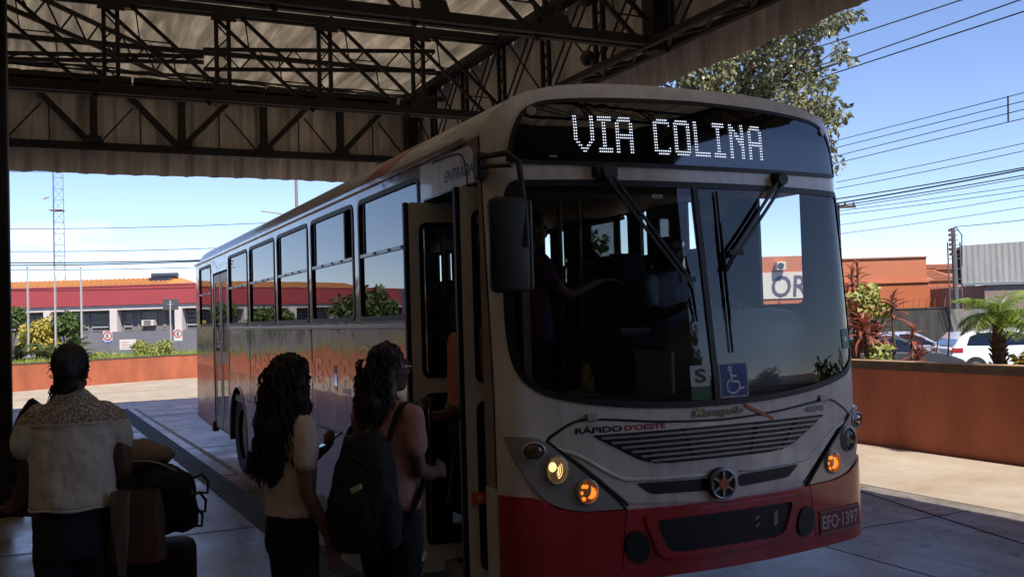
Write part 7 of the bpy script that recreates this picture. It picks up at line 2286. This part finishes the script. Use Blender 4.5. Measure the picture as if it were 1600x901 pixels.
limb(b, [(0.215, 0.0, 1.165), (0.20, 0.11, 1.13), (0.17, 0.225, 1.125)], [0.042, 0.037, 0.027])
hand(b, (0.17, 0.225, 1.125), (-0.15, 1.0, -0.05), (-1, 0, -0.2), 1, 0.7)
limb(b, [(-0.175, 0, 1.41), (-0.20, 0.06, 1.29), (-0.18, 0.16, 1.24)], [0.052, 0.046, 0.04])
limb(b, [(-0.18, 0.16, 1.24), (-0.14, 0.28, 1.30), (-0.12, 0.37, 1.36)], [0.04, 0.035, 0.026])
hand(b, (-0.12, 0.37, 1.36), (0.1, 0.6, 0.5), (1, 0, 0), -1, 0.8)
legs_and_hips(b, 0.95, 0.17, 0.09, 0.09, dy=(0.16, -0.06))
remesh(b, 'body', sk3, W3, 0.0095, 2); face_bits(W3, hc3, HM3)
b = MB()
b.loft([(0, 0, 0.98, 0.185, 0.15), (0, 0, 1.08, 0.172, 0.138), (0, 0, 1.22, 0.175, 0.138), (0, 0, 1.36, 0.187, 0.122), (0, 0, 1.43, 0.16, 0.10), (0, 0, 1.485, 0.09, 0.075)], 24)
for s_ in (-1, 1): limb(b, [(s_ * 0.14, 0, 1.415), (s_ * 0.178, 0, 1.402), (s_ * 0.188, 0 if s_ > 0 else 0.02, 1.37), (s_ * 0.212, -0.02 if s_ > 0 else 0.055, 1.27)], [0.066, 0.068, 0.067, 0.059])
remesh(b, 'top', pink, W3, 0.0105, 2, 0.009, 9)
floral = mat('floral_black', (0.012, 0.012, 0.013), 0.9, var=0.3, vscale=15)
b = MB(); b.loft([(0, 0, 0.82, 0.19, 0.15), (0, 0, 0.94, 0.19, 0.15), (0, 0, 1.05, 0.168, 0.128)], 22)
legs_and_hips(b, 0.93, 0.17, 0.11, 0.095, dy=(0.16, -0.06))
tr3 = remesh(b, 'trousers', floral, W3, 0.012, 2, 0.007, 9)
# printed flowers laid on the cloth
pet_m = [mat('print_orange', (0.42, 0.16, 0.03), 0.9), mat('print_teal', (0.03, 0.08, 0.07), 0.9), mat('print_cream', (0.36, 0.33, 0.28), 0.9)]
dgm = tr3.data
cand = [v for v in dgm.vertices if 0.45 < v.co.z < 0.95 and (v.normal.x > 0.3 or v.normal.y < -0.2)]
q_ = random.Random(3)
for k in range(18):
    v = q_.choice(cand); n_ = v.normal.copy(); t_ = n_.cross(Vector((0, 0, 1))).normalized(); u_ = t_.cross(n_)
    b = MB(); np_ = q_.choice((7, 9, 5)); Lp = q_.uniform(0.03, 0.055)
    full = q_.random() < 0.6
    for j in range(np_):
        a = (j / np_ * (6.2832 if full else 2.4)) + 0.3
        d_ = t_ * math.cos(a) + u_ * math.sin(a); e_ = t_ * -math.sin(a) + u_ * math.cos(a)
        o_ = v.co + n_ * 0.008
        b.add([o_ + d_ * 0.006, o_ + d_ * Lp * 0.55 + e_ * 0.006, o_ + d_ * Lp - n_ * 0.004, o_ + d_ * Lp * 0.55 - e_ * 0.006], [(0, 1, 2, 3)])
    b.build('printed_flower', pet_m[k % 3], tr3, fix=False)
feet(W3, MATS['shoe_black'], 0.095, 0, (0.16, -0.06))
b = MB(); H3 = Vector(hc3)
b.ell(H3 + Vector((0, -0.028, 0.042)), (0.094, 0.100, 0.086), 18, 12)
b.loft([(0, -0.075, 1.365, 0.10, 0.045), (0, -0.10, 1.43, 0.132, 0.075), (0, -0.085, 1.52, 0.125, 0.085), (0, -0.045, 1.62, 0.098, 0.085)], 20)
b.ell(H3 + Vector((0, -0.085, -0.10)), (0.115, 0.07, 0.13), 18, 12)
for s_ in (-1, 1): limb(b, [(s_ * 0.082, -0.005, 1.63), (s_ * 0.10, -0.03, 1.53), (s_ * 0.105, -0.06, 1.44)], [0.028, 0.036, 0.034])
T3 = Matrix.Rotation(R(-26), 3, 'Z')
b.v = [tuple(H3 + T3 @ (Vector(q) - H3)) for q in b.v]
h3 = remesh(b, 'hair', hair_brown, W3, 0.010, 1, 0.015, 18)
roots = []
for k in range(80):
    a = math.pi * (0.95 + 1.1 * k / 79); z = rnd.uniform(1.52, 1.68)
    o_ = Vector((math.cos(a), math.sin(a), 0)); roots.append((tuple(H3 + T3 @ (Vector((0.100 * o_.x, -0.045 + 0.085 * o_.y, z)) - H3)), T3 @ o_))
b = MB(); curls(b, roots, 150, 0.16, 0.010, 0.07, 13, 0.0050, 0.014)
for k in range(110):
    v = T3 @ Vector((q_.gauss(0, 1), q_.gauss(0, 1) - 0.9, abs(q_.gauss(0, 1)) + 0.1)).normalized()
    p0 = H3 + Vector((0, -0.022, 0.04)) + Vector((v.x * 0.094, v.y * 0.10, v.z * 0.086))
    pts = [p0 + Vector((v.x * 0.004 * i, v.y * 0.004 * i, -0.013 * i)) + Vector((math.cos(i * 1.6 + k), math.sin(i * 1.6 + k), 0)) * 0.006 for i in range(6)]
    b.tube(pts, [0.005, 0.0055, 0.005, 0.004, 0.003, 0.002], 4, False)
stuff(b.build('curl', hair_brown, h3, 'all', fix=False))
# glasses
gl_m = mat('glasses_frame', (0.42, 0.30, 0.22), 0.25, 0.6)
gls = MB()
for s_ in (-1, 1):
    c = H3 + HM3 @ Vector((s_ * 0.034, 0.108, 0.004))
    gls.tube([c + HM3 @ Vector((0.027 * math.cos(a), -0.006 * abs(math.cos(a)), 0.022 * math.sin(a))) for a in [k * 6.2832 / 18 for k in range(19)]], 0.0022, 5, False)
    gls.tube([H3 + HM3 @ Vector((s_ * 0.061, 0.104, 0.008)), H3 + HM3 @ Vector((s_ * 0.078, 0.06, 0.010)), H3 + HM3 @ Vector((s_ * 0.082, -0.01, 0.012))], 0.0020, 5)
gls.tube([H3 + HM3 @ Vector((-0.008, 0.110, 0.008)), H3 + HM3 @ Vector((0.008, 0.110, 0.008))], 0.002, 5)
gl_o = gls.build('glasses', gl_m, W3, True)
# the backpack on her back
BP = thing('backpack', tuple(W3.matrix_basis @ Vector((0.02, -0.20, 0.80))), 'large black backpack with a small pale tag, worn by the person in the pink top', 'backpack', rz=R(-56))
BP.scale = (0.84, 0.86, 0.96)
pack = mat('pack_black', (0.010, 0.010, 0.013), 0.85, var=0.4, vscale=14, bump=0.2)
b = MB()
b.loft([(0, -0.02, 0.02, 0.15, 0.10), (0, -0.035, 0.08, 0.185, 0.125), (0, -0.04, 0.25, 0.19, 0.13), (0, -0.02, 0.42, 0.175, 0.11), (0, 0.0, 0.53, 0.13, 0.08), (0, 0.01, 0.575, 0.07, 0.04)], 26, 0, 3.0)
b.ell((0.0, -0.135, 0.19), (0.15, 0.07, 0.15), 18, 12)
for s_ in (-1, 1): b.ell((s_ * 0.19, -0.04, 0.17), (0.045, 0.075, 0.13), 14, 10)
bpb = remesh(b, 'bag', pack, BP, 0.012, 3, 0.010, 10)
zp = [(0.145 * math.cos(a), -0.04 - 0.115 * abs(math.sin(a)) ** 0.8, 0.34 + 0.14 * math.sin(a)) for a in [math.pi * k / 16 for k in range(17)]]
MB().tube(zp, 0.005, 5).build('zip', black_plastic, bpb, True)
tg = MB().bbox(-0.032, 0.032, -0.006, 0.006, -0.012, 0.012, 0.003).build('tag', mat('tag_cream', (0.42, 0.40, 0.32), 0.6), bpb)
tg.location = (0.10, -0.212, 0.345); tg.rotation_euler = (R(-10), R(-22), R(20))
for s_ in (-1, 1):
    st_ = MB()
    w_ = [(s_ * 0.10, 0.06, 0.53), (s_ * 0.115, 0.13, 0.66), (s_ * 0.118, 0.21, 0.695), (s_ * 0.125, 0.30, 0.64), (s_ * 0.135, 0.35, 0.50), (s_ * 0.165, 0.29, 0.33), (s_ * 0.19, 0.10, 0.16)]
    sp_ = spline(w_, 5, False)
    st_.tube(sp_, 0.024, 8, True, 0, 0.4)
    st_.build('strap', pack, BP, True)
MB().tube([(-0.04, 0.02, 0.55), (-0.03, 0.0, 0.605), (0.03, 0.0, 0.605), (0.04, 0.02, 0.55)], 0.011, 6).build('carry_loop', pack, BP, True)
MB().tube([(-0.16, -0.02, 0.05), (-0.19, -0.03, -0.05), (-0.185, -0.02, -0.13)], 0.007, 5).build('dangling_strap', mat('strap_grey', (0.22, 0.2, 0.19), 0.8), BP)

# ---- person boarding, just inside the door
rust = mat('top_rust', (0.46, 0.17, 0.09), 0.9, var=0.12, bump=0.2, bscale=14)
W4 = thing('person', (2.17, 5.13, 0.42), 'person in a rust-coloured top climbing the bus steps, seen through the door glass', 'person', rz=R(-82))
b = MB(); HM4 = RM(0, -6, 0); hc4 = (0, 0.03, 1.50)
head(b, hc4, HM4, 0.95); limb(b, [(0, 0, 1.32), (0, 0.01, 1.44)], [0.055, 0.05])
b.loft([(0, 0, 0.85, 0.16, 0.12), (0, 0, 1.0, 0.14, 0.105), (0, 0, 1.2, 0.155, 0.105), (0, 0, 1.33, 0.12, 0.08), (0, 0, 1.38, 0.055, 0.05)], 20)
limb(b, [(0.165, 0, 1.30), (0.20, 0.03, 1.15), (0.20, 0.08, 1.04)], [0.048, 0.043, 0.038]); limb(b, [(0.20, 0.08, 1.04), (0.19, -0.08, 0.95), (0.18, -0.19, 0.92)], [0.038, 0.033, 0.025]); hand(b, (0.18, -0.19, 0.92), (0, -1, -0.1), (-1, 0, 0), -1, 0.6)
limb(b, [(-0.165, 0, 1.30), (-0.19, 0.12, 1.2), (-0.17, 0.26, 1.22)], [0.048, 0.04, 0.03]); hand(b, (-0.17, 0.26, 1.22), (0, 1, 0.3), (1, 0, 0), 1, 0.8)
legs_and_hips(b, 0.86, 0.16, 0.085, 0.08, dy=(0.14, -0.05))
remesh(b, 'body', sk3, W4, 0.012, 2); face_bits(W4, hc4, HM4, 0.95)
b = MB(); b.loft([(0, 0, 0.86, 0.175, 0.14), (0, 0, 1.02, 0.158, 0.125), (0, 0, 1.22, 0.17, 0.12), (0, 0, 1.32, 0.14, 0.095), (0, 0, 1.37, 0.08, 0.07)], 20)
for s_ in (-1, 1): limb(b, [(s_ * 0.14, 0, 1.30), (s_ * 0.185, 0.02, 1.25), (s_ * 0.20, 0.05, 1.15)], [0.06, 0.062, 0.056])
remesh(b, 'top', rust, W4, 0.012, 2, 0.008, 9)
b = MB(); b.loft([(0, 0, 0.74, 0.17, 0.13), (0, 0, 0.92, 0.16, 0.125)], 18); legs_and_hips(b, 0.85, 0.16, 0.095, 0.082, dy=(0.14, -0.05))
remesh(b, 'trousers', black_cloth, W4, 0.014, 2)
feet(W4, MATS['shoe_black'], 0.082, 0, (0.14, -0.05))
b = MB(); b.ell(Vector(hc4) + Vector((0, -0.025, 0.04)), (0.088, 0.10, 0.088), 16, 11); b.ell(Vector(hc4) + Vector((0, -0.075, -0.06)), (0.08, 0.06, 0.11), 14, 10)
remesh(b, 'hair', hair_black, W4, 0.010, 1, 0.012, 18)

# ---- person in magenta paying at the fare box
mag = mat('top_magenta', (0.20, 0.02, 0.14), 0.9, var=0.2, bump=0.2, bscale=14, col2=(0.07, 0.03, 0.14), vscale=5)
W5 = thing('person', (2.70, 5.42, 0.98), 'person in a magenta patterned top inside the bus, arm stretched out to pay', 'person', rz=R(-88))
b = MB(); HM5 = RM(-10, -12, 0); hc5 = (0, 0.04, 1.42)
head(b, hc5, HM5, 0.95); limb(b, [(0, 0, 1.25), (0, 0.01, 1.36)], [0.053, 0.048])
b.loft([(0, 0, 0.80, 0.16, 0.12), (0, 0, 0.95, 0.14, 0.105), (0, 0, 1.14, 0.155, 0.105), (0, 0, 1.25, 0.12, 0.08), (0, 0, 1.3, 0.055, 0.05)], 20)
limb(b, [(0.165, 0.0, 1.20), (0.175, 0.10, 1.06), (0.17, 0.19, 1.00)], [0.048, 0.042, 0.036]); limb(b, [(0.17, 0.19, 1.00), (0.155, 0.33, 1.05), (0.14, 0.45, 1.09)], [0.036, 0.032, 0.024]); hand(b, (0.14, 0.45, 1.09), (-0.05, 1, 0.05), (0, 0, -1), 1, 0.3)
limb(b, [(-0.165, 0, 1.22), (-0.2, 0.02, 1.06), (-0.19, 0.12, 0.95)], [0.048, 0.042, 0.03]); hand(b, (-0.19, 0.12, 0.95), (0, 0.8, -0.5), (1, 0, 0), -1, 0.5)
legs_and_hips(b, 0.82, 0.16, 0.085, 0.08)
remesh(b, 'body', sk2, W5, 0.011, 2); face_bits(W5, hc5, HM5, 0.95)
b = MB(); b.loft([(0, 0, 0.72, 0.185, 0.15), (0, 0, 0.95, 0.165, 0.13), (0, 0, 1.14, 0.17, 0.12), (0, 0, 1.24, 0.14, 0.095), (0, 0, 1.29, 0.08, 0.07)], 20)
for s_ in (-1, 1): limb(b, [(s_ * 0.14, 0, 1.22), (s_ * 0.175, 0.03, 1.17), (s_ * 0.18, 0.07 if s_ > 0 else 0.02, 1.09)], [0.06, 0.062, 0.056])
remesh(b, 'top', mag, W5, 0.012, 2, 0.008, 9)
b = MB(); b.loft([(0, 0, 0.68, 0.165, 0.13), (0, 0, 0.84, 0.16, 0.125)], 18); legs_and_hips(b, 0.80, 0.16, 0.092, 0.082)
remesh(b, 'trousers', black_cloth, W5, 0.014, 2)
feet(W5, MATS['shoe_black'], 0.082)
b = MB(); b.ell(Vector(hc5) + Vector((0, -0.02, 0.04)), (0.088, 0.10, 0.088), 16, 11); b.ell(Vector(hc5) + Vector((0, -0.075, -0.05)), (0.08, 0.06, 0.11), 14, 10)
remesh(b, 'hair', hair_black, W5, 0.010, 1, 0.012, 18)
nq = W5.matrix_basis @ Vector((0.135, 0.575, 1.085))
bn = MB().bbox(-0.045, 0.045, -0.022, 0.022, -0.002, 0.002, 0.001).build('banknote', mat('paper_pale', (0.55, 0.55, 0.52), 0.8), None)
bn.location = nq; bn.rotation_euler = (R(8), R(16), R(10)); tag(bn, 'small pale slip of paper in the outstretched hand inside the bus', 'paper')

# ---- the driver
blue = mat('shirt_pale_blue', (0.26, 0.31, 0.40), 0.85, var=0.1, bump=0.2, bscale=14)
W6 = thing('person', (BX + 0.74, BY + 1.50, 1.04), 'driver in a pale blue shirt sitting at the wheel behind the windscreen pillar', 'person', rz=R(180))
b = MB(); HM6 = RM(30, -4, 0); hc6 = (0, 0.02, 1.24)
head(b, hc6, HM6, 1.0); limb(b, [(0, -0.01, 1.05), (0, 0.005, 1.17)], [0.06, 0.056])
b.loft([(0, -0.03, 0.46, 0.18, 0.15), (0, -0.04, 0.62, 0.175, 0.135), (0, -0.03, 0.85, 0.19, 0.12), (0, -0.02, 1.0, 0.18, 0.105), (0, -0.01, 1.08, 0.12, 0.08), (0, 0, 1.11, 0.06, 0.06)], 22)
for s_ in (-1, 1):
    limb(b, [(s_ * 0.195, -0.01, 1.02), (s_ * 0.235, 0.08, 0.86), (s_ * 0.22, 0.18, 0.80)], [0.055, 0.048, 0.042]); limb(b, [(s_ * 0.22, 0.18, 0.80), (s_ * 0.20, 0.33, 0.83), (s_ * 0.19, 0.43, 0.86)], [0.042, 0.037, 0.028])
    hand(b, (s_ * 0.19, 0.43, 0.86), (-s_ * 0.2, 0.9, 0.1), (0, 0.1, -1), -s_, 0.9)
    limb(b, [(s_ * 0.09, -0.02, 0.46), (s_ * 0.12, 0.42, 0.50), (s_ * 0.12, 0.50, 0.28), (s_ * 0.12, 0.50, 0.08)], [0.09, 0.065, 0.055, 0.042])
remesh(b, 'body', sk1, W6, 0.012, 2); face_bits(W6, hc6, HM6)
b = MB(); b.loft([(0, -0.03, 0.46, 0.195, 0.165), (0, -0.04, 0.62, 0.192, 0.152), (0, -0.03, 0.85, 0.205, 0.136), (0, -0.02, 1.0, 0.195, 0.12), (0, -0.01, 1.075, 0.14, 0.095), (0, 0, 1.11, 0.085, 0.08)], 22)
for s_ in (-1, 1): limb(b, [(s_ * 0.17, -0.01, 1.03), (s_ * 0.215, 0.02, 0.98), (s_ * 0.235, 0.08, 0.88)], [0.068, 0.07, 0.064])
remesh(b, 'shirt', blue, W6, 0.012, 2, 0.008, 9)
b = MB(); b.loft([(0, -0.02, 0.38, 0.18, 0.17), (0, -0.03, 0.50, 0.185, 0.165)], 20)
for s_ in (-1, 1): limb(b, [(s_ * 0.09, -0.02, 0.45), (s_ * 0.12, 0.42, 0.49), (s_ * 0.12, 0.50, 0.28), (s_ * 0.12, 0.50, 0.11)], [0.10, 0.075, 0.065, 0.055])
remesh(b, 'trousers', black_cloth, W6, 0.014, 2)
for s_ in (-1, 1): MB().loft([(s_ * 0.12, 0.55, 0.0, 0.042, 0.13), (s_ * 0.12, 0.55, 0.04, 0.045, 0.13), (s_ * 0.12, 0.51, 0.10, 0.04, 0.06)], 16).build('shoe', MATS['shoe_black'], W6, True)
b = MB(); b.ell(Vector(hc6) + HM6 @ Vector((0, -0.022, 0.045)), (0.082, 0.097, 0.082), 16, 11, 0, HM6)
remesh(b, 'hair', hair_black, W6, 0.009, 1, 0.006, 24)

# ---- luggage beside the white blouse
def TF(px, depth): 
    q = at(px, horizon(px), depth); return q.x, q.y
lx, ly = TF(226, 4.75)
sc_ = thing('suitcase', (lx, ly, 0), 'large black suitcase at the bottom of the pile beside the white blouse', 'suitcase', rz=R(-14))
sb = MB().bbox(-0.24, 0.21, -0.16, 0.17, 0.05, 0.80, 0.05).build('shell', mat('case_black', (0.013, 0.013, 0.016), 0.7, var=0.4, vscale=10, bump=0.15), sc_, True)
MB().bbox(-0.20, 0.17, -0.185, -0.161, 0.12, 0.6, 0.02).build('front_pocket', MATS['case_black'], sb, True)
for x in (-0.18, 0.15): MB().tube([(x, -0.02, 0.05), (x, 0.02, 0.05)], 0.045, 14).build('wheel', rubber, sb, True)
MB().tube([(-0.08, 0, 0.80), (-0.07, 0, 0.835), (0.05, 0, 0.835), (0.06, 0, 0.80)], 0.012, 6).build('handle', black_plastic, sb, True)
ck = thing('travel_bag', (lx - 0.02, ly + 0.0, 0.815), 'bulging black travel bag with dangling buckles on top of the suitcase', 'bag', rz=R(-10))
b = MB()
b.ell((0, 0, 0.19), (0.25, 0.17, 0.19), 20, 12); b.ell((0.07, -0.03, 0.26), (0.17, 0.14, 0.12), 16, 10); b.ell((0.17, 0, 0.14), (0.09, 0.13, 0.12), 14, 10); b.ell((-0.05, 0, 0.08), (0.20, 0.16, 0.09), 14, 10)
cb = remesh(b, 'bag', pack, ck, 0.013, 2, 0.018, 9)
MB().tube(spline([(-0.18, -0.10, 0.385), (-0.06, -0.12, 0.405), (0.06, -0.11, 0.395), (0.17, -0.08, 0.33), (0.235, -0.04, 0.22)], 5, False), 0.0045, 5).build('piping', mat('piping_white', (0.45, 0.43, 0.40), 0.6), cb, True)
for (x, z) in ((0.275, 0.29), (0.262, 0.20), (0.245, 0.13)):
    bk = MB(); bk.tube([(x - 0.05, -0.02, z), (x, -0.02, z + 0.02), (x + 0.03, -0.02, z - 0.02), (x + 0.025, -0.02, z - 0.075), (x - 0.02, -0.02, z - 0.07)], 0.008, 6)
    bk.build('buckle', black_plastic, cb, True)
tb_ = thing('cloth_bundle', (lx - 0.10, ly + 0.03, 1.18), 'drab tan cloth bundle lying on the black travel bag', 'bundle', rz=R(-10))
b = MB(); b.ell((0, 0, 0.05), (0.21, 0.14, 0.085), 18, 10); b.ell((0.11, 0.0, 0.04), (0.12, 0.11, 0.06), 14, 9); b.ell((-0.15, 0, 0.06), (0.1, 0.1, 0.07), 14, 9)
remesh(b, 'cloth', mat('cloth_tan', (0.20, 0.155, 0.115), 0.9, var=0.2, bump=0.2), tb_, 0.012, 2, 0.015, 9)
def paper_bag(loc, rz, label, wd, dp, h, M, handle=True, taper=1.0):
    r = thing('paper_bag', loc, label, 'bag', None, rz)
    mb = MB(); W, D = wd / 2, dp / 2
    vs = []
    for (z, k, tw) in ((0, 0.96, 0), (h * 0.35, 1.0, .003), (h * 0.7, 1.0, -.004), (h, 0.99, .006)):
        k *= 1.0 + (taper - 1.0) * (1 - z / h)
        vs += [(-W * k + tw, -D * k, z), (0.0, -D * k + tw, z + (0.015 if z == h else 0)), (W * k + tw, -D * k, z), (W * k, 0, z), (W * k - tw, D * k, z), (0.0, D * k, z), (-W * k, D * k - tw, z), (-W * k, 0, z)]
    fs = [tuple(reversed(range(8)))]
    for i in range(3):
        for j in range(8): fs.append((i * 8 + j, i * 8 + (j + 1) % 8, i * 8 + 8 + (j + 1) % 8, i * 8 + 8 + j))
    o = mb.add(vs, fs).build('bag', M, r, fix=False)
    s_ = o.modifiers.new('t', 'SOLIDIFY'); s_.thickness = 0.002
    if handle:
        for y in (-D * 0.9, D * 0.9): MB().tube([(-W * 0.4, y, h - 0.02), (-W * 0.35, y, h + 0.07), (W * 0.35, y, h + 0.07), (W * 0.4, y, h - 0.02)], 0.005, 5).build('handle', mat('string_tan', (0.25, 0.18, 0.12), 0.8), r, True)
    return r
px_, py_ = TF(208, 4.33)
paper_bag((px_, py_, 0.82), R(-24), 'reddish kraft paper shopping bag in front of the black travel bag', 0.19, 0.10, 0.31, mat('kraft_red', (0.11, 0.06, 0.05), 0.85, var=0.15, vscale=5, bump=0.1), False, 1.22)
px_, py_ = TF(184, 4.25)
paper_bag((px_, py_, 0.72), R(-20), 'pale crumpled paper bag hanging by the hip of the white blouse', 0.075, 0.08, 0.42, mat('paper_grey', (0.15, 0.125, 0.105), 0.85, var=0.15, vscale=5, bump=0.1), False, 0.3)
px_, py_ = TF(212, 4.45)
tr_ = thing('luggage_cart', (px_, py_ , 0.0), 'low dark luggage cart under the bags, its shelf carrying the paper bags', 'luggage cart', rz=R(-16))
MB().box(-0.19, 0.12, -0.26, -0.02, 0.68, 0.715).build('shelf', black_steel, tr_)
for (x, y) in ((-0.17, -0.24), (0.10, -0.24), (-0.17, -0.04), (0.10, -0.04)): MB().box(x - 0.012, x + 0.012, y - 0.012, y + 0.012, 0.05, 0.68).build('leg', black_steel, tr_)
for (x, y) in ((-0.17, -0.24), (0.10, -0.24), (-0.17, -0.04), (0.10, -0.04)): MB().tube([(x, y - 0.012, 0.03), (x, y + 0.012, 0.03)], 0.03, 12).build('wheel', rubber, tr_, True)
